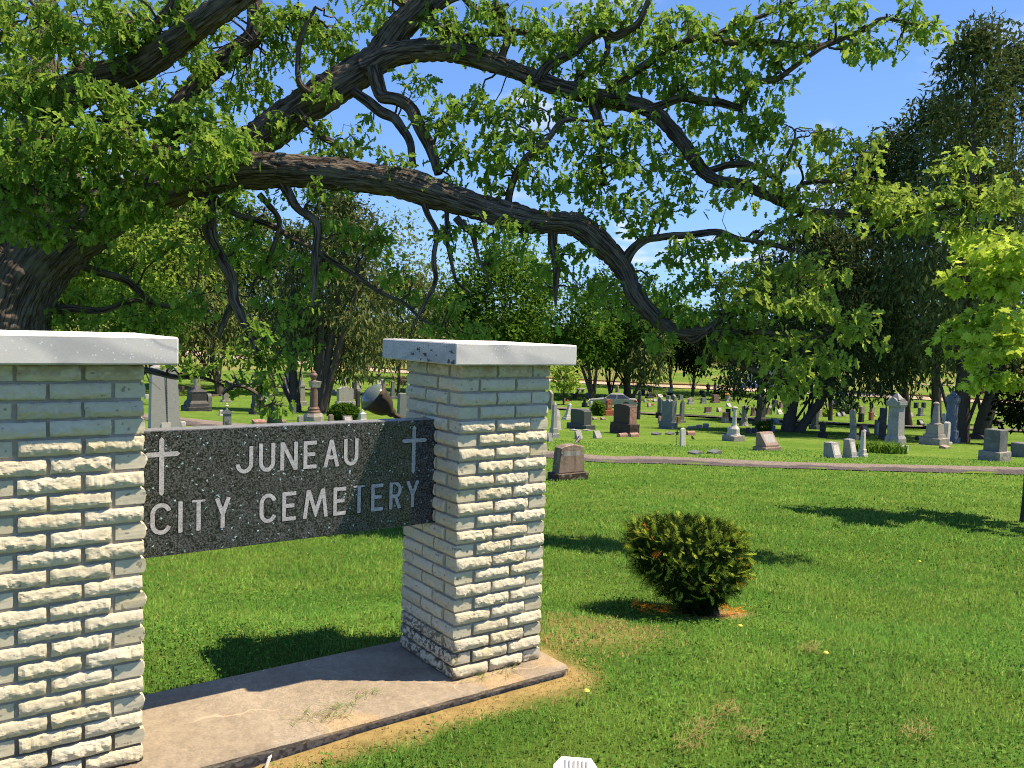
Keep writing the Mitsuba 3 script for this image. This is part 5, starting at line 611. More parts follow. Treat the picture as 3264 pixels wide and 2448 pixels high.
def stone_fn(p, n, uv):
    c = pick(uv.x, STONES) * 0.78; w = uv.y
    g = f3(p, 26.0, 3); h = f3(p, 3.2, 4); cell = mikit.cell_rand(p.x * 120, p.y * 120, p.z * 120)
    c = c * (0.80 + 0.34 * g) * (0.92 + 0.16 * cell)
    streak = mikit.smoothstep(0.5, 0.72, mikit.fbm(p.x * 9.0, p.y * 9.0, p.z * 1.6, 3))
    c = mikit.mix(c, c * 0.45 + C3(0.01, 0.01, 0.008), w * dr.maximum(streak, mikit.smoothstep(0.52, 0.7, h)))
    return mikit.mix(c, (0.33, 0.35, 0.27), w * 0.35 * mikit.smoothstep(0.63, 0.7, f3(p, 12.0, 3)))
scene['stone'] = two({'type': 'principled', 'base_color': mikit.proc(stone_fn), 'roughness': 0.6, 'specular': 0.3})
PAINTS = [(0.80, 0.80, 0.79), (0.02, 0.055, 0.03), (0.035, 0.03, 0.027), (0.01, 0.01, 0.011), (0.30, 0.31, 0.31),     # 0 white, 1 bin green, 2 bronze, 3 black, 4 silver
          (0.45, 0.03, 0.015), (0.05, 0.12, 0.35), (0.55, 0.03, 0.03), (0.60, 0.20, 0.03), (0.30, 0.14, 0.42),      # 5 tail red, 6 blue, 7 red, 8 orange, 9 purple
          (0.62, 0.25, 0.33), (0.65, 0.55, 0.08), (0.33, 0.35, 0.38), (0.07, 0.075, 0.085), (0.10, 0.05, 0.03),     # 10 pink, 11 yellow, 12 grey siding, 13 tyre, 14 rusty brown
          (0.42, 0.27, 0.19), (0.03, 0.03, 0.05), (0.35, 0.42, 0.62), (0.16, 0.11, 0.07), (0.17, 0.02, 0.02),       # 15 skin, 16 navy, 17 pale blue shirt, 18 khaki, 19 dark red
          (0.045, 0.03, 0.02), (0.70, 0.66, 0.40), (0.14, 0.20, 0.04), (0.20, 0.07, 0.02), (0.06, 0.05, 0.045)]      # 20 hair, 21 pale yellow, 22 stalk, 23 robin breast, 24 bird back
scene['paint'] = two({'type': 'principled', 'base_color': mikit.proc(lambda p, n, uv: pick(uv.x, PAINTS) * (0.88 + 0.24 * f3(p, 14.0, 3))), 'roughness': 0.42, 'specular': 0.45})
scene['car_paint'] = two({'type': 'principled', 'base_color': mikit.proc(lambda p, n, uv: pick(uv.x, PAINTS)), 'roughness': 0.3, 'metallic': 0.3, 'clearcoat': 0.8, 'specular': 0.5})
scene['bronze'] = two({'type': 'principled', 'base_color': mikit.proc(lambda p, n, uv: mikit.mix((0.030, 0.024, 0.018), (0.075, 0.062, 0.042), f3(p, 22.0, 3))), 'roughness': 0.5, 'metallic': 0.2, 'specular': 0.4})
scene['lens_glass'] = two({'type': 'principled', 'base_color': {'type': 'rgb', 'value': [0.09, 0.12, 0.095]}, 'roughness': 0.12, 'specular': 0.9, 'clearcoat': 0.6})
scene['window_glass'] = two({'type': 'principled', 'base_color': {'type': 'rgb', 'value': [0.025, 0.035, 0.035]}, 'roughness': 0.05, 'specular': 0.9})

# ---------------------------------------------------------------- lawn, path, road
def terrain():
    r = np.concatenate([np.linspace(0.3, 12, 90), np.geomspace(12.2, 900, 110)])
    a = np.radians(np.concatenate([np.arange(-50, 50, 0.5), np.arange(50, 310, 4.0)]))
    R, A = np.meshgrid(r, a, indexing='ij'); az = YAW + A
    x, y = CAM[0] + R * np.sin(az), CAM[1] + R * np.cos(az)
    z = ground(x, y); n, m = R.shape
    v = np.stack([x, y, z], -1).reshape(-1, 3)
    i, j = np.meshgrid(np.arange(n - 1), np.arange(m), indexing='ij'); k = (j + 1) % m
    q = np.stack([i * m + j, i * m + k, (i + 1) * m + k, (i + 1) * m + j], -1).reshape(-1, 4)
    v = np.vstack([v, [[CAM[0], CAM[1], float(ground(CAM[0], CAM[1]))]]])
    f = np.vstack([q[:, [0, 2, 1]], q[:, [0, 3, 2]], np.stack([np.arange(m), (np.arange(m) + 1) % m, np.full(m, n * m)], 1)[:, [0, 1, 2]]])
    return v, f
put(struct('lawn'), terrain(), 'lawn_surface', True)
def ribbon(near, far, lift, nseg=160, across=7):
    """A strip of ground between two edges (world x, y), laid on the terrain."""
    a, b = spline(near, nseg), spline(far, nseg)
    w = np.linspace(0, 1, across)
    P = a[:, None] * (1 - w)[None, :, None] + b[:, None] * w[None, :, None]
    z = ground(P[..., 0], P[..., 1]) + lift
    v = np.concatenate([P, z[..., None]], -1).reshape(-1, 3)
    uv = np.stack([np.broadcast_to(w[None], P.shape[:2]), np.broadcast_to(np.linspace(0, 1, nseg)[:, None], P.shape[:2])], -1).reshape(-1, 2)
    i, j = np.meshgrid(np.arange(nseg - 1), np.arange(across - 1), indexing='ij')
    q = np.stack([i * across + j, (i + 1) * across + j, (i + 1) * across + j + 1, i * across + j + 1], -1).reshape(-1, 4)
    return v, np.vstack([q[:, [0, 1, 2]], q[:, [0, 2, 3]]]), uv
def lay(name, near, far, lift, bsdf, **k):
    v, f, uv = ribbon(near, far, lift, **k); put(struct(name), (v, f), bsdf, True, uv=uv)
lay('path', PATH_NEAR, PATH_FAR, 0.02, 'path_surface', across=12)
lay('cemetery_lane', LANE_NEAR, LANE_FAR, 0.10, 'path_surface')
lay('road', ROAD_NEAR, ROAD_FAR, 0.12, 'road_concrete')
lay('sidewalk', WALK_NEAR, WALK_FAR, 0.12, 'road_concrete')
def kerb(name, edge, w, h):
    p = spline(edge, 120); t = np.gradient(p, axis=0); t /= np.linalg.norm(t, axis=1, keepdims=True); n = np.stack([-t[:, 1], t[:, 0]], 1)
    z = ground(p[:, 0], p[:, 1])[:, None]
    A = np.hstack([p, z]); B = np.hstack([p, z + h]); Cc = np.hstack([p + n * w, z + h]); D = np.hstack([p + n * w, z])
    v = np.stack([A, B, Cc, D], 1).reshape(-1, 3); i = np.arange(119)
    f = [np.stack([i * 4 + a, i * 4 + a + 1, i * 4 + a + 5, i * 4 + a + 4], 1) for a in range(3)]
    q = np.vstack(f); put(struct(name), (v, np.vstack([q[:, [0, 1, 2]], q[:, [0, 2, 3]]])), 'kerb_concrete', False)
kerb('kerb', ROAD_FAR, 0.5, 0.35)

# ---------------------------------------------------------------- footing, pillars, sign
sl = struct('footing')
prof = sg.Polygon([(-.2, SLAB[1] + .012), (-.032, SLAB[1] + .012), (-.030, SLAB[1] - .004), (-.012, SLAB[1] - .006), (-.003, SLAB[1] + .004), (0, SLAB[1] + .016), (0, SLAB[3] - .01), (-.01, SLAB[3]), (-.2, SLAB[3])])
m = trimesh.creation.extrude_polygon(prof, SLAB[2] - SLAB[0], engine='earcut')
v = np.array(m.vertices); v = np.stack([v[:, 2] + SLAB[0], v[:, 1], v[:, 0]], -1)
mm = trimesh.Trimesh(v, m.faces); mm = trimesh.Trimesh(*trimesh.remesh.subdivide_to_size(mm.vertices, mm.faces, 0.06)); mm.merge_vertices()
P = np.array(mm.vertices); low = (P[:, 2] < -0.02) | (P[:, 1] < SLAB[1] + .01)
P[:, 1] -= low * 0.007 * (meshkit.fbm(P * 22, 3, 6) - 0.5) * 2
P[:, 2] += (P[:, 2] > -0.005) * 0.003 * (meshkit.fbm(P * 2.5, 3, 8) - 0.5)
put(sl, (P, mm.faces), 'slab_concrete', 25)

PW, PH, NC = 0.525, 1.534, 23
BM, BMZ, BD = 0.0145, 0.0115, 0.098
BL = (PW - BM * 2 - BD) / 2
CH = PH / NC
def brick(L, H, seed, nx, nz, depth=BD, soft=1.0):
    """Split-face brick: x 0..L, front near y = 0 bulging to -y, z 0..H."""
    xs, zs = np.linspace(0, L, nx + 1), np.linspace(0, H, nz + 1)
    X, Z = np.meshgrid(xs, zs, indexing='ij'); zn = Z / H
    r = np.random.default_rng(seed); o = r.uniform(0, 90)
    q = lambda fx, fz, s: meshkit.noise(np.stack([X * fx + o, Z * fz + o, X * 0 + o], -1), s)
    pk = 0.40 + 0.52 * (q(34, 9, 1) - 0.5) + 0.22 * (q(95, 20, 2) - 0.5)
    up = np.clip((1 - zn) / np.maximum(1 - pk, .1), 0, 1); dn = np.clip(zn / np.maximum(pk, .08), 0, 1)
    body = np.where(zn > pk, up ** 0.55, dn ** 0.62)
    D = 0.003 + (0.0135 * body + 0.008 * (np.abs(q(42, 36, 3) - 0.5) * 2 - 0.4) * body + 0.0032 * (q(150, 140, 4) - 0.5)) * soft
    ed = np.minimum(X, L - X) / 0.012; D = D * (0.55 + 0.45 * np.clip(ed, 0, 1))
    D = np.maximum(D, 0.0)
    jit = 0.0022 * (q(60, 60, 8) - 0.5)
    Zj = Z + jit * 1.6 * ((zn > .99) | (zn < .01)); Xj = X + 0.005 * (q(50, 50, 9) - 0.5) * ((ed < .01))
    F = np.stack([Xj, -D, Zj], -1); Bk = np.stack([X * 0 + np.clip(X, .002, L - .002), X * 0 + depth, np.clip(Z, .001, H - .001)], -1)
    v = np.concatenate([F.reshape(-1, 3), Bk.reshape(-1, 3)]); w = nz + 1; N = (nx + 1) * w
    i, j = np.meshgrid(np.arange(nx), np.arange(nz), indexing='ij')
    a = (i * w + j).ravel(); b = ((i + 1) * w + j).ravel(); c = ((i + 1) * w + j + 1).ravel(); d = (i * w + j + 1).ravel()
    alt = ((i + j) % 2 == 0).ravel()
    f = [np.where(alt[:, None], np.stack([a, b, c], 1), np.stack([a, b, d], 1)), np.where(alt[:, None], np.stack([a, c, d], 1), np.stack([b, c, d], 1))]
    def side(idx): 
        idx = np.array(idx); s, t = idx[:-1], idx[1:]
        f.append(np.stack([s, s + N, t + N], 1)); f.append(np.stack([s, t + N, t], 1))
    side([k * w for k in range(nx + 1)]); side([k * w + nz for k in range(nx, -1, -1)])
    side([k for k in range(nz, -1, -1)]); side([nx * w + k for k in range(nz + 1)])
    f.append(np.array([[N + nz, N + nx * w + nz, N + nx * w], [N + nz, N + nx * w, N]]))
    return v, np.vstack(f)

def pillar(x0, par0, seed, label, skip=None):
    key = thing('brick_pillar', label, 'pillar')
    core = cbox(x0 + .0075, x0 + PW - .0075, .0075, PW - .0075, -0.02, PH, .004)
    put(part(key, 'mortar_core'), core, 'mortar')
    c = np.array([x0 + PW / 2, PW / 2])
    rr = np.random.default_rng(seed)
    for row in range(NC):
        par = (par0 + row) % 2; z0 = PH - (row + 1) * CH + BMZ * 0.5
        for s in range(4):
            fine = s == 0 or (s == 3 and x0 > -1)
            for k in range(2):
                xl = k * (BL + BM) if par == 0 else PW - (k + 1) * BL - k * BM
                v, f = brick(BL, CH - BMZ, seed * 1000 + row * 10 + s * 300 + k, 22 if fine else 9, 9 if fine else 4, soft=0.78 if s == 3 else 1.0)
                v = v + [xl - PW / 2 + rr.uniform(-.0015, .0015), -PW / 2 + rr.uniform(-.002, .002), z0 + rr.uniform(-.001, .001)]
                a = s * math.pi / 2; R = np.array([[math.cos(a), -math.sin(a)], [math.sin(a), math.cos(a)]])
                v[:, :2] = v[:, :2] @ R.T + c
                if skip is not None and skip(v): continue
                t = rr.uniform(0.01, 0.99)
                put(part(key, 'brick'), (v, f), 'brick_face', False, uv=np.tile([[t, t]], (len(v), 1)))
    o = 0.1
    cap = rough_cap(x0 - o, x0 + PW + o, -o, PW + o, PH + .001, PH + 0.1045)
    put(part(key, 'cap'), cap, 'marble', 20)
    return key
def rough_cap(x0, x1, y0, y1, z0, z1):
    m = cbox(x0, x1, y0, y1, z0, z1, 0.006)
    m = trimesh.Trimesh(*trimesh.remesh.subdivide_to_size(m.vertices, m.faces, 0.09)); m.merge_vertices()
    m.vertices = m.vertices + 0.0016 * (np.stack([meshkit.noise(m.vertices * 9, s) for s in (1, 2, 3)], -1) - 0.5)
    return m
SIGN_Y, SIGN_T, SIGN_Z0, SIGN_Z1 = 0.2203, 0.095, 0.731, 1.250
def at_sign(v): 
    return False
pr = pillar(0.0, 0, 1, 'cream split-face brick pillar with lichen-spotted white marble cap at right end of the sign')
pl = pillar(-1.407 - PW, 1, 2, 'cream split-face brick pillar with clean white marble cap, cut off by the left edge')

sg_key = thing('name_sign', 'speckled dark granite sign slab with carved letters and two crosses spanning both pillars', 'sign')
put(part(sg_key, 'slab'), cbox(-1.43, 0.03, SIGN_Y, SIGN_Y + SIGN_T, SIGN_Z0, SIGN_Z1, 0.003), 'granite')
put(part(sg_key, 'top_edge'), box(-1.40, 0.0, SIGN_Y + .002, SIGN_Y + SIGN_T - .002, SIGN_Z1 - .002, SIGN_Z1 + .0015), 'granite_top')
def strokes(ch):
    """Centre lines of a plain sans capital in the unit box (width, height both 0..1)."""
    arc = lambda cx, cy, rx, ry, a0, a1, n=14: [(cx + rx * math.cos(math.radians(t)), cy + ry * math.sin(math.radians(t))) for t in np.linspace(a0, a1, n)]
    return {'J': [[(1, 1)] + arc(.5, .30, .5, .30, 0, -180)], 'U': [[(0, 1)] + arc(.5, .32, .5, .32, 180, 360) + [(1, 1)]],
            'N': [[(0, 0), (0, 1)], [(0, 1), (1, 0)], [(1, 0), (1, 1)]], 'E': [[(1, 1), (0, 1), (0, 0), (1, 0)], [(0, .52), (.86, .52)]],
            'A': [[(0, 0), (.5, 1), (1, 0)], [(.18, .33), (.82, .33)]], 'C': [arc(.52, .68, .52, .32, 18, 180) + arc(.52, .32, .52, .32, 180, 342)],
            'I': [[(.5, 0), (.5, 1)]], 'T': [[(0, 1), (1, 1)], [(.5, 0), (.5, 1)]], 'Y': [[(0, 1), (.5, .46), (1, 1)], [(.5, .46), (.5, 0)]],
            'M': [[(0, 0), (.16, 1), (.5, .12), (.84, 1), (1, 0)]], 'R': [[(0, 0), (0, 1), (.5, 1)] + arc(.55, .74, .45, .26, 90, -90) + [(0, .48)], [(.5, .48), (1, 0)]]}[ch]
def letter_poly(ch, x0, x1, z0, z1, w):
    out = []
    a, b, c, d = x0 + w / 2, x1 - w / 2, z0 + w / 2, z1 - w / 2
    for s in strokes(ch):
        q = [(a + (b - a) * p[0], c + (d - c) * p[1]) for p in s]
        if ch in 'NATYIMUR':                                       # stems run to the full height
            q = [(x, z0 if abs(z - c) < 1e-6 else z1 if abs(z - d) < 1e-6 else z) for x, z in q]
        out.append(sg.LineString(q).buffer(w / 2, cap_style=2, join_style=2, mitre_limit=2.2))
    p = shapely.union_all(out).intersection(sg.box(x0 - w, z0, x1 + w, z1))
    return p
def carved(key, name, poly, label=None):
    k = part(key, name)
    def ext(p, y0, y1):
        ps = [g for g in getattr(p, 'geoms', [p]) if g.area > 1e-7]
        m = cat([trimesh.creation.extrude_polygon(g, y1 - y0, engine='earcut') for g in ps]); v = np.array(m.vertices)
        return trimesh.Trimesh(np.stack([v[:, 0], SIGN_Y - y0 - v[:, 2], v[:, 1]], -1), m.faces, process=False)
    put(k, ext(poly, -0.001, 0.0016), 'letter_face')
    put(part(k, 'outline'), ext(poly.buffer(0.0028, join_style=2).difference(poly.buffer(-0.0002)), -0.001, 0.0007), 'letter_edge')
for ch, x0, x1, z0, z1 in LETTERS:
    carved(sg_key, f'letter_{ch.lower()}', letter_poly(ch, x0, x1, z0, z1, 0.0175))
for cx, ztop, zbot, zarm, ax0, ax1, w in CROSSES:
    h = w / 2; pt = w * 0.55
    vert = sg.Polygon([(cx - h, zbot + pt), (cx, zbot), (cx + h, zbot + pt), (cx + h, ztop - pt), (cx, ztop), (cx - h, ztop - pt)])
    horz = sg.Polygon([(ax0 + pt, zarm - h), (ax0, zarm), (ax0 + pt, zarm + h), (ax1 - pt, zarm + h), (ax1, zarm), (ax1 - pt, zarm - h)])
    carved(sg_key, 'cross', vert.union(horz))

# floodlight on a stalk behind the sign
fl = thing('floodlight', 'old bronze floodlight with domed glass lens tilted up behind the granite sign', 'lamp')
FL = np.array(FLOOD); fa = np.array(FLOOD_DIR); fa = fa / np.linalg.norm(fa)
def aim(m):
    z = fa; x = np.cross([0, 0, 1.0], z); x /= np.linalg.norm(x); y = np.cross(z, x)
    M = np.eye(4); M[:3, :3] = np.stack([x, y, z], 1) * FLOOD_R; M[:3, 3] = FL; m = m.copy(); m.apply_transform(M); return m
put(part(fl, 'housing'), aim(lathe([(0, -1.9), (.30, -1.85), (.36, -1.5), (.62, -1.25), (.82, -.8), (.92, -.4), (.98, -.12), (1.06, -.12), (1.06, .1), (.98, .12), (0.9, .1)], 36)), 'bronze', 35)
put(part(fl, 'lens'), aim(lathe([(.985, .09), (.96, .2), (.8, .42), (.5, .58), (.2, .66), (0, .67)], 36)), 'lens_glass', 60)
base = FL - fa * 1.8 * FLOOD_R; gz = float(ground(base[0] + .05, base[1] + .1))
bk = SIGN_Y + SIGN_T
v, f, uv = tube(spline([base, base - fa * .10, [base[0] + .06, base[1] - .05, base[2] - .22], [base[0] + .05, bk + .05, 1.0], [base[0] + .05, bk - .01, .985]], 18), .017, 10)
putpal(part(fl, 'mounting_plate'), cbox(base[0] - .01, base[0] + .11, bk, bk + .012, .92, 1.05, .003), 'paint', 2)
put(part(fl, 'stalk'), (v, f), 'bronze', True)

# white ground lamps for the sign, seen at the bottom edge
def ground_lamp(loc, yaw, label, scale=1.0):
    k = thing('ground_lamp', label, 'lamp', None); z = float(ground(loc[0], loc[1]))
    pl_ = sg.Polygon([(-.085, 0), (-.085, .045), (-.055, .08), (.06, .08), (.085, .045), (.085, 0)])
    m = trimesh.creation.extrude_polygon(pl_, .07, engine='earcut'); v = np.array(m.vertices) * scale
    tilt = math.radians(38)
    v = np.stack([v[:, 0], v[:, 1] * math.cos(tilt) - v[:, 2] * math.sin(tilt), v[:, 1] * math.sin(tilt) + v[:, 2] * math.cos(tilt)], -1)
    T0 = lambda v, dz: moved(trimesh.Trimesh(v, m.faces, process=False), (loc[0], loc[1], z + dz), yaw)
    putpal(part(k, 'housing'), T0(v, loc[2]), 'paint', 0)
    for q in range(6):
        x = -.044 + q * .0165
        b = cbox(x, x + .0085, .028, .066, .0698, .0735, .001); w = np.array(b.vertices) * scale
        w = np.stack([w[:, 0], w[:, 1] * math.cos(tilt) - w[:, 2] * math.sin(tilt), w[:, 1] * math.sin(tilt) + w[:, 2] * math.cos(tilt)], -1)
        putpal(part(k, 'vent_slot'), moved(trimesh.Trimesh(w, b.faces, process=False), (loc[0], loc[1], z + loc[2]), yaw), 'paint', 4)
    putpal(part(k, 'stake'), moved(trimesh.creation.cylinder(.012, .3, sections=10), (loc[0], loc[1], z + loc[2] - .12), 0), 'paint', 0)
ground_lamp(LAMP1, LAMP1_YAW, 'white plastic ground lamp with vent slots, poking up at the bottom edge')
sk = thing('plastic_stake', 'small white plastic stake beside the footing at the bottom of the picture', 'stake')
putpal(sk, moved(rough_sub(cbox(-.012, .012, -.004, .004, 0, .055, .003), .02, .0005), (*STAKE[:2], float(ground(*STAKE[:2])) - .01), 0.6, (.3, -.2)), 'paint', 0)

# ---------------------------------------------------------------- gravestones
EMB = 0.14                                                          # how far every stone is let into the slope
def top_poly(w, h, top):
    a = w / 2
    if top == 'arch': pts = [(-a, 0), (a, 0), (a, h * .90)] + [(a * math.cos(t), h * .90 + h * .10 * math.sin(t)) for t in np.linspace(0.05, math.pi - .05, 13)] + [(-a, h * .90)]
    elif top == 'round':
        r = min(a, h * .45); pts = [(-a, 0), (a, 0), (a, h - r)] + [(a * math.cos(t), h - r + r * math.sin(t)) for t in np.linspace(0.05, math.pi - .05, 15)] + [(-a, h - r)]
    elif top == 'serp':
        x = np.linspace(a, -a, 25); q = np.abs(x) / a
        z = h * (.955 + .045 * np.cos(q * math.pi * 1.7)); z[q > .93] = h * .96
        pts = [(-a, 0), (a, 0)] + list(zip(x, z))
    elif top == 'peak': pts = [(-a, 0), (a, 0), (a, h * .84), (0, h), (-a, h * .84)]
    elif top == 'peakarch': pts = [(-a, 0), (a, 0), (a, h * .86), (a * .86, h * .90), (a * .5, h * .95), (a * .2, h * .99), (0, h), (-a * .2, h * .99), (-a * .5, h * .95), (-a * .86, h * .90), (-a, h * .86)]
    elif top == 'gothic': pts = [(-a, 0), (a, 0), (a, h * .80), (a * .8, h * .87), (a * .45, h * .94), (0, h), (-a * .45, h * .94), (-a * .8, h * .87), (-a, h * .80)]
    elif top == 'step': pts = [(-a, 0), (a, 0), (a, h * .6), (a * .62, h * .6), (a * .62, h), (-a * .62, h), (-a * .62, h * .6), (-a, h * .6)]
    else: pts = [(-a, 0), (a, 0), (a, h), (-a, h)]
    return sg.Polygon(pts)
def soft_extr(poly, d, b):
    """Extrusion along y with its front and back edges eased by b."""
    b = min(b, d * .2)
    def ring(p, y): return [(x, y, z) for x, z in np.array(p.exterior.coords)[:-1]]
    inner = poly.buffer(-b, join_style=2)
    if inner.is_empty or not hasattr(inner, 'exterior') or len(inner.exterior.coords) != len(poly.exterior.coords): return extr(poly, d)
    o = np.array(poly.exterior.coords)[:-1]; i = np.array(inner.exterior.coords)[:-1]
    k = int(np.argmin(np.linalg.norm(i - o[0], axis=1))); i = np.roll(i, -k, 0)
    if np.sign(shapely.LinearRing(o).is_ccw - .5) != np.sign(shapely.LinearRing(i).is_ccw - .5): i = np.vstack([i[:1], i[1:][::-1]])
    L = [np.column_stack([q[:, 0], np.full(len(q), y), q[:, 1]]) for q, y in ((i, -d / 2), (o, -d / 2 + b), (o, d / 2 - b), (i, d / 2))]
    n = len(o); v = np.vstack(L); f = []
    for r in range(3):
        for s in range(n):
            t = (s + 1) % n; f += [[r * n + s, r * n + t, (r + 1) * n + t], [r * n + s, (r + 1) * n + t, (r + 1) * n + s]]
    v2, tri = trimesh.creation.triangulate_polygon(sg.Polygon(i), engine='earcut')
    idx = cKDTree(i).query(v2)[1]; tri = idx[tri]
    f += tri.tolist() + (tri + 3 * n)[:, ::-1].tolist()
    m = trimesh.Trimesh(v, f, process=False); m.fix_normals(); return m
def slab4(w0, d0, w1, d1, z0, z1, sx=0.0, sy=0.0):
    """A frustum block, its top shifted by sx, sy."""
    v = [(-w0 / 2, -d0 / 2, z0), (w0 / 2, -d0 / 2, z0), (w0 / 2, d0 / 2, z0), (-w0 / 2, d0 / 2, z0), (sx - w1 / 2, sy - d1 / 2, z1), (sx + w1 / 2, sy - d1 / 2, z1), (sx + w1 / 2, sy + d1 / 2, z1), (sx - w1 / 2, sy + d1 / 2, z1)]
    return trimesh.convex.convex_hull(np.array(v))
def gable_cap(w, d, z0, h):
    """Scrolled pediments on four sides under a low pyramid."""
    out = [slab4(w * 1.16, d * 1.16, w * 1.28, d * 1.28, z0, z0 + h * .14), slab4(w * 1.28, d * 1.28, w * 1.28, d * 1.28, z0 + h * .14, z0 + h * .26)]
    x = np.linspace(-1, 1, 21); q = np.abs(x)
    zz = np.where(q < .62, .40 + .24 * np.cos(q / .62 * math.pi / 2), .36 + .07 * np.cos((q - .8) / .2 * math.pi / 2))
    pl = sg.Polygon([(-w * .64, 0), (w * .64, 0)] + [(w * .64 * a, h * (b - .26)) for a, b in zip(x[::-1], zz[::-1])])
    m = extr(pl, d * 1.27); m.apply_translation((0, 0, z0 + h * .26)); out.append(m)
    m = extr(sa.scale(pl, d / w, .985, origin=(0, 0)), w * 1.265); m = moved(m, (0, 0, z0 + h * .26), math.pi / 2); out.append(m)
    out.append(slab4(w * .96, d * .96, .03, .03, z0 + h * .50, z0 + h)); return out
def build_stone(kind, w, d, h, pal, o, seed):
    """[(part, mesh, palette, smooth)] with the foot at z = 0."""
    bp = o.get('basepal', pal); R = []
    e = max(0.006, 0.02 * h)
    if kind in ('die', 'tablet', 'gothic'):
        top = o.get('top', 'flat'); bf = o.get('bf', 0) if kind != 'gothic' else .14; df = o.get('df', 1) if kind != 'gothic' else .62
        bh = h * bf; dw, dd = w * df, d * (df if kind == 'gothic' else min(1, df + .04))
        if bh:
            b = cbox(-w / 2, w / 2, -d / 2, d / 2, -EMB, bh, .012)
            R.append(('base', rough_sub(b, max(.05, min(w, bh + EMB) / 5), .018 * min(1, w), seed, 8.0) if o.get('rough') else rough_sub(b, max(.06, w / 6), .006, seed), bp, False))
        if kind == 'gothic':
            m = cat([slab4(dw, dd, dw * .86, dd * .86, bh, h * .62), slab4(dw * 1.12, dd * 1.12, dw * 1.12, dd * 1.12, h * .62, h * .67), slab4(dw * .9, dd * .9, .02, .02, h * .67, h)])
            R.append(('shaft', m, pal, False)); return R
        m = soft_extr(top_poly(dw, h - bh + (EMB if not bh else 0), top), dd, .012)
        m.apply_translation((0, 0, bh if bh else -EMB)); R.append(('die' if bh else 'slab', m, pal, False))
        if o.get('side') is not None:                                # rough lighter ends
            for s in (-1, 1):
                b = cbox(-.012, .022, -dd * .44, dd * .44, 0.01, (h - bh) * .86, .004); b = rough_sub(b, .07, .014, seed + s, 10.0)
                b.apply_translation((s * (dw / 2), 0, bh)); R.append(('rough_end', b, o['side'], False))
        if o.get('panel'):
            b = cbox(-dw * .36, dw * .36, -.006, .004, 0, (h - bh) * .2, .002); b.apply_translation((0, -dd / 2, bh + (h - bh) * .24)); R.append(('name_panel', b, 10, False))
            b = lathe([(0, 0), (dw * .16, 0), (dw * .16, .008), (0, .008)], 14); b.apply_transform(trimesh.transformations.rotation_matrix(math.pi / 2, (1, 0, 0))); b.apply_translation((0, -dd / 2 + .002, bh + (h - bh) * .74)); R.append(('emblem', b, 10, False))
    elif kind in ('slant', 'slantbase'):
        bh = 0
        if kind == 'slantbase' or o.get('foot'):
            bh = h * o.get('bf', .12); b = cbox(-w / 2, w / 2, -d / 2, d / 2, -EMB, bh, .01); R.append(('base', rough_sub(b, .09, .014, seed, 8.0), pal, False)); w, d = w * .80, d * .84
        tp = d * (.62 if o.get('steep') else .34); z = -EMB if not bh else bh
        pr = sg.Polygon([(-d / 2, z), (d / 2, z), (d / 2, h), (d / 2 - tp, h), (-d / 2, max(z + .02, bh + (h - bh) * (.04 if o.get('steep') else .14)))])
        if o.get('rnd'): pr = pr.buffer(-.05).buffer(.05)
        m = trimesh.creation.extrude_polygon(pr, w, engine='earcut'); v = np.array(m.vertices); v = np.stack([v[:, 2] - w / 2, v[:, 0], v[:, 1]], -1); m = trimesh.Trimesh(v, m.faces, process=False); m.fix_normals()
        R.append(('die' if bh else 'wedge', m, pal, False))
        zf = bh + (h - bh) * (.04 if o.get('steep') else .14); A = np.array([-d / 2, zf]); B = np.array([d / 2 - tp, h]); L = np.linalg.norm(B - A)
        if L > .3:                                                   # sunk inscription panel on the slanted face
            ang = math.atan2(B[1] - A[1], B[0] - A[0]); c = (A + B) / 2
            b = cbox(-w * .36, w * .36, -L * .30, L * .34, -.004, .004, .002); b.apply_transform(trimesh.transformations.rotation_matrix(ang, (1, 0, 0))); b.apply_translation((0, c[0], c[1])); R.append(('inscription_panel', b, 0 if pal != 0 else 3, False))
    elif kind == 'bevel':
        m = slab4(w, d, w, d, -EMB, h * .55); m = trimesh.convex.convex_hull(np.vstack([m.vertices, [(-w / 2, d / 2, h), (w / 2, d / 2, h), (-w / 2, d * .2, h * .95), (w / 2, d * .2, h * .95)]])); R.append(('block', rough_sub(m, .08, .006, seed), pal, False))
    elif kind == 'flat':
        R.append(('slab', cbox(-w / 2, w / 2, -d / 2, d / 2, -.12, .05, .01), pal, False))
    elif kind == 'log':
        r = min(h, d / 2); pts = [(-d / 2, -EMB), (d / 2, -EMB)] + [(d / 2 * math.cos(t), max(0.0, h - r) + r * math.sin(t)) for t in np.linspace(0, math.pi, 13)]
        m = trimesh.creation.extrude_polygon(sg.Polygon(pts), w, engine='earcut'); v = np.array(m.vertices); m = trimesh.Trimesh(np.stack([v[:, 2] - w / 2, v[:, 0], v[:, 1]], -1), m.faces, process=False); m.fix_normals(); R.append(('pillow', m, pal, False))
    elif kind == 'block':
        R.append(('block', rough_sub(cbox(-w / 2, w / 2, -d / 2, d / 2, -EMB, h, .015), max(.06, w / 6), .012, seed), pal, False))
    elif kind == 'obelisk':
        z = -EMB; n = o.get('steps', 2); f = 1.0
        for k in range(n):
            z1 = h * (.13 * (k + 1) + .02 * k) if n > 1 else h * .14
            R.append(('base' if k == 0 else 'plinth', cbox(-w * f / 2, w * f / 2, -d * f / 2, d * f / 2, z, z1, .012), pal, False)); z = z1; f *= .74
        f = f if n else 1.0; tp = .72 if n else .80
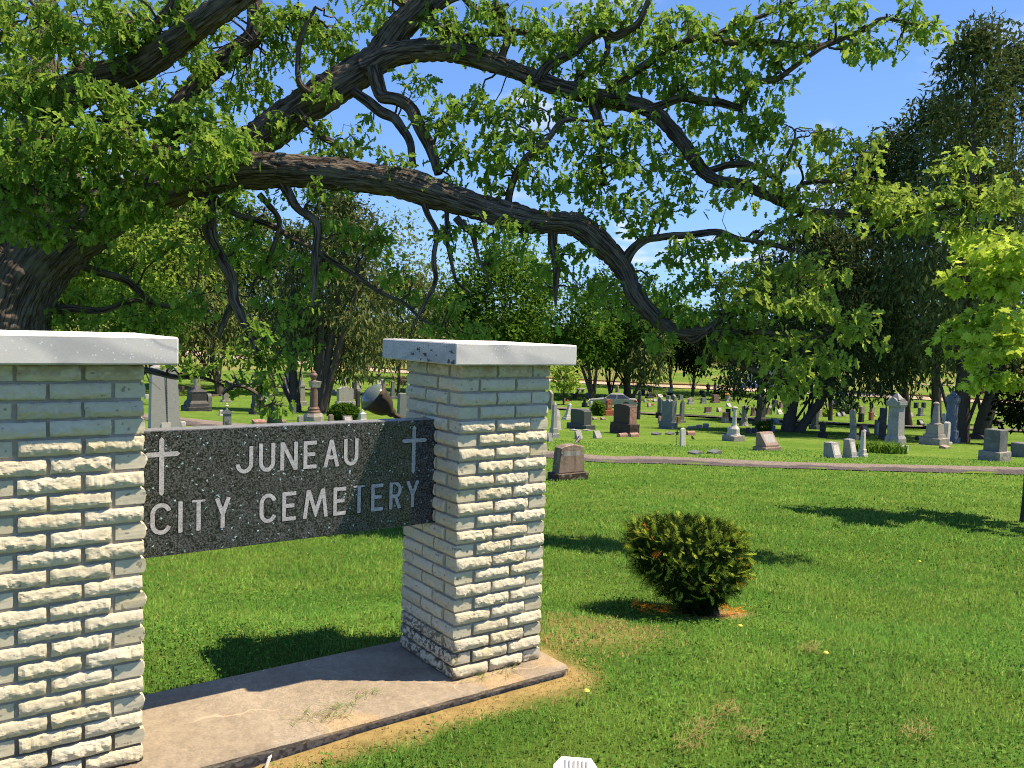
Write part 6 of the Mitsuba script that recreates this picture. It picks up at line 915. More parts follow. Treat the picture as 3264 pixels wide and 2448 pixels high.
        if o.get('cap'): R += [('shaft', slab4(w * .6, d * .6, w * .55, d * .55, z, h * .8), pal, False), ('cap', cat([slab4(w, d, w, d, h * .8, h * .88), slab4(w, d, .02, .02, h * .88, h)]), pal, False)]
        else:
            zt = h * (.93 if n else 1.0)
            R.append(('shaft', slab4(w * f, d * f, w * f * tp, d * f * tp, z, zt), pal, False))
            R.append(('tip', slab4(w * f * tp, d * f * tp, .01, .01, zt, zt + h * (.07 if n else .10)), pal, False))
            if o.get('groove'):
                for gx in (.05, .16): 
                    g = slab4(.025 * w, .01, .025 * w, .01, h * .16, h * .97, 0, d * .10); g.apply_translation((gx * w, -d * .5 + .014, 0)); R.append(('groove', g, 9, False))
                b = slab4(w * .30, .05, w * .30, .05, 0, h * .2); b.apply_translation((0, -d * .5 + .01, 0)); R.append(('inscription_block', b, 3, False))
    elif kind in ('column',):
        R.append(('base', rough_sub(cbox(-w / 2, w / 2, -w / 2, w / 2, -EMB, h * .17, .015), .12, .008, seed), 4, False))
        pd = w * (.36 if not o.get('broken') else .34); a = pd * 1.25
        q = math.pi / 4
        if o.get('broken'): R.append(('plinth', slab4(w * .76, w * .76, w * .72, w * .72, h * .17, h * .25), pal, False)); R.append(('pedestal', slab4(w * .62, w * .62, w * .56, w * .56, h * .25, h * .48), pal, False))
        else: R.append(('pedestal', moved(lathe([(0, h * .17), (pd * 1.3, h * .17), (pd * 1.1, h * .24), (pd * 1.08, h * .36), (pd * .8, h * .42), (0, h * .42)], 8), (0, 0, 0), q / 2), pal, False))
        z0 = h * (.48 if o.get('broken') else .42); r0 = w * (.20 if o.get('broken') else .15); r1 = w * (.115 if o.get('broken') else .10)
        R.append(('shaft', lathe([(0, z0), (r0 * 1.35, z0), (r0 * 1.35, z0 + h * .02), (r0 * 1.1, z0 + h * .03), (r0, z0 + h * .06), (r1, h * .94), (0, h * .94)], 20), pal, 40))
        R.append(('capital', lathe([(0, h * .94), (r1 * 1.05, h * .94), (r1 * 1.7, h * .965), (r1 * 1.7, h * .98), (r1 * .8, h), (0, h)] if not o.get('broken') else [(0, h * .94), (r1 * 1.25, h * .945), (r1 * 1.25, h * .97), (r1 * .6, h), (0, h)], 20), pal, 40))
    elif kind == 'stump':
        fl_ = o.get('flare'); pr_ = [(w * (.5 if fl_ else .42), -EMB), (w * (.46 if fl_ else .40), h * .05), (w * (.30 if fl_ else .38), h * .2), (w * (.27 if fl_ else .36), h * .5), (w * .26 if fl_ else w * .34, h * .9), (w * .30 if fl_ else w * .34, h * .97), (w * .22, h)]
        zz = np.linspace(-EMB, h, 18); rr = np.interp(zz, [p[1] for p in pr_], [p[0] for p in pr_])
        m = lathe([(0, -EMB)] + list(zip(rr, zz)) + [(0, h)], 14); R.append(('trunk', rough_sub(m, .2, w * .05, seed, 9.0), pal, False))
        for a, z in ((0.4, .72), (2.6, .55), (-1.2, .86)):
            b = trimesh.creation.cylinder(w * .10, w * .34, sections=8); b.apply_transform(trimesh.transformations.rotation_matrix(1.0, (0, 1, 0))); b.apply_translation((w * .30, 0, 0)); R.append(('branch_stub', moved(b, (0, 0, h * z), a), pal, False))
    elif kind == 'monument':
        R.append(('base', rough_sub(cbox(-w * .52, w * .52, -d * .52, d * .52, -EMB, h * .11, .015), .12, .006, seed), 3 if o.get('white') else pal, False))
        R.append(('plinth', cat([slab4(w * .80, d * .80, w * .80, d * .80, h * .11, h * .22), slab4(w * .80, d * .80, w * .66, d * .66, h * .22, h * .27)]), pal, False))
        R.append(('shaft', slab4(w * .64, d * .64, w * .60, d * .60, h * .27, h * .77), pal, False))
        R.append(('cap', cat(gable_cap(w * .62, d * .62, h * .77, h * .23)), pal, False))
    elif kind == 'pedestal':
        R.append(('base', rough_sub(cbox(-w / 2, w / 2, -d / 2, d / 2, -EMB, h * .15, .02), .12, .012, seed), pal, False))
        R.append(('plinth', cat([slab4(w * .84, d * .84, w * .80, d * .80, h * .15, h * .24), slab4(w * .80, d * .80, w * .66, d * .66, h * .24, h * .32)]), pal, False))
        R.append(('shaft', cat([slab4(w * .64, d * .64, w * .64, d * .64, h * .32, h * .58), slab4(w * .68, d * .68, w * .36, d * .36, h * .58, h * .66)]), pal, False))
        R.append(('stump', rough_sub(slab4(w * .26, d * .22, w * .25, d * .2, h * .66, h * .97, .01), .1, .012, seed), 4 if pal != 3 else 3, False))
    elif kind == 'finial':
        R.append(('base', cbox(-w * .5, w * .5, -d * .5, d * .5, -EMB, h * .12, .01), pal, False))
        R.append(('shaft', slab4(w * .78, d * .8, w * .72, d * .76, h * .12, h * .68), pal, False))
        g = extr(sg.Polygon([(-w * .52, 0), (w * .52, 0), (w * .52, h * .02), (0, h * .14), (-w * .52, h * .02)]), d * 1.05); g.apply_translation((0, 0, h * .68)); R.append(('gable', g, pal, False))
        R.append(('finial', lathe([(0, h * .80), (w * .09, h * .81), (w * .05, h * .85), (w * .05, h * .88), (w * .19, h * .90), (w * .19, h * .92), (w * .05, h * .94), (w * .09, h * .965), (w * .06, h * .99), (0, h)], 14), 3, 40))
        for r, q in ((.24, .016), (.12, .03)):
            t = lathe([(w * r * .72, -.01), (w * r, -.01), (w * r, q), (w * r * .72, q), (w * r * .72, -.01)], 20); t.apply_transform(trimesh.transformations.rotation_matrix(math.pi / 2, (1, 0, 0))); t.apply_translation((0, -d * .385, h * .46)); R.append(('medallion', t, 0, False))
    elif kind == 'urn':
        R.append(('base', moved(rough_sub(lathe([(0, -EMB), (w * .5, -EMB), (w * .5, h * .10), (w * .42, h * .16), (0, h * .16)], 8), .12, .01, seed), (0, 0, 0), math.pi / 8), 4, False))
        R.append(('foot', lathe([(0, h * .16), (w * .34, h * .16), (w * .34, h * .20), (w * .28, h * .22), (w * .30, h * .25), (w * .25, h * .28), (0, h * .28)], 24), pal, 40))
        R.append(('shaft', lathe([(0, h * .28), (w * .205, h * .28), (w * .185, h * .66), (0, h * .66)], 24), pal, 40))
        R.append(('capital', rough_sub(slab4(w * .40, w * .40, w * .5, w * .5, h * .66, h * .78), .08, .01, seed), 4, False))
        R.append(('urn', lathe([(0, h * .78), (w * .16, h * .785), (w * .10, h * .81), (w * .17, h * .86), (w * .20, h * .90), (w * .15, h * .935), (w * .10, h * .95), (w * .12, h * .965), (w * .04, h * .985), (0, h)], 20), pal, 40))
    elif kind == 'bench':
        R.append(('seat', cbox(-w / 2, w / 2, -d / 2, d / 2, h * .72, h, .02), pal, False))
        for s in (-1, 1): R.append(('leg', cbox(s * w * .3 - w * .07, s * w * .3 + w * .07, -d * .4, d * .4, -EMB, h * .72 - .002, .02), 1, False))
    elif kind == 'schuett':
        bh = h * .22; b = cbox(-w / 2, w / 2, -d / 2, d / 2, -EMB, bh, .012); R.append(('base', rough_sub(b, .09, .004, seed), 8, False))
        a = w * .425; b_ = w * .375; H = h - bh
        pl_ = sg.Polygon([(-a, 0), (a, 0), (b_, H * .90)] + [(x, H * (.90 + .10 * math.cos(x / b_ * math.pi / 2) ** .8)) for x in np.linspace(b_ * .93, -b_ * .93, 11)] + [(-b_, H * .90)])
        m = soft_extr(pl_, d * .62, .012); m.apply_translation((0, 0, bh)); R.append(('die', m, 14, False))
        y = -d * .31 - .004
        b = cbox(-w * .27, w * .27, y, y + .02, bh + H * .60, bh + H * .77, .002); R.append(('name_panel', b, 0, False))
        t = meshkit.text_mesh('SCHUETT', H * .085, .004, True); t.apply_transform(trimesh.transformations.rotation_matrix(math.pi / 2, (1, 0, 0)))
        bb = t.bounds; k = w * .44 / (bb[1][0] - bb[0][0]); t.apply_scale((k, 1, 1)); bb = t.bounds
        t.apply_translation((-(bb[0][0] + bb[1][0]) / 2, y - bb[1][1] + .001, bh + H * .635)); R.append(('lettering', t, 9, False))
        for s in (-1, 1):                                            # pale sandblasted leaf sprays at the shoulders
            for q in range(5):
                l = lathe([(0, 0), (.02, 0), (.014, .004), (0, .005)], 6); l.apply_scale((1.6, .8, 1)); l.apply_transform(trimesh.transformations.rotation_matrix(q * .9, (0, 0, 1))); l.apply_transform(trimesh.transformations.rotation_matrix(math.pi / 2, (1, 0, 0)))
                l.apply_translation((s * (b_ - .03 - .012 * q * (q < 3)), y + .006, bh + H * (.86 - .05 * q))); R.append(('leaf_spray', l, 0, False))
    return R
STONE_AT = {}
for i, (kind, x, y, w, d, h, yaw, pal, wth, o, label, name) in enumerate(STONE_ROWS):
    key = thing(name, label, 'gravestone', 'gravestones of the cemetery')
    z = float(ground(x, y)); STONE_AT[label] = (key, x, y, z, w, d, h, yaw)
    jit = RNG.uniform(-.05, .05) if kind != 'schuett' else 0
    for pn, m, pp, sm in build_stone(kind, w, d, h, pal, o, i):
        m = moved(m, (x, y, z), yaw + jit, o.get('lean', (RNG.normal(0, .012), RNG.normal(0, .008))))
        if sm: m = trimesh.graph.smooth_shade(m, angle=math.radians(sm), facet_minarea=None)
        putpal(part(key, pn), m, 'stone', pp, bool(sm), wth)

# ---------------------------------------------------------------- flowers left at the graves
def bouquet(x, y, z, r, cols, label):
    k = thing('flower_bouquet', label, 'flowers', 'flowers left at the graves'); rr = np.random.default_rng(int(abs(x * 971 + y * 13)) % 99991)
    by = {}
    for q in range(16):
        a, b = rr.uniform(0, 6.28), rr.uniform(-.5, 1.3); p = np.array([math.cos(a) * math.cos(b), math.sin(a) * math.cos(b), math.sin(b) * .8]) * r * rr.uniform(.45, 1)
        s = trimesh.creation.icosphere(1, r * rr.uniform(.2, .32)); s.vertices = s.vertices * (1 + .3 * (meshkit.noise(s.vertices / r * 9 + q, q)[:, None] - .5)) + p + [x, y, z]
        by.setdefault(cols[q % len(cols)], []).append(s)
    for c, ms in by.items(): putpal(part(k, 'blooms'), cat(ms), 'paint', c, True)
    g = []
    for q in range(14):
        a = rr.uniform(0, 6.28); e = np.array([math.cos(a), math.sin(a), rr.uniform(-.2, .6)]) * r; u = np.array([-math.sin(a), math.cos(a), 0]) * r * .14; c = np.array([x, y, z - r * .5])
        g.append((np.array([c, c + e * .6 + u, c + e * 1.15, c + e * .6 - u]), np.array([[0, 1, 2], [0, 2, 3]]), np.full((4, 2), 15.4)))
    putjoin(part(k, 'foliage'), g, 'leaf', False)
for row in FLOWER_ROWS: bouquet(*row)

# ---------------------------------------------------------------- leaves
def leaf_template(outline, fold=0.22, droop=0.25):
    """A lobed leaf along +x, length 1, folded on its midrib: (v, f)."""
    o = np.array(outline, float)
    half = sg.Polygon(np.vstack([o, [[1, 0], [0, 0]]]) if o[0][0] > 0 else np.vstack([o, [[1, 0]]]))
    v2, f = trimesh.creation.triangulate_polygon(half, engine='earcut')
    up = np.column_stack([v2[:, 0], v2[:, 1], v2[:, 1] * fold - droop * v2[:, 0] ** 2]); dn = up * [1, -1, 1]
    return np.vstack([up, dn]), np.vstack([f, f[:, ::-1] + len(up)])
OAK_LEAF = leaf_template([(.10, .03), (.26, .20), (.36, .09), (.58, .32), (.68, .14), (.86, .21), (.97, .05)])
MAPLE_LEAF = leaf_template([(.02, .28), (.16, .22), (.24, .52), (.48, .30), (.66, .50), (.70, .18), (.98, .03)], 0.15, 0.3)
FAR_LEAF = (np.array([(0, 0, 0), (.5, .30, .12), (1, 0, -.05), (.5, -.30, .12)]), np.array([[0, 1, 2], [0, 2, 3]]))
CEDAR_LEAF = (np.array([(0, 0, 0), (.45, .17, .05), (1, 0, -.12), (.45, -.17, .05)]), np.array([[0, 1, 2], [0, 2, 3]]))
def unit(v): return v / (np.linalg.norm(v, axis=-1, keepdims=True) + 1e-9)
def leaf_cluster(tips, dirs, per, size, pal, rr, tpl, hang=0.75, spread=0.05):
    """Leaves round twig tips, hanging."""
    n = len(tips) * per
    P = np.repeat(tips, per, 0) - np.repeat(dirs, per, 0) * rr.uniform(0, .16, (n, 1)) + rr.normal(0, spread, (n, 3)) * [1, 1, .6]
    d = np.repeat(dirs, per, 0) * .5 + rr.normal(0, .62, (n, 3)); d[:, 2] -= hang * rr.uniform(.3, 1.1, n); d = unit(d)
    up = unit(rr.normal(0, .45, (n, 3)) + [0, 0, 1.0])
    S = size * rr.uniform(.62, 1.15, n)
    u = pal + rr.uniform(.02, .98, n)
    u = np.where(rr.random(n) < .18, 1 + rr.uniform(.02, .98, n), u) if pal == 0 else u
    return scatter(tpl[0], tpl[1], frames(d, up), P, S, np.column_stack([u, rr.random(n)]))

# ---------------------------------------------------------------- the old oak
oak = thing('oak_tree', 'huge old oak with dark furrowed limbs arching over the sign from the left edge', 'tree')
skel = []
for i, (n, pts) in enumerate(OAK_LIMBS):
    p = np.array(pts)
    if n == 'trunk':
        g = float(ground(p[0, 0], p[0, 1])); b = p[0].copy(); b[2] = g - .3; b[3] *= 1.25; m_ = p[0].copy(); m_[2] = (g + p[0, 2]) / 2; m_[3] *= 1.08; p = np.vstack([b, m_, p]) if p[0, 2] > g else p
    ln = np.linalg.norm(np.diff(p[:, :3], axis=0), axis=1).sum(); big = p[:, 3].max() > .12
    q = spline(p, max(8, int(ln / (.035 if big else .06)))); q[:, 3] = np.maximum(q[:, 3], .004)
    if n == 'branch':                                               # knotty wander
        tt = np.linspace(0, 1, len(q))[:, None]; q[:, :3] += (np.stack([meshkit.noise(q[:, :3] * 3.2 + 7 * i, s) for s in (1, 2, 3)], -1) - .5) * .10 * np.minimum(1, tt * 5)
    sides = 64 if n == 'trunk' else 44 if p[:, 3].max() > .14 else 18 if big else 9
    q[:, 3] *= 1 + .10 * (meshkit.noise(q[:, :3] * 2.5 + i, 5) - .5) * 2
    v, f, uv = tube(q[:, :3], q[:, 3], sides, .034 if n == 'trunk' else .024 if big else .008, i)
    put(part(oak, n), (v, f), 'bark', True, uv=uv); skel.append(q)
SK = np.vstack(skel); thinsk = SK[SK[:, 3] < .075]; TREE = cKDTree(thinsk[:, :3])
orr = np.random.default_rng(5); twigs = []
def twig(a, b, r0, r1, rr, sag=.12, n=6):
    m = (a + b) / 2 + rr.normal(0, .13, 3) * np.linalg.norm(b - a) + [0, 0, sag * np.linalg.norm(b - a)]
    q = spline(np.vstack([a, m, b]), n); q[1:-1] += rr.normal(0, .018, (n - 2, 3)); return q
def spray(c, rx, ry, ds, n, pal, size=.128, per=7):
    n = max(3, int(n * (.80 if pal == 0 else .55))); k = max(2, n // 5); c = np.asarray(c, float)
    RT = np.array([ER[0], ER[1], 0]); FW = np.array([EF[0], EF[1], 0])
    def pts(m, sc): 
        g = unit(orr.normal(0, 1, (m, 3))) * orr.uniform(.15, 1, (m, 1)) ** .5 * sc
        return c + g[:, :1] * rx * RT + g[:, 1:2] * ds * .8 * FW + g[:, 2:3] * ry * np.array([0, 0, 1.0])
    nodes = pts(k, .75); dist, idx = TREE.query(nodes, k=6)
    tips, dirs = [], []
    stem = []
    for j in range(k):
        a = thinsk[idx[j, orr.integers(0, 3)]]; q = twig(a[:3], nodes[j], .012, .005, orr, .10, 9)
        r = np.linspace(min(.016, max(.006, a[3] * .8)), .0045, 9); twigs.append(tube(q, r, 5, 0, j)); stem.append(q)
    allq = np.vstack(stem); kd = cKDTree(allq[:, :])
    T_ = pts(n, 1.08); _, ii = kd.query(T_, k=4)
    for j in range(n):
        a = allq[ii[j, orr.integers(0, 4)]]; q = twig(a, T_[j], .005, .002, orr, .06, 5); twigs.append(tube(q, np.linspace(.0048, .002, 5), 3, 0, j))
        tips.append(T_[j]); dirs.append(q[-1] - q[-2])
        if orr.random() < .45: tips.append(q[2] + orr.normal(0, .03, 3)); dirs.append(orr.normal(0, 1, 3))
    v, f, uv = leaf_cluster(np.array(tips), unit(np.array(dirs)), per, size, pal, orr, OAK_LEAF)
    key = part(oak, 'leaves'); labels[key] = {'kind': 'stuff'}
    put(key, (v, f), 'leaf', False, uv=uv)
for x, y, z, rx, ry, ds, n, pal in OAK_SPRAYS: spray((x, y, z), rx, ry, ds, n, pal)
# small bare twigs and tufts along the limbs
tips, dirs = [], []
for q in skel[1:]:
    L_ = len(q)
    for j in range(4, L_, 9):
        if orr.random() > .5 or q[j, 3] < .012: continue
        a = q[j, :3]; d = unit(orr.normal(0, 1, 3) + [0, 0, -.25]); e = a + d * (q[j, 3] + orr.uniform(.12, .5))
        s_ = twig(a + d * q[j, 3] * .8, e, .006, .002, orr, -.08, 6); twigs.append(tube(s_, np.linspace(.006, .002, 6), 4, 0, j))
        if orr.random() < .6: tips.append(e); dirs.append(d)
v, f, uv = leaf_cluster(np.array(tips), np.array(dirs), 6, .14, 0, orr, OAK_LEAF)
key = part(oak, 'leaves'); labels[key] = {'kind': 'stuff'}; put(key, (v, f), 'leaf', False, uv=uv)
key = part(oak, 'twigs'); labels[key] = {'kind': 'stuff'}; putjoin(key, twigs, 'bark')

# ---------------------------------------------------------------- other trees
def crown_points(kind, c, r, z0, z1, n, rr, o):
    """Clump centres and leaf points of a crown."""
    if kind == 'cedar' or kind == 'cone':
        k = int(95 if kind == 'cedar' else 60); t = rr.beta(1.05, 1.12, k); t[:6] = (.985, .96, .93, .90, .87, .83)
        env = np.where(t < .12, .5 + t * 4, (1 - t) ** (.50 if kind == 'cedar' else .8) * 1.08 + .07)
        a = rr.uniform(0, 2 * np.pi, k); q = r * env * rr.uniform(.35, 1.0, k) ** .6
        C_ = np.column_stack([c[0] + np.cos(a) * q, c[1] + np.sin(a) * q, z0 + (z1 - z0) * t])
        sg_ = np.column_stack([np.full(k, .25 * r), np.full(k, .25 * r), np.full(k, (z1 - z0) * .04 + .06 * r)]) * rr.uniform(.7, 1.3, (k, 1)) * (1.0 - .35 * t[:, None])
    else:
        k = int(o.get('clumps', 80 if o.get('dense') else 62)); d = unit(rr.normal(0, 1, (k, 3))); rad = rr.uniform(.35, 1, (k, 1)) ** .5 * .88
        d[:, 2] = np.where(d[:, 2] < -.5, d[:, 2] * .7, d[:, 2])
        C_ = np.array([c[0], c[1], (z0 + z1) / 2]) + d * rad * np.array([r, r, (z1 - z0) / 2]) * (1 + .22 * (rr.random((k, 1)) - .5))
        sg_ = np.array([[.24 * r, .24 * r, .06 * (z1 - z0) + .06 * r]]) * rr.uniform(.6, 1.35, (k, 1))
    i = rr.integers(0, k, n)
    return C_, C_[i] + np.clip(rr.normal(0, 1, (n, 3)), -1.9, 1.9) * sg_[i]
def make_tree(i, kind, x, y, cx, cy, zb, zt, r, pal, o, label, name):
    rr = np.random.default_rng(100 + i); key = thing(name, label, 'shrub' if o.get('shrub') else 'tree')
    g = float(ground(x, y)); c = np.array([cx, cy]); s = math.hypot(x - CAM[0], y - CAM[1]); tr = o['tr'] * 1.2
    top = np.array([cx, cy, zb + (zt - zb) * (.9 if kind != 'broad' else .7)])
    lean = o.get('lean', 0); base = np.array([x, y, g - .3])
    mid = base + (top - base) * .4 + [rr.normal(0, .1), rr.normal(0, .1), 0]
    if lean: mid = base + (top - base) * .35 + np.array([ER[0], ER[1], 0]) * r * .25
    q = spline(np.vstack([base, base + [0, 0, .5], mid, top]), 22); t = np.linspace(0, 1, 22); rad = tr * (1 - t * .85) * (1 + 1.1 * np.exp(-t * 26))
    v, f, uv = tube(q, rad, 14, tr * .12, i); put(part(key, 'trunk'), (v, f), 'far_bark', True, uv=uv)
    if o.get('fork'):
        for sgn in (-1, 1):
            e = top + np.array([ER[0], ER[1], 0]) * sgn * r * .6; q2 = spline(np.vstack([q[4], q[4] * .6 + e * .4 + [0, 0, .4], e]), 14)
            v, f, uv = tube(q2, tr * .66 * np.linspace(1, .2, 14), 10, tr * .08, i + sgn); put(part(key, 'limb'), (v, f), 'far_bark', True, uv=uv)
    l = max(.11, s * .0034) * (2.15 if kind == 'cedar' else 1.45); A = (2 * r) * (zt - zb) * .75
    n = int(np.clip(A / (l * l * (.19 if kind != 'cedar' else .12)) * (2.4 if not o.get('thin') else .8) * (1.5 if o.get('dense') else 1), 600, 24000))
    C_, P = crown_points(kind, c, r, zb, zt, n, rr, o)
    tub = []
    for j, p in enumerate(C_[:(18 if kind == 'cedar' else 30)]):
        if p[2] < g + .42 * (zt - g): continue
        h = np.clip((p[2] - g) / (top[2] - g) - .18, max(.12, min(.6, .8 * (zb - g) / (top[2] - g))), .95); a = q[int(h * 21)]
        w = np.vstack([a, (a + p) / 2 + [0, 0, (-.05 if kind == 'cedar' else .08) * r], p]); tub.append(tube(spline(w, 7), np.linspace(max(.02, tr * .26 * (1 - h)), .012, 7), 4, 0, j))
    k = part(key, 'branches'); labels[k] = {'kind': 'stuff'}; putjoin(k, tub or [tube(q[-5:, :3], .02, 4)], 'far_bark')
    out = unit(P - np.array([cx, cy, (zb + zt) / 2]))
    d = out * .6 + rr.normal(0, .6, (n, 3)); d[:, 2] += -.75 if kind == 'cedar' else -.25
    up = unit(rr.normal(0, .5, (n, 3)) + [0, 0, .8] + out * .5)
    S = l * rr.uniform(.6, 1.5, n)
    pals = np.full(n, float(pal))
    if kind == 'cedar': pals = np.where(rr.random(n) < .25, 14.0 if pal != 14 else 6.0, pals)
    if name == 'crab_apple': pals = np.where(rr.random(n) < .35, 5.0, pals)
    uvs = np.column_stack([pals + rr.uniform(.02, .98, n), rr.random(n)])
    tpl = CEDAR_LEAF if kind in ('cedar', 'cone') else FAR_LEAF
    v, f, uv = scatter(tpl[0], tpl[1], frames(unit(d), up), P, S, uvs)
    k = part(key, 'crown'); labels[k] = {'kind': 'stuff'}; put(k, (v, f), 'needle' if kind in ('cedar', 'cone') else 'leaf', False, uv=uv)
def near_maple(i, kind, x, y, cx, cy, zb, zt, r, pal, o, label, name):
    rr = np.random.default_rng(77); key = thing(name, label, 'tree'); g = float(ground(x, y))
    q = spline(np.vstack([[x, y, g - .2], [x + .01, y, g + .6], [x - .02, y + .02, (g + zt) / 2], [cx, cy, zt - .15]]), 24)
    v, f, uv = tube(q, np.linspace(o['tr'] * 1.15, .012, 24), 12, .004, 3); put(part(key, 'trunk'), (v, f), 'far_bark', True, uv=uv)
    tips, dirs, tub = [], [], []
    for j in range(60):
        h = rr.uniform(.60, .98); a = q[int(h * 23)]; an = rr.uniform(0, 6.28) if j > 16 else rr.uniform(-.8, .8) + math.atan2(-ER[1], -ER[0])
        L_ = r * (1.15 - .75 * abs(h - .55)) * rr.uniform(.5, 1.05); e = a + np.array([math.cos(an) * L_, math.sin(an) * L_, rr.uniform(.0, .35) * L_])
        w = spline(np.vstack([a, (a + e) / 2 + [0, 0, .10 * L_], e]), 8); tub.append(tube(w, np.linspace(.010, .003, 8), 4, 0, j))
        for b in range(3, 8):
            for _ in range(2): tips.append(w[b] + rr.normal(0, .05, 3)); dirs.append(e - a + rr.normal(0, .2, 3))
    k = part(key, 'branches'); labels[k] = {'kind': 'stuff'}; putjoin(k, tub, 'far_bark')
    v, f, uv = leaf_cluster(np.array(tips), unit(np.array(dirs)), 5, .155, 3, rr, MAPLE_LEAF, 0.55, .07)
    k = part(key, 'leaves'); labels[k] = {'kind': 'stuff'}; put(k, (v, f), 'leaf', False, uv=uv)
for i, row in enumerate(TREE_ROWS): (near_maple if row[0] == 'maple' else make_tree)(i, *row)
# far wood closing the view beyond the road: reads as one mass
wr = np.random.default_rng(9); W_ = np.array(WOOD); LV = []
t = wr.uniform(0, len(W_) - 1.001, 15000); a = W_[t.astype(int)] * (1 - (t % 1))[:, None] + W_[t.astype(int) + 1] * (t % 1)[:, None]
bump = meshkit.fbm(np.column_stack([t * 6.0, t * 0, t * 0]), 3, 4)
gz = ground(a[:, 0], a[:, 1]); hh = (a[:, 2] - gz) * (.62 + .62 * bump)
P = np.column_stack([a[:, 0] + wr.normal(0, 5, len(t)), a[:, 1] + wr.normal(0, 5, len(t)), gz + hh * wr.uniform(0, 1, len(t)) ** .8])
uvs = np.column_stack([np.where(meshkit.noise(np.column_stack([t * 9, t * 0, t * 0]), 2) > .5, 4.0, 5.0) + wr.uniform(.02, .98, len(t)), wr.random(len(t))])
v, f, uv = scatter(FAR_LEAF[0], FAR_LEAF[1], frames(unit(wr.normal(0, 1, (len(t), 3))), unit(wr.normal(0, .6, (len(t), 3)) + [0, 0, 1])), P, wr.uniform(.8, 1.9, len(t)), uvs)
put('far_wood', (v, f), 'leaf', False, uv=uv); labels['far_wood'] = {'label': 'far-off green wood closing the view beyond the pale road', 'category': 'wood', 'kind': 'stuff'}

# ---------------------------------------------------------------- clipped yew by the pillar
yw = thing('yew_shrub', 'clipped flat-topped yew with bright new tips and dead orange sprigs, right of the pillar', 'shrub')
yr = np.random.default_rng(21); yg = float(ground(*YEW))
YC = np.array([YEW[0], YEW[1], yg]) + np.array([ER[0], ER[1], 0]) * -.165
def needle_sprig():
    v, f = [(0, -.02, 0), (1, 0, .05), (0, .02, 0)], [[0, 1, 2]]
    for k in range(7):
        x = .14 + .13 * k; L_ = .30 * (1 - .35 * abs(k - 3) / 3)
        for s in (-1, 1):
            n = len(v); v += [(x - .03, 0, .01), (x + .17, s * L_, .06), (x + .035, 0, .01)]; f.append([n, n + 1, n + 2])
    return np.array(v), np.array(f)
SPRIG = needle_sprig()
def yew_points(n, shell):
    u = unit(yr.normal(0, 1, (n, 3))); rad = yr.uniform(shell, 1, (n, 1)) ** .4
    p = u * rad; x, y, z = p.T
    z = z * 1.12; w = np.where(z < -.1, 1 - .74 * np.clip((-z - .1) / .95, 0, 1) ** 1.5, 1.0 + .05 * np.clip(z, 0, .6))             # narrows to the foot
    z = np.where(z > .45, .45 + (z - .45) * .12, z)                    # clipped flat on top
    lump = 1 + .16 * (meshkit.noise(np.column_stack([u * 2.6]) + 4, 3) - .5)[:] * 2
    q = np.column_stack([x * w * .405 * lump, y * w * .405 * lump, z * .375 + .42]); return YC + q + np.array([ER[0], ER[1], 0]) * (.10 * np.clip(-z, 0, 1))[:, None], u
for name, n, pal_, shell, sz in (('foliage', 6800, 11, .25, .072), ('new_tips', 1300, 12, .95, .060), ('dead_sprigs', 34, 13, .9, .07)):
    P, u = yew_points(n, shell)
    if name == 'new_tips': P = P + u * .018; keep = (u[:, 2] > -.55); P, u = P[keep], u[keep]
    d = unit(u * .8 + yr.normal(0, .55, (len(P), 3)) + [0, 0, .25]); up = unit(yr.normal(0, .6, (len(P), 3)) + u * .6 + [0, 0, .5])
    v, f, uv = scatter(SPRIG[0], SPRIG[1], frames(d, up), P, sz * yr.uniform(.7, 1.4, len(P)), np.column_stack([pal_ + yr.uniform(.02, .98, len(P)), yr.random(len(P))]))
    k = part(yw, name); labels[k] = {'kind': 'stuff'}; put(k, (v, f), 'needle', False, uv=uv)
st_ = []
for j in range(15):
    e, _ = yew_points(1, .6); a = np.array([YEW[0], YEW[1], yg + .10]) + yr.normal(0, .015, 3)
    st_.append(tube(spline(np.vstack([a, (a + e[0]) / 2 + [0, 0, .03], e[0]]), 8), np.linspace(.016, .004, 8), 6, .003, j))
k = part(yw, 'branches'); labels[k] = {'kind': 'stuff'}; putjoin(k, st_, 'bark')
q = spline(np.array([[YEW[0] + .03, YEW[1] - .04, yg - .05], [YEW[0] + .01, YEW[1] - .015, yg + .06], [YEW[0] - .02, YEW[1], yg + .14], [YC[0] + .03, YC[1], yg + .26]]), 14)
v, f, uv = tube(q, np.linspace(.066, .036, 14), 16, .016, 2); put(part(yw, 'trunk'), (v, f), 'bark', True, uv=uv)
P = []
for ang, rad in [(3.3, .2), (-.1, .16), (.1, .2), (.2, .13), (-.3, .19), (2.9, .45), (3.05, .52), (3.0, .38), (2.75, .33), (3.4, .5), (3.55, .42)]:
    for _ in range(5): P.append([YEW[0] + rad * math.cos(ang) * ER[0] + yr.normal(0, .03) - rad * math.sin(ang) * EF[0] * .8, YEW[1] + rad * math.cos(ang) * ER[1] + yr.normal(0, .03) - rad * math.sin(ang) * EF[1] * .8, 0])
P = np.array(P); P[:, 2] = ground(P[:, 0], P[:, 1]) + .035
v, f, uv = scatter(SPRIG[0], SPRIG[1], frames(unit(yr.normal(0, 1, P.shape) * [1, 1, .35]), unit(yr.normal(0, .3, P.shape) + [0, 0, 1])), P, yr.uniform(.06, .11, len(P)), np.column_stack([13 + yr.uniform(.3, .98, len(P)), yr.random(len(P))]))
put('yew_clippings', (v, f), 'needle', False, uv=uv); labels['yew_clippings'] = {'label': 'orange dead yew clippings scattered in the grass round the shrub', 'category': 'clippings', 'kind': 'stuff'}

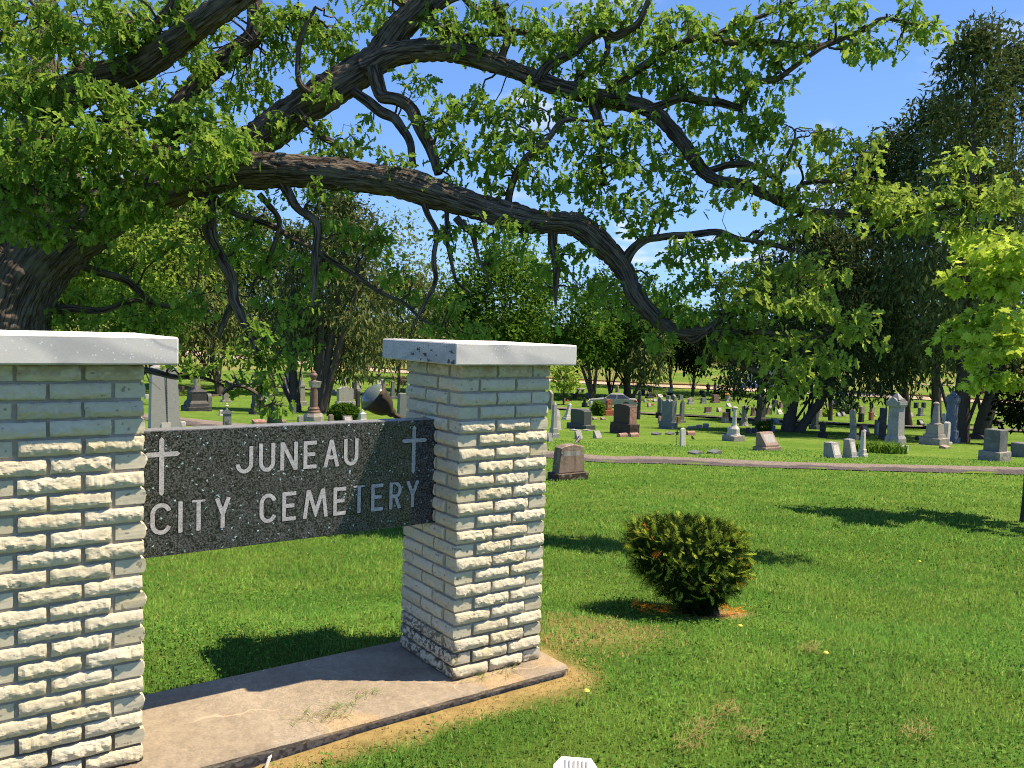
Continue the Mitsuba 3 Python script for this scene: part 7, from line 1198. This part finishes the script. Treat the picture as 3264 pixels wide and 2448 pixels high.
# ---------------------------------------------------------------- small bushes among the graves
def bush(name, label, xy, w, h, pal, n, l, flowers=None):
    key = thing(name, label, 'bush'); rr = np.random.default_rng(int(abs(xy[0] * 31 + xy[1])) + 3); g = float(ground(*xy))
    u = unit(rr.normal(0, 1, (n, 3))); p = u * rr.uniform(.3, 1, (n, 1)) ** .4 * (1 + .25 * (meshkit.noise(u * 3 + 2, 2)[:, None] - .5)) * [w / 2, w / 2, h / 2] + [xy[0], xy[1], g + h / 2]
    v, f, uv = scatter(FAR_LEAF[0], FAR_LEAF[1], frames(unit(u + rr.normal(0, .6, (n, 3))), unit(u + rr.normal(0, .4, (n, 3)) + [0, 0, .4])), p, l * rr.uniform(.6, 1.4, n), np.column_stack([pal + rr.uniform(.02, .98, n), rr.random(n)]))
    k = part(key, 'foliage'); labels[k] = {'kind': 'stuff'}; put(k, (v, f), 'leaf', False, uv=uv)
    tb = [tube(spline(np.array([[xy[0], xy[1], g - .05], (np.array([xy[0], xy[1], g]) + p[j]) / 2 + rr.normal(0, .04, 3), p[j]]), 6), np.linspace(.02, .006, 6), 4, 0, j) for j in range(10)]
    k = part(key, 'stems'); labels[k] = {'kind': 'stuff'}; putjoin(k, tb, 'far_bark')
bush('round_bush', 'dark green rounded bush in front of the broad pale headstone', BUSH, BUSH_W, BUSH_W * .55, 4, 2600, .15)
bush('rose_bush', 'open leafy bush beside the red headstone', ROSEBUSH, ROSE_W, ROSE_W * 1.3, 5, 900, .24)
bush('low_bush', 'small dark bush among the far slant markers', BUSH2, 2.2, 1.7, 15, 900, .26)
bush('leafy_plant', 'light green leafy plant below a tan headstone', HOSTA, 1.5, .75, 12, 500, .3)
bush('shaded_bush', 'low dark bush in shade beside the blue-grey block', BUSH3, .8, .5, 4, 500, .14)
# day-lily clump at the great monument
fk = thing('lily_clump', 'clump of tall strappy green leaves at the foot of the great pale monument', 'plant'); fr = np.random.default_rng(4); g = []
for j in range(420):
    a, rad = fr.uniform(0, 6.28), fr.uniform(0, 1) ** .5; bx, by = FERN[0] + EF[0] * .25 + rad * math.cos(a) * .95 * ER[0] + rad * math.sin(a) * .5 * EF[0], FERN[1] + EF[1] * .25 + rad * math.cos(a) * .95 * ER[1] + rad * math.sin(a) * .5 * EF[1]
    b = np.array([bx, by, float(ground(bx, by))]); an = fr.uniform(0, 6.28); dd = np.array([math.cos(an), math.sin(an), 0]); h = fr.uniform(.25, .46); s = np.array([-dd[1], dd[0], 0]) * .018
    v = np.array([b - s, b + s, b + dd * .06 + [0, 0, h * .7] + s, b + dd * .06 + [0, 0, h * .7] - s, b + dd * .2 + [0, 0, h]]); g.append((v, np.array([[0, 1, 2], [0, 2, 3], [3, 2, 4]]), np.tile([[5 + fr.uniform(.1, .9), .5]], (5, 1))))
k = part(fk, 'foliage'); labels[k] = {'kind': 'stuff'}; putjoin(k, g, 'leaf', False)

# ---------------------------------------------------------------- grass
path_poly = sg.Polygon(list(map(tuple, spline(PATH_NEAR, 80))) + list(map(tuple, spline(PATH_FAR, 80)[::-1]))).buffer(-.02)
shapely.prepare(path_poly)
STX = np.array([[s[1], s[2], max(s[4], s[5]) * .5] for s in STONE_AT.values()])
def dry_np(x, y):
    p = np.stack([x, y, x * 0], -1)
    dx = np.maximum(np.maximum(SLAB[0] - x, x - SLAB[2]), 0); dy = np.maximum(np.maximum(SLAB[1] - y, y - SLAB[3]), 0); d = np.hypot(dx, dy) + .1 * (meshkit.noise(p * 5) - .5)
    a = np.clip((.26 - d) / .18, 0, 1) * (y < .25 + x * .1)
    e = np.hypot(x - YEW[0] - .05, (y - YEW[1] + .03) * 1.2) + .14 * (meshkit.noise(p * 6) - .5); b = np.clip((.38 - e) / .2, 0, 1)
    q = np.hypot(x - 1.25, (y - .35) * 1.14) + .5 * (meshkit.noise(p * 2.7) - .5); c = np.clip((.6 - q) / .4, 0, 1) * .5
    return np.maximum(np.maximum(a, b), c)
def grass():
    rr = np.random.default_rng(31); V, F_, U, N_ = [], [], [], []; at = 0
    for s0, s1, dens, wd, ht in [(1.9, 3.2, 11000, .0042, .037), (3.2, 4.6, 8000, .0048, .039), (4.6, 6.5, 4600, .006, .042), (6.5, 9.5, 2100, .009, .044), (9.5, 14, 800, .014, .047), (14, 21, 300, .021, .05), (21, 30, 100, .030, .055)]:
        half = math.radians(42 if s0 > 4 else 48); area = (s1 ** 2 - s0 ** 2) * half; n = int(area * dens)
        s = np.sqrt(rr.uniform(s0 ** 2, s1 ** 2, n)); a = rr.uniform(-half, half, n) + YAW
        x, y = CAM[0] + s * np.sin(a), CAM[1] + s * np.cos(a)
        ok = ~((x > SLAB[0] - .004) & (x < SLAB[2] + .004) & (y > SLAB[1] - .012) & (y < SLAB[3] + .004))
        dr_ = dry_np(x, y); ok &= rr.random(n) > dr_ * .45
        if s1 > 9: ok &= ~shapely.contains_xy(path_poly, x, y)
        x, y, dr_ = x[ok], y[ok], dr_[ok]; n = len(x); z = ground(x, y) - .006
        pp = np.stack([x, y, x * 0], -1); lush = meshkit.fbm(pp * 1.1, 3, 2); tuft = meshkit.noise(pp * 9, 7)
        h = ht * rr.uniform(.45, 1.2, n) * (.6 + .8 * lush) * (1 - .55 * dr_); flat = rr.random(n) < (.06 + .35 * dr_)
        an = rr.uniform(0, 2 * np.pi, n) + 1.4 * tuft; ln = rr.uniform(.15, .95, n); ln = np.where(flat, 2.2, ln)
        d = np.stack([np.cos(an), np.sin(an), an * 0], -1); sd = np.stack([-d[:, 1], d[:, 0], an * 0], -1) * (wd * rr.uniform(.6, 1.4, n) * .5)[:, None]
        b = np.stack([x, y, z], -1); hh = np.where(flat, h * .3, h)
        m = b + d * (h * ln * .35)[:, None] + np.stack([an * 0, an * 0, hh * .62], -1); t = b + d * (h * ln)[:, None] + np.stack([an * 0, an * 0, hh], -1)
        V.append(np.stack([b - sd, b + sd, m + sd * .8, m - sd * .8, t], 1).reshape(-1, 3)); k = np.arange(n)[:, None] * 5 + at
        F_.append(np.concatenate([k + [0, 1, 2], k + [0, 2, 3], k + [3, 2, 4]])); at += n * 5
        nb = unit(np.stack([an * 0, an * 0, an * 0 + 1.0], -1) * .85 + unit(np.cross(sd, t - b)) * .5 * np.sign(rr.random((n, 1)) - .5)); N_.append(np.repeat(nb, 5, 0))
        c = np.where(rr.random(n) < dr_ * .9, 3 + (rr.random(n) < .4), np.where(flat & (rr.random(n) < .3), 3, np.where(meshkit.fbm(pp * 2.3, 3, 6) + rr.normal(0, .12, n) > .55, 1, 0)))
        c = np.where((rr.random(n) < .05) & (c < 2), 2, c)
        U.append(np.repeat(np.stack([c + rr.uniform(.02, .98, n), rr.random(n)], -1), 5, 0))
    return np.vstack(V), np.vstack(F_), np.vstack(U), np.vstack(N_)
def clover():
    rr = np.random.default_rng(17); n = 42000; s = np.sqrt(rr.uniform(1.9 ** 2, 7 ** 2, n)); a = rr.uniform(-.8, .8, n) + YAW; x, y = CAM[0] + s * np.sin(a), CAM[1] + s * np.cos(a)
    pp = np.stack([x, y, x * 0], -1); ok = (meshkit.fbm(pp * 1.9 + 5, 3, 12) + rr.normal(0, .05, n) > .52) & (rr.random(n) > dry_np(x, y)) & ~((x > SLAB[0] - .02) & (x < SLAB[2] + .02) & (y > SLAB[1] - .02) & (y < SLAB[3] + .02))
    x, y = x[ok], y[ok]; n = len(x); z = ground(x, y) + rr.uniform(.018, .042, n)
    d = unit(rr.normal(0, 1, (n, 3)) * [1, 1, .25]); up = unit(rr.normal(0, .28, (n, 3)) + [0, 0, 1.0])
    return scatter(np.array([(0, 0, 0), (.5, .42, .1), (1.0, .18, .05), (1.0, -.18, .05), (.5, -.42, .1)]), np.array([[0, 1, 2], [0, 2, 3], [0, 3, 4]]), frames(d, up), np.stack([x, y, z], -1), rr.uniform(.010, .021, n), np.column_stack([np.where(rr.random(n) < .4, 1, 0) + rr.uniform(.1, .98, n), rr.random(n)]))
v, f, uv = clover(); put('clover', (v, f), 'blade', False, uv=uv); labels['clover'] = {'label': 'small clover leaves mixed into the near lawn', 'category': 'clover', 'kind': 'stuff'}
v, f, uv, nn = grass()
scene['grass'] = {'type': 'ply', 'filename': meshkit.write_ply((v, f), False, uv, None, normals=nn), 'face_normals': False, 'bsdf': {'type': 'ref', 'id': 'blade'}}
labels['grass'] = {'label': 'short mown grass blades covering the lawn near the pillars', 'category': 'grass', 'kind': 'stuff'}
TRIS = sum(len(x[1]) for x in meshkit.WRITTEN.values()); print('triangles', TRIS, 'grass', len(f))

# ---------------------------------------------------------------- vehicles
def xf(m, loc, yaw): return moved(m, loc, yaw)
def sedan(loc, yaw, paint_, label):
    """A four-door saloon, nose towards local -x."""
    key = thing('parked_car', label, 'car'); L_, W_ = 4.75, 1.76; z = float(ground(loc[0], loc[1])) - .02; o = (loc[0], loc[1], z)
    put_ = lambda n, m, b, p, par=key, sm=False: putpal(part(par, n), xf(trimesh.graph.smooth_shade(m, angle=math.radians(sm), facet_minarea=None) if sm else m, o, yaw), b, p, bool(sm))
    lo = sg.Polygon([(-2.36, .30), (-2.38, .52), (-2.33, .68), (-2.1, .76), (-1.2, .86), (-.95, .90), (1.55, .96), (2.2, .95), (2.36, .86), (2.38, .5), (2.3, .30)])
    for wx in (-1.45, 1.35): lo = lo.difference(sg.Point(wx, .31).buffer(.38))
    secs = [(-.5, -.88, .0), (0, 0, 0)]
    body = soft_extr(lo, W_, .09) if lo.geom_type == 'Polygon' else extr(lo, W_)
    put_('body', body, 'car_paint', paint_, sm=30)
    def cab(x0, x1, x2, x3, w0, w1, z0, z1): 
        return trimesh.convex.convex_hull(np.array([(x0, -w0, z0), (x0, w0, z0), (x3, -w0, z0), (x3, w0, z0), (x1, -w1, z1), (x1, w1, z1), (x2, -w1, z1), (x2, w1, z1)]))
    put_('glasshouse', cab(-.92, -.18, 1.02, 1.78, .80, .62, .88, 1.37), 'window_glass', 3)
    put_('roof', trimesh.convex.convex_hull(np.array([(-.25, s * .64, 1.355) for s in (-1, 1)] + [(1.08, s * .64, 1.355) for s in (-1, 1)] + [(-.05, s * .56, 1.43) for s in (-1, 1)] + [(.9, s * .56, 1.43) for s in (-1, 1)])), 'car_paint', paint_)
    for s in (-1, 1):
        for a, b in ((-.93, -.20), (.40, .40), (1.04, 1.80)):
            bar = np.array([(a - .04 if a < 0 else a - .035, s * .815, .87), (b - .01 if a < 0 else b - .03, s * .64, 1.37), (b + .05, s * .64, 1.37), (a + .05, s * .815, .87)]) if a < 0 or a == b else np.array([(b - .07, s * .815, .87), (a - .06, s * .64, 1.37), (a + .02, s * .64, 1.37), (b + .02, s * .815, .87)])
            m = trimesh.convex.convex_hull(np.vstack([bar, bar + [0, -s * .03, 0]])); put_('pillar', m, 'car_paint', paint_)
        for wx in (-1.45, 1.35):
            ty = lathe([(.20, -.10), (.30, -.105), (.325, -.07), (.325, .07), (.30, .105), (.20, .10)], 24); ty.apply_transform(trimesh.transformations.rotation_matrix(math.pi / 2, (1, 0, 0))); ty.apply_translation((wx, s * .78, .325))
            kk = part(key, 'wheel'); putpal(kk + '__tyre', xf(ty, o, yaw), 'paint', 13)
            hb = lathe([(0, .06), (.10, .075), (.20, .06), (.21, .0), (0, 0)], 20); hb.apply_transform(trimesh.transformations.rotation_matrix(s * -math.pi / 2, (1, 0, 0))); hb.apply_translation((wx, s * .82, .325)); putpal(kk + '__hubcap', xf(hb, o, yaw), 'car_paint', 4)
        put_('tail_light', cbox(2.10, 2.385, s * .885 - .03 if s > 0 else -.885, s * .885 if s > 0 else -.855, .68, .86, .01), 'paint', 5); put_('rear_light', cbox(2.33, 2.40, min(s * .46, s * .86), max(s * .46, s * .86), .68, .86, .015), 'paint', 5)
        put_('headlight', cbox(-2.385, -2.25, min(s * .5, s * .84), max(s * .5, s * .84), .58, .69, .02), 'paint', 0)
        put_('door_handle', cbox(.15, .34, s * .885 - .012, s * .885 + .012, .80, .83, .004), 'car_paint', paint_); put_('mirror', cbox(-.72, -.55, min(s * .86, s * 1.0), max(s * .86, s * 1.0), .90, 1.02, .02), 'car_paint', paint_)
    put_('number_plate', cbox(2.375, 2.39, -.16, .16, .56, .68, .002), 'paint', 0)
    put_('bumper', cbox(2.25, 2.44, -.82, .82, .36, .52, .04), 'car_paint', paint_)
sedan((CAR[0] + .9 * EF[0], CAR[1] + .9 * EF[1]), YAW * -1 + math.radians(-8), 4, 'silver grey saloon car parked behind the red headstone')
sedan((BLUECAR[0], BLUECAR[1]), -YAW + math.radians(12), 6, 'blue car half hidden behind the black conical yew')
sh = thing('grey_building', 'grey-sided low building beyond the road, glimpsed behind the black conical yew', 'building'); g = float(ground(*SHED)); o = (SHED[0] + 3.2 * ER[0], SHED[1] + 3.2 * ER[1], g)
putpal(part(sh, 'wall'), moved(cbox(-4.2, 4.2, -3, 3, -.6, 3.0, .02), o, -YAW), 'paint', 12)
putpal(part(sh, 'roof'), moved(extr(sg.Polygon([(-4.5, 2.98), (4.5, 2.98), (4.5, 3.1), (0, 4.4), (-4.5, 3.1)]), 6.6), o, -YAW), 'paint', 24)
for xw in (-2.4, .2, 2.6): kk = part(sh, 'window'); putpal(kk + '__frame', moved(cbox(xw - .5, xw + .5, -3.05, -2.98, 1.1, 2.1, .01), o, -YAW), 'paint', 0); putpal(kk + '__pane', moved(cbox(xw - .42, xw + .42, -3.07, -3.04, 1.18, 2.02, .004), o, -YAW), 'window_glass', 3)

# ---------------------------------------------------------------- two visitors
def body_of(bones, edge=.03, smooth_n=8):
    M = None
    for (p, r), (q, t) in bones:
        pts = []
        for c, rad in ((p, r), (q, t)):
            s = trimesh.creation.icosphere(2, rad); pts.append(np.array(s.vertices) + c)
        h = m3.Manifold.hull_points(np.vstack(pts)); M = h if M is None else M + h
    M = M.refine_to_length(edge); me = M.to_mesh(); t = trimesh.Trimesh(me.vert_properties[:, :3], me.tri_verts)
    trimesh.smoothing.filter_taubin(t, iterations=smooth_n); return t
def person(loc, yaw, label, H, top, legs, shorts, bag=None):
    key = thing('person', label, 'person'); z = float(ground(*loc)); k = H / 1.75; V = lambda *a: np.array(a, float) * k; o = (loc[0], loc[1], z)
    B = lambda *s: [((s[i][0], s[i][1] * k), (s[i + 1][0], s[i + 1][1] * k)) for i in range(len(s) - 1)]
    hip = [V(s * .09, 0, .92) for s in (-1, 1)]; knee = [V(s * .10, -.03, .50) for s in (-1, 1)]; ank = [V(s * .11, .02, .09) for s in (-1, 1)]; toe = [V(s * .13, -.14, .04) for s in (-1, 1)]
    sh_ = [V(s * .18, .02, 1.42) for s in (-1, 1)]; el = [V(s * .25, -.02, 1.13) for s in (-1, 1)]; wr = [V(s * .16, -.22, 1.02) for s in (-1, 1)]; hd = [V(s * .12, -.30, 1.03) for s in (-1, 1)]
    neck, head, chin, crown_ = V(0, 0, 1.50), V(0, -.03, 1.63), V(0, -.075, 1.57), V(0, -.01, 1.67)
    bones = B((V(0, 0, .95), .14), (V(0, 0, 1.15), .13), (V(0, .01, 1.34), .15), (neck, .055), (head, .085)) + B((crown_, .095), (head, .09), (chin, .055)) + B((V(0, -.10, 1.615), .018), (V(0, -.125, 1.60), .014)) + B((V(-.09, -.01, 1.62), .018), (V(.09, -.01, 1.62), .018))
    for i in (0, 1):
        bones += B((V(0, .01, 1.36), .10), (sh_[i], .065), (el[i], .045), (wr[i], .033), (hd[i], .036)) + B((hip[i], .10), (knee[i], .062), (ank[i], .042), (toe[i], .032))
        for f_ in range(5):
            a = (f_ - 2) * .016; bones += B((hd[i] + V(a, -.03, 0), .010), (hd[i] + V(a * 1.3, -.07 if f_ else -.04, -.025), .009), (hd[i] + V(a * 1.2, -.085 if f_ else -.05, -.055), .008))
    putpal(part(key, 'body'), moved(body_of(bones, .025, 5), o, yaw), 'paint', 15, True)
    tb = B((V(0, 0, .93), .155), (V(0, 0, 1.15), .148), (V(0, .01, 1.34), .165), (V(0, .005, 1.44), .085))
    for i in (0, 1): tb += B((V(0, .01, 1.35), .115), (sh_[i], .08), (el[i], .06)) + (B((el[i], .06), (wr[i], .045)) if not shorts else [])
    putpal(part(key, 'jacket' if not shorts else 'shirt'), moved(body_of(tb, .03), o, yaw), 'paint', top, True)
    lb = []
    for i in (0, 1): lb += B((V(0, 0, .94), .15), (hip[i], .115), (knee[i] + (V(0, 0, -.02) if shorts else V(0, 0, 0)), .085)) + ([] if shorts else B((knee[i], .08), (ank[i] + V(0, 0, .02), .062)))
    putpal(part(key, 'trousers' if not shorts else 'shorts'), moved(body_of(lb, .03), o, yaw), 'paint', legs, True)
    for i in (0, 1): putpal(part(key, 'shoe'), moved(body_of(B((ank[i] + V(0, .02, -.04), .05), (toe[i] + V(0, -.02, 0), .042)), .02), o, yaw), 'paint', 3, True)
    putpal(part(key, 'hair'), moved(body_of(B((V(0, .03, 1.66), .092), (V(0, .0, 1.70), .085)) + B((V(0, .05, 1.62), .075), (V(0, .055, 1.57), .05)), .02), o, yaw), 'paint', 20, True)
    if bag is not None: putpal(part(key, 'bag'), moved(rough_sub(cbox(-.14, .14, -.40, -.28, .78, 1.05, .04), .08, .01, 3), o, yaw), 'paint', bag)
person(PERSON1, math.radians(-20), 'person in a dark jacket and jeans holding a red bag under the far trees', 1.73, 3, 16, False, 19)
person((PERSON2[0] + .25 * ER[0], PERSON2[1] + .25 * ER[1]), math.radians(-120), 'person in a pale blue shirt and khaki shorts facing the one with the red bag', 1.80, 17, 18, True)

# ---------------------------------------------------------------- small things
def bird(loc, z, yaw, label, s=1.0):
    key = thing('bird', label, 'bird'); o = (loc[0], loc[1], z)
    V = lambda *a: np.array(a, float) * s
    b = [((V(0, 0, .075), .034 * s), (V(.05, 0, .10), .034 * s)), ((V(.05, 0, .10), .032 * s), (V(.078, 0, .145), .022 * s)), ((V(-.02, 0, .07), .024 * s), (V(-.11, 0, .035), .008 * s)), ((V(-.11, 0, .035), .010 * s), (V(-.16, 0, .02), .006 * s)), ((V(.09, 0, .145), .010 * s), (V(.115, 0, .143), .003 * s))]
    putpal(part(key, 'body'), moved(body_of(b, .012 * s, 4), o, yaw), 'paint', 24, True)
    putpal(part(key, 'breast'), moved(body_of([((V(.055, 0, .092), .030 * s), (V(.035, 0, .072), .030 * s))], .012 * s, 3), o, yaw), 'paint', 23, True)
    for q in (-1, 1): 
        v, f, uv = tube(np.array([V(.01, q * .014, .055), V(.012, q * .015, .02), V(.03, q * .018, .0)]), .003 * s, 5); putpal(part(key, 'leg'), moved(trimesh.Trimesh(v, f, process=False), o, yaw), 'paint', 18)
        w = body_of([((V(.03, q * .030, .092), .016 * s), (V(-.08, q * .016, .052), .006 * s))], .012 * s, 3); putpal(part(key, 'wing'), moved(w, o, yaw), 'paint', 20, True)
_, bx, by, bz, bw, bd, bh, byaw = STONE_AT['polished brown granite headstone with pale name panel and a bird on top']
bird((bx + bw * .27, by), bz + bh * .965, math.radians(25), 'robin perched on top of the polished brown headstone', 1.05)
bird(BIRD2, float(ground(*BIRD2)), math.radians(200), 'small dark bird standing in the grass right of the white upright tablet', 1.3)
sk2 = thing('star_stake', 'bronze star marker on a thin stake in the grass left of the white upright tablet', 'grave marker'); g = float(ground(*STAR))
star = sg.Polygon([((.11 if k % 2 == 0 else .045) * math.sin(k * math.pi / 5), (.11 if k % 2 == 0 else .045) * math.cos(k * math.pi / 5)) for k in range(10)])
putpal(part(sk2, 'star'), moved(extr(star, .02), (STAR[0], STAR[1], g + .42), -.2), 'paint', 3); putpal(part(sk2, 'stake'), moved(cbox(-.008, .008, -.008, .008, -.1, .34, .002), (STAR[0], STAR[1], g)), 'paint', 2)
bn = thing('litter_bin', 'green slatted round litter bin seen over the sign slab', 'bin'); g = float(ground(*BIN)); r = BIN_W / 2; hb = .86
putpal(part(bn, 'drum'), moved(lathe([(0, 0), (r * .92, 0), (r * .94, hb * .9), (r * .86, hb * .9), (r * .84, .05), (0, .05)], 28), (BIN[0], BIN[1], g)), 'paint', 1)
for a in range(20):
    t_ = a / 20 * 6.283; s_ = cbox(-.02, .02, r * .93, r * .99, .03, hb * .97, .004); putpal(part(bn, 'slat'), moved(s_, (BIN[0], BIN[1], g), t_), 'paint', 1)
putpal(part(bn, 'rim'), moved(lathe([(r * .88, hb * .95), (r * 1.02, hb * .95), (r * 1.02, hb), (r * .88, hb), (r * .88, hb * .95)], 28), (BIN[0], BIN[1], g)), 'paint', 1)
pk_ = thing('water_standpipe', 'slim white standpipe post rising behind the green bin', 'post'); g = float(ground(POLE[0] + .5 * EF[0], POLE[1] + .5 * EF[1])); q = (POLE[0] + .5 * EF[0], POLE[1] + .5 * EF[1], g)
putpal(part(pk_, 'post'), moved(trimesh.creation.cylinder(.028, 1.9, sections=12), q), 'paint', 0); putpal(part(pk_, 'tap'), moved(cbox(-.03, .14, -.03, .03, .88, .94, .01), q, 1.0), 'paint', 4)
bd_ = thing('notice_board', 'green notice board on two posts beside the far road, under the right marble cap', 'sign'); g = float(ground(*BOARD)); q = (BOARD[0], BOARD[1], g)
putpal(part(bd_, 'panel'), moved(cbox(-.72, .72, -.03, .03, 2.4, 3.9, .01), q, -YAW), 'paint', 1)
for s in (-1, 1): putpal(part(bd_, 'post'), moved(cbox(s * .66 - .05, s * .66 + .05, .032, .13, -.2, 3.9, .01), q, -YAW), 'paint', 20)
dr2 = np.random.default_rng(8)
for i, (x, y, where) in enumerate(DANDELIONS):
    key = thing('dandelion', 'single yellow dandelion in the lawn ' + where, 'flower', 'dandelions dotted over the lawn'); g = float(ground(x, y)); h = dr2.uniform(.045, .07)
    hd_ = lathe([(0, -.003), (.008, -.004), (.015, .004), (.010, .010), (0, .011)], 12); putpal(part(key, 'head'), moved(hd_, (x, y, g + h)), 'paint', 11)
    v, f, uv = tube(np.array([[x, y, g - .01], [x + .004, y, g + h * .5], [x, y, g + h]]), .0022, 5); putpal(part(key, 'stem'), (v, f), 'paint', 22)
def strands(name, label, centres, n, r, l, w, pal, lift, zfn):
    n = n // 2 if name == 'dry_clippings' else n
    rr = np.random.default_rng(len(name)); V = []
    for (x, y) in centres:
        for _ in range(n):
            a, q = rr.uniform(0, 6.28), r * rr.uniform(0, 1) ** .7; p = np.array([x + q * math.cos(a) * 1.4, y + q * math.sin(a) * .8, 0]); an = rr.uniform(0, 6.28) if rr.random() < .6 else .4 + rr.normal(0, .3); d = np.array([math.cos(an), math.sin(an), rr.uniform(-.1, .15)]); L_ = l * rr.uniform(.4, 1.2); s = np.array([-d[1], d[0], 0]) * w
            p[2] = zfn(p[0], p[1]) + lift * rr.uniform(.3, 1.5); V.append((np.array([p - s, p + s, p + d * L_ * .5 + s + [0, 0, .005], p + d * L_ * .5 - s + [0, 0, .005], p + d * L_]), np.array([[0, 1, 2], [0, 2, 3], [3, 2, 4]]), np.tile([[pal(rr) + rr.uniform(.1, .9), .5]], (5, 1))))
    putjoin(name, V, 'blade', False); labels[name] = {'label': label, 'category': 'clippings', 'kind': 'stuff'}
strands('dry_clippings', 'wisps of dry straw-coloured clippings lying on the lawn', HAY, 130, .07, .07, .0012, lambda r: 3, .05, lambda x, y: float(ground(x, y)))
strands('slab_clippings', 'green grass clippings strewn on the concrete footing', [(-.72, .0), (-.60, .03), (-.66, -.05), (-.45, .09), (.30, -.06), (.12, -.05)], 26, .075, .075, .0011, lambda r: 1 if r.random() < .7 else 3, .006, lambda x, y: .002)
TRIS = sum(len(x[1]) for x in meshkit.WRITTEN.values()); print('triangles', TRIS)
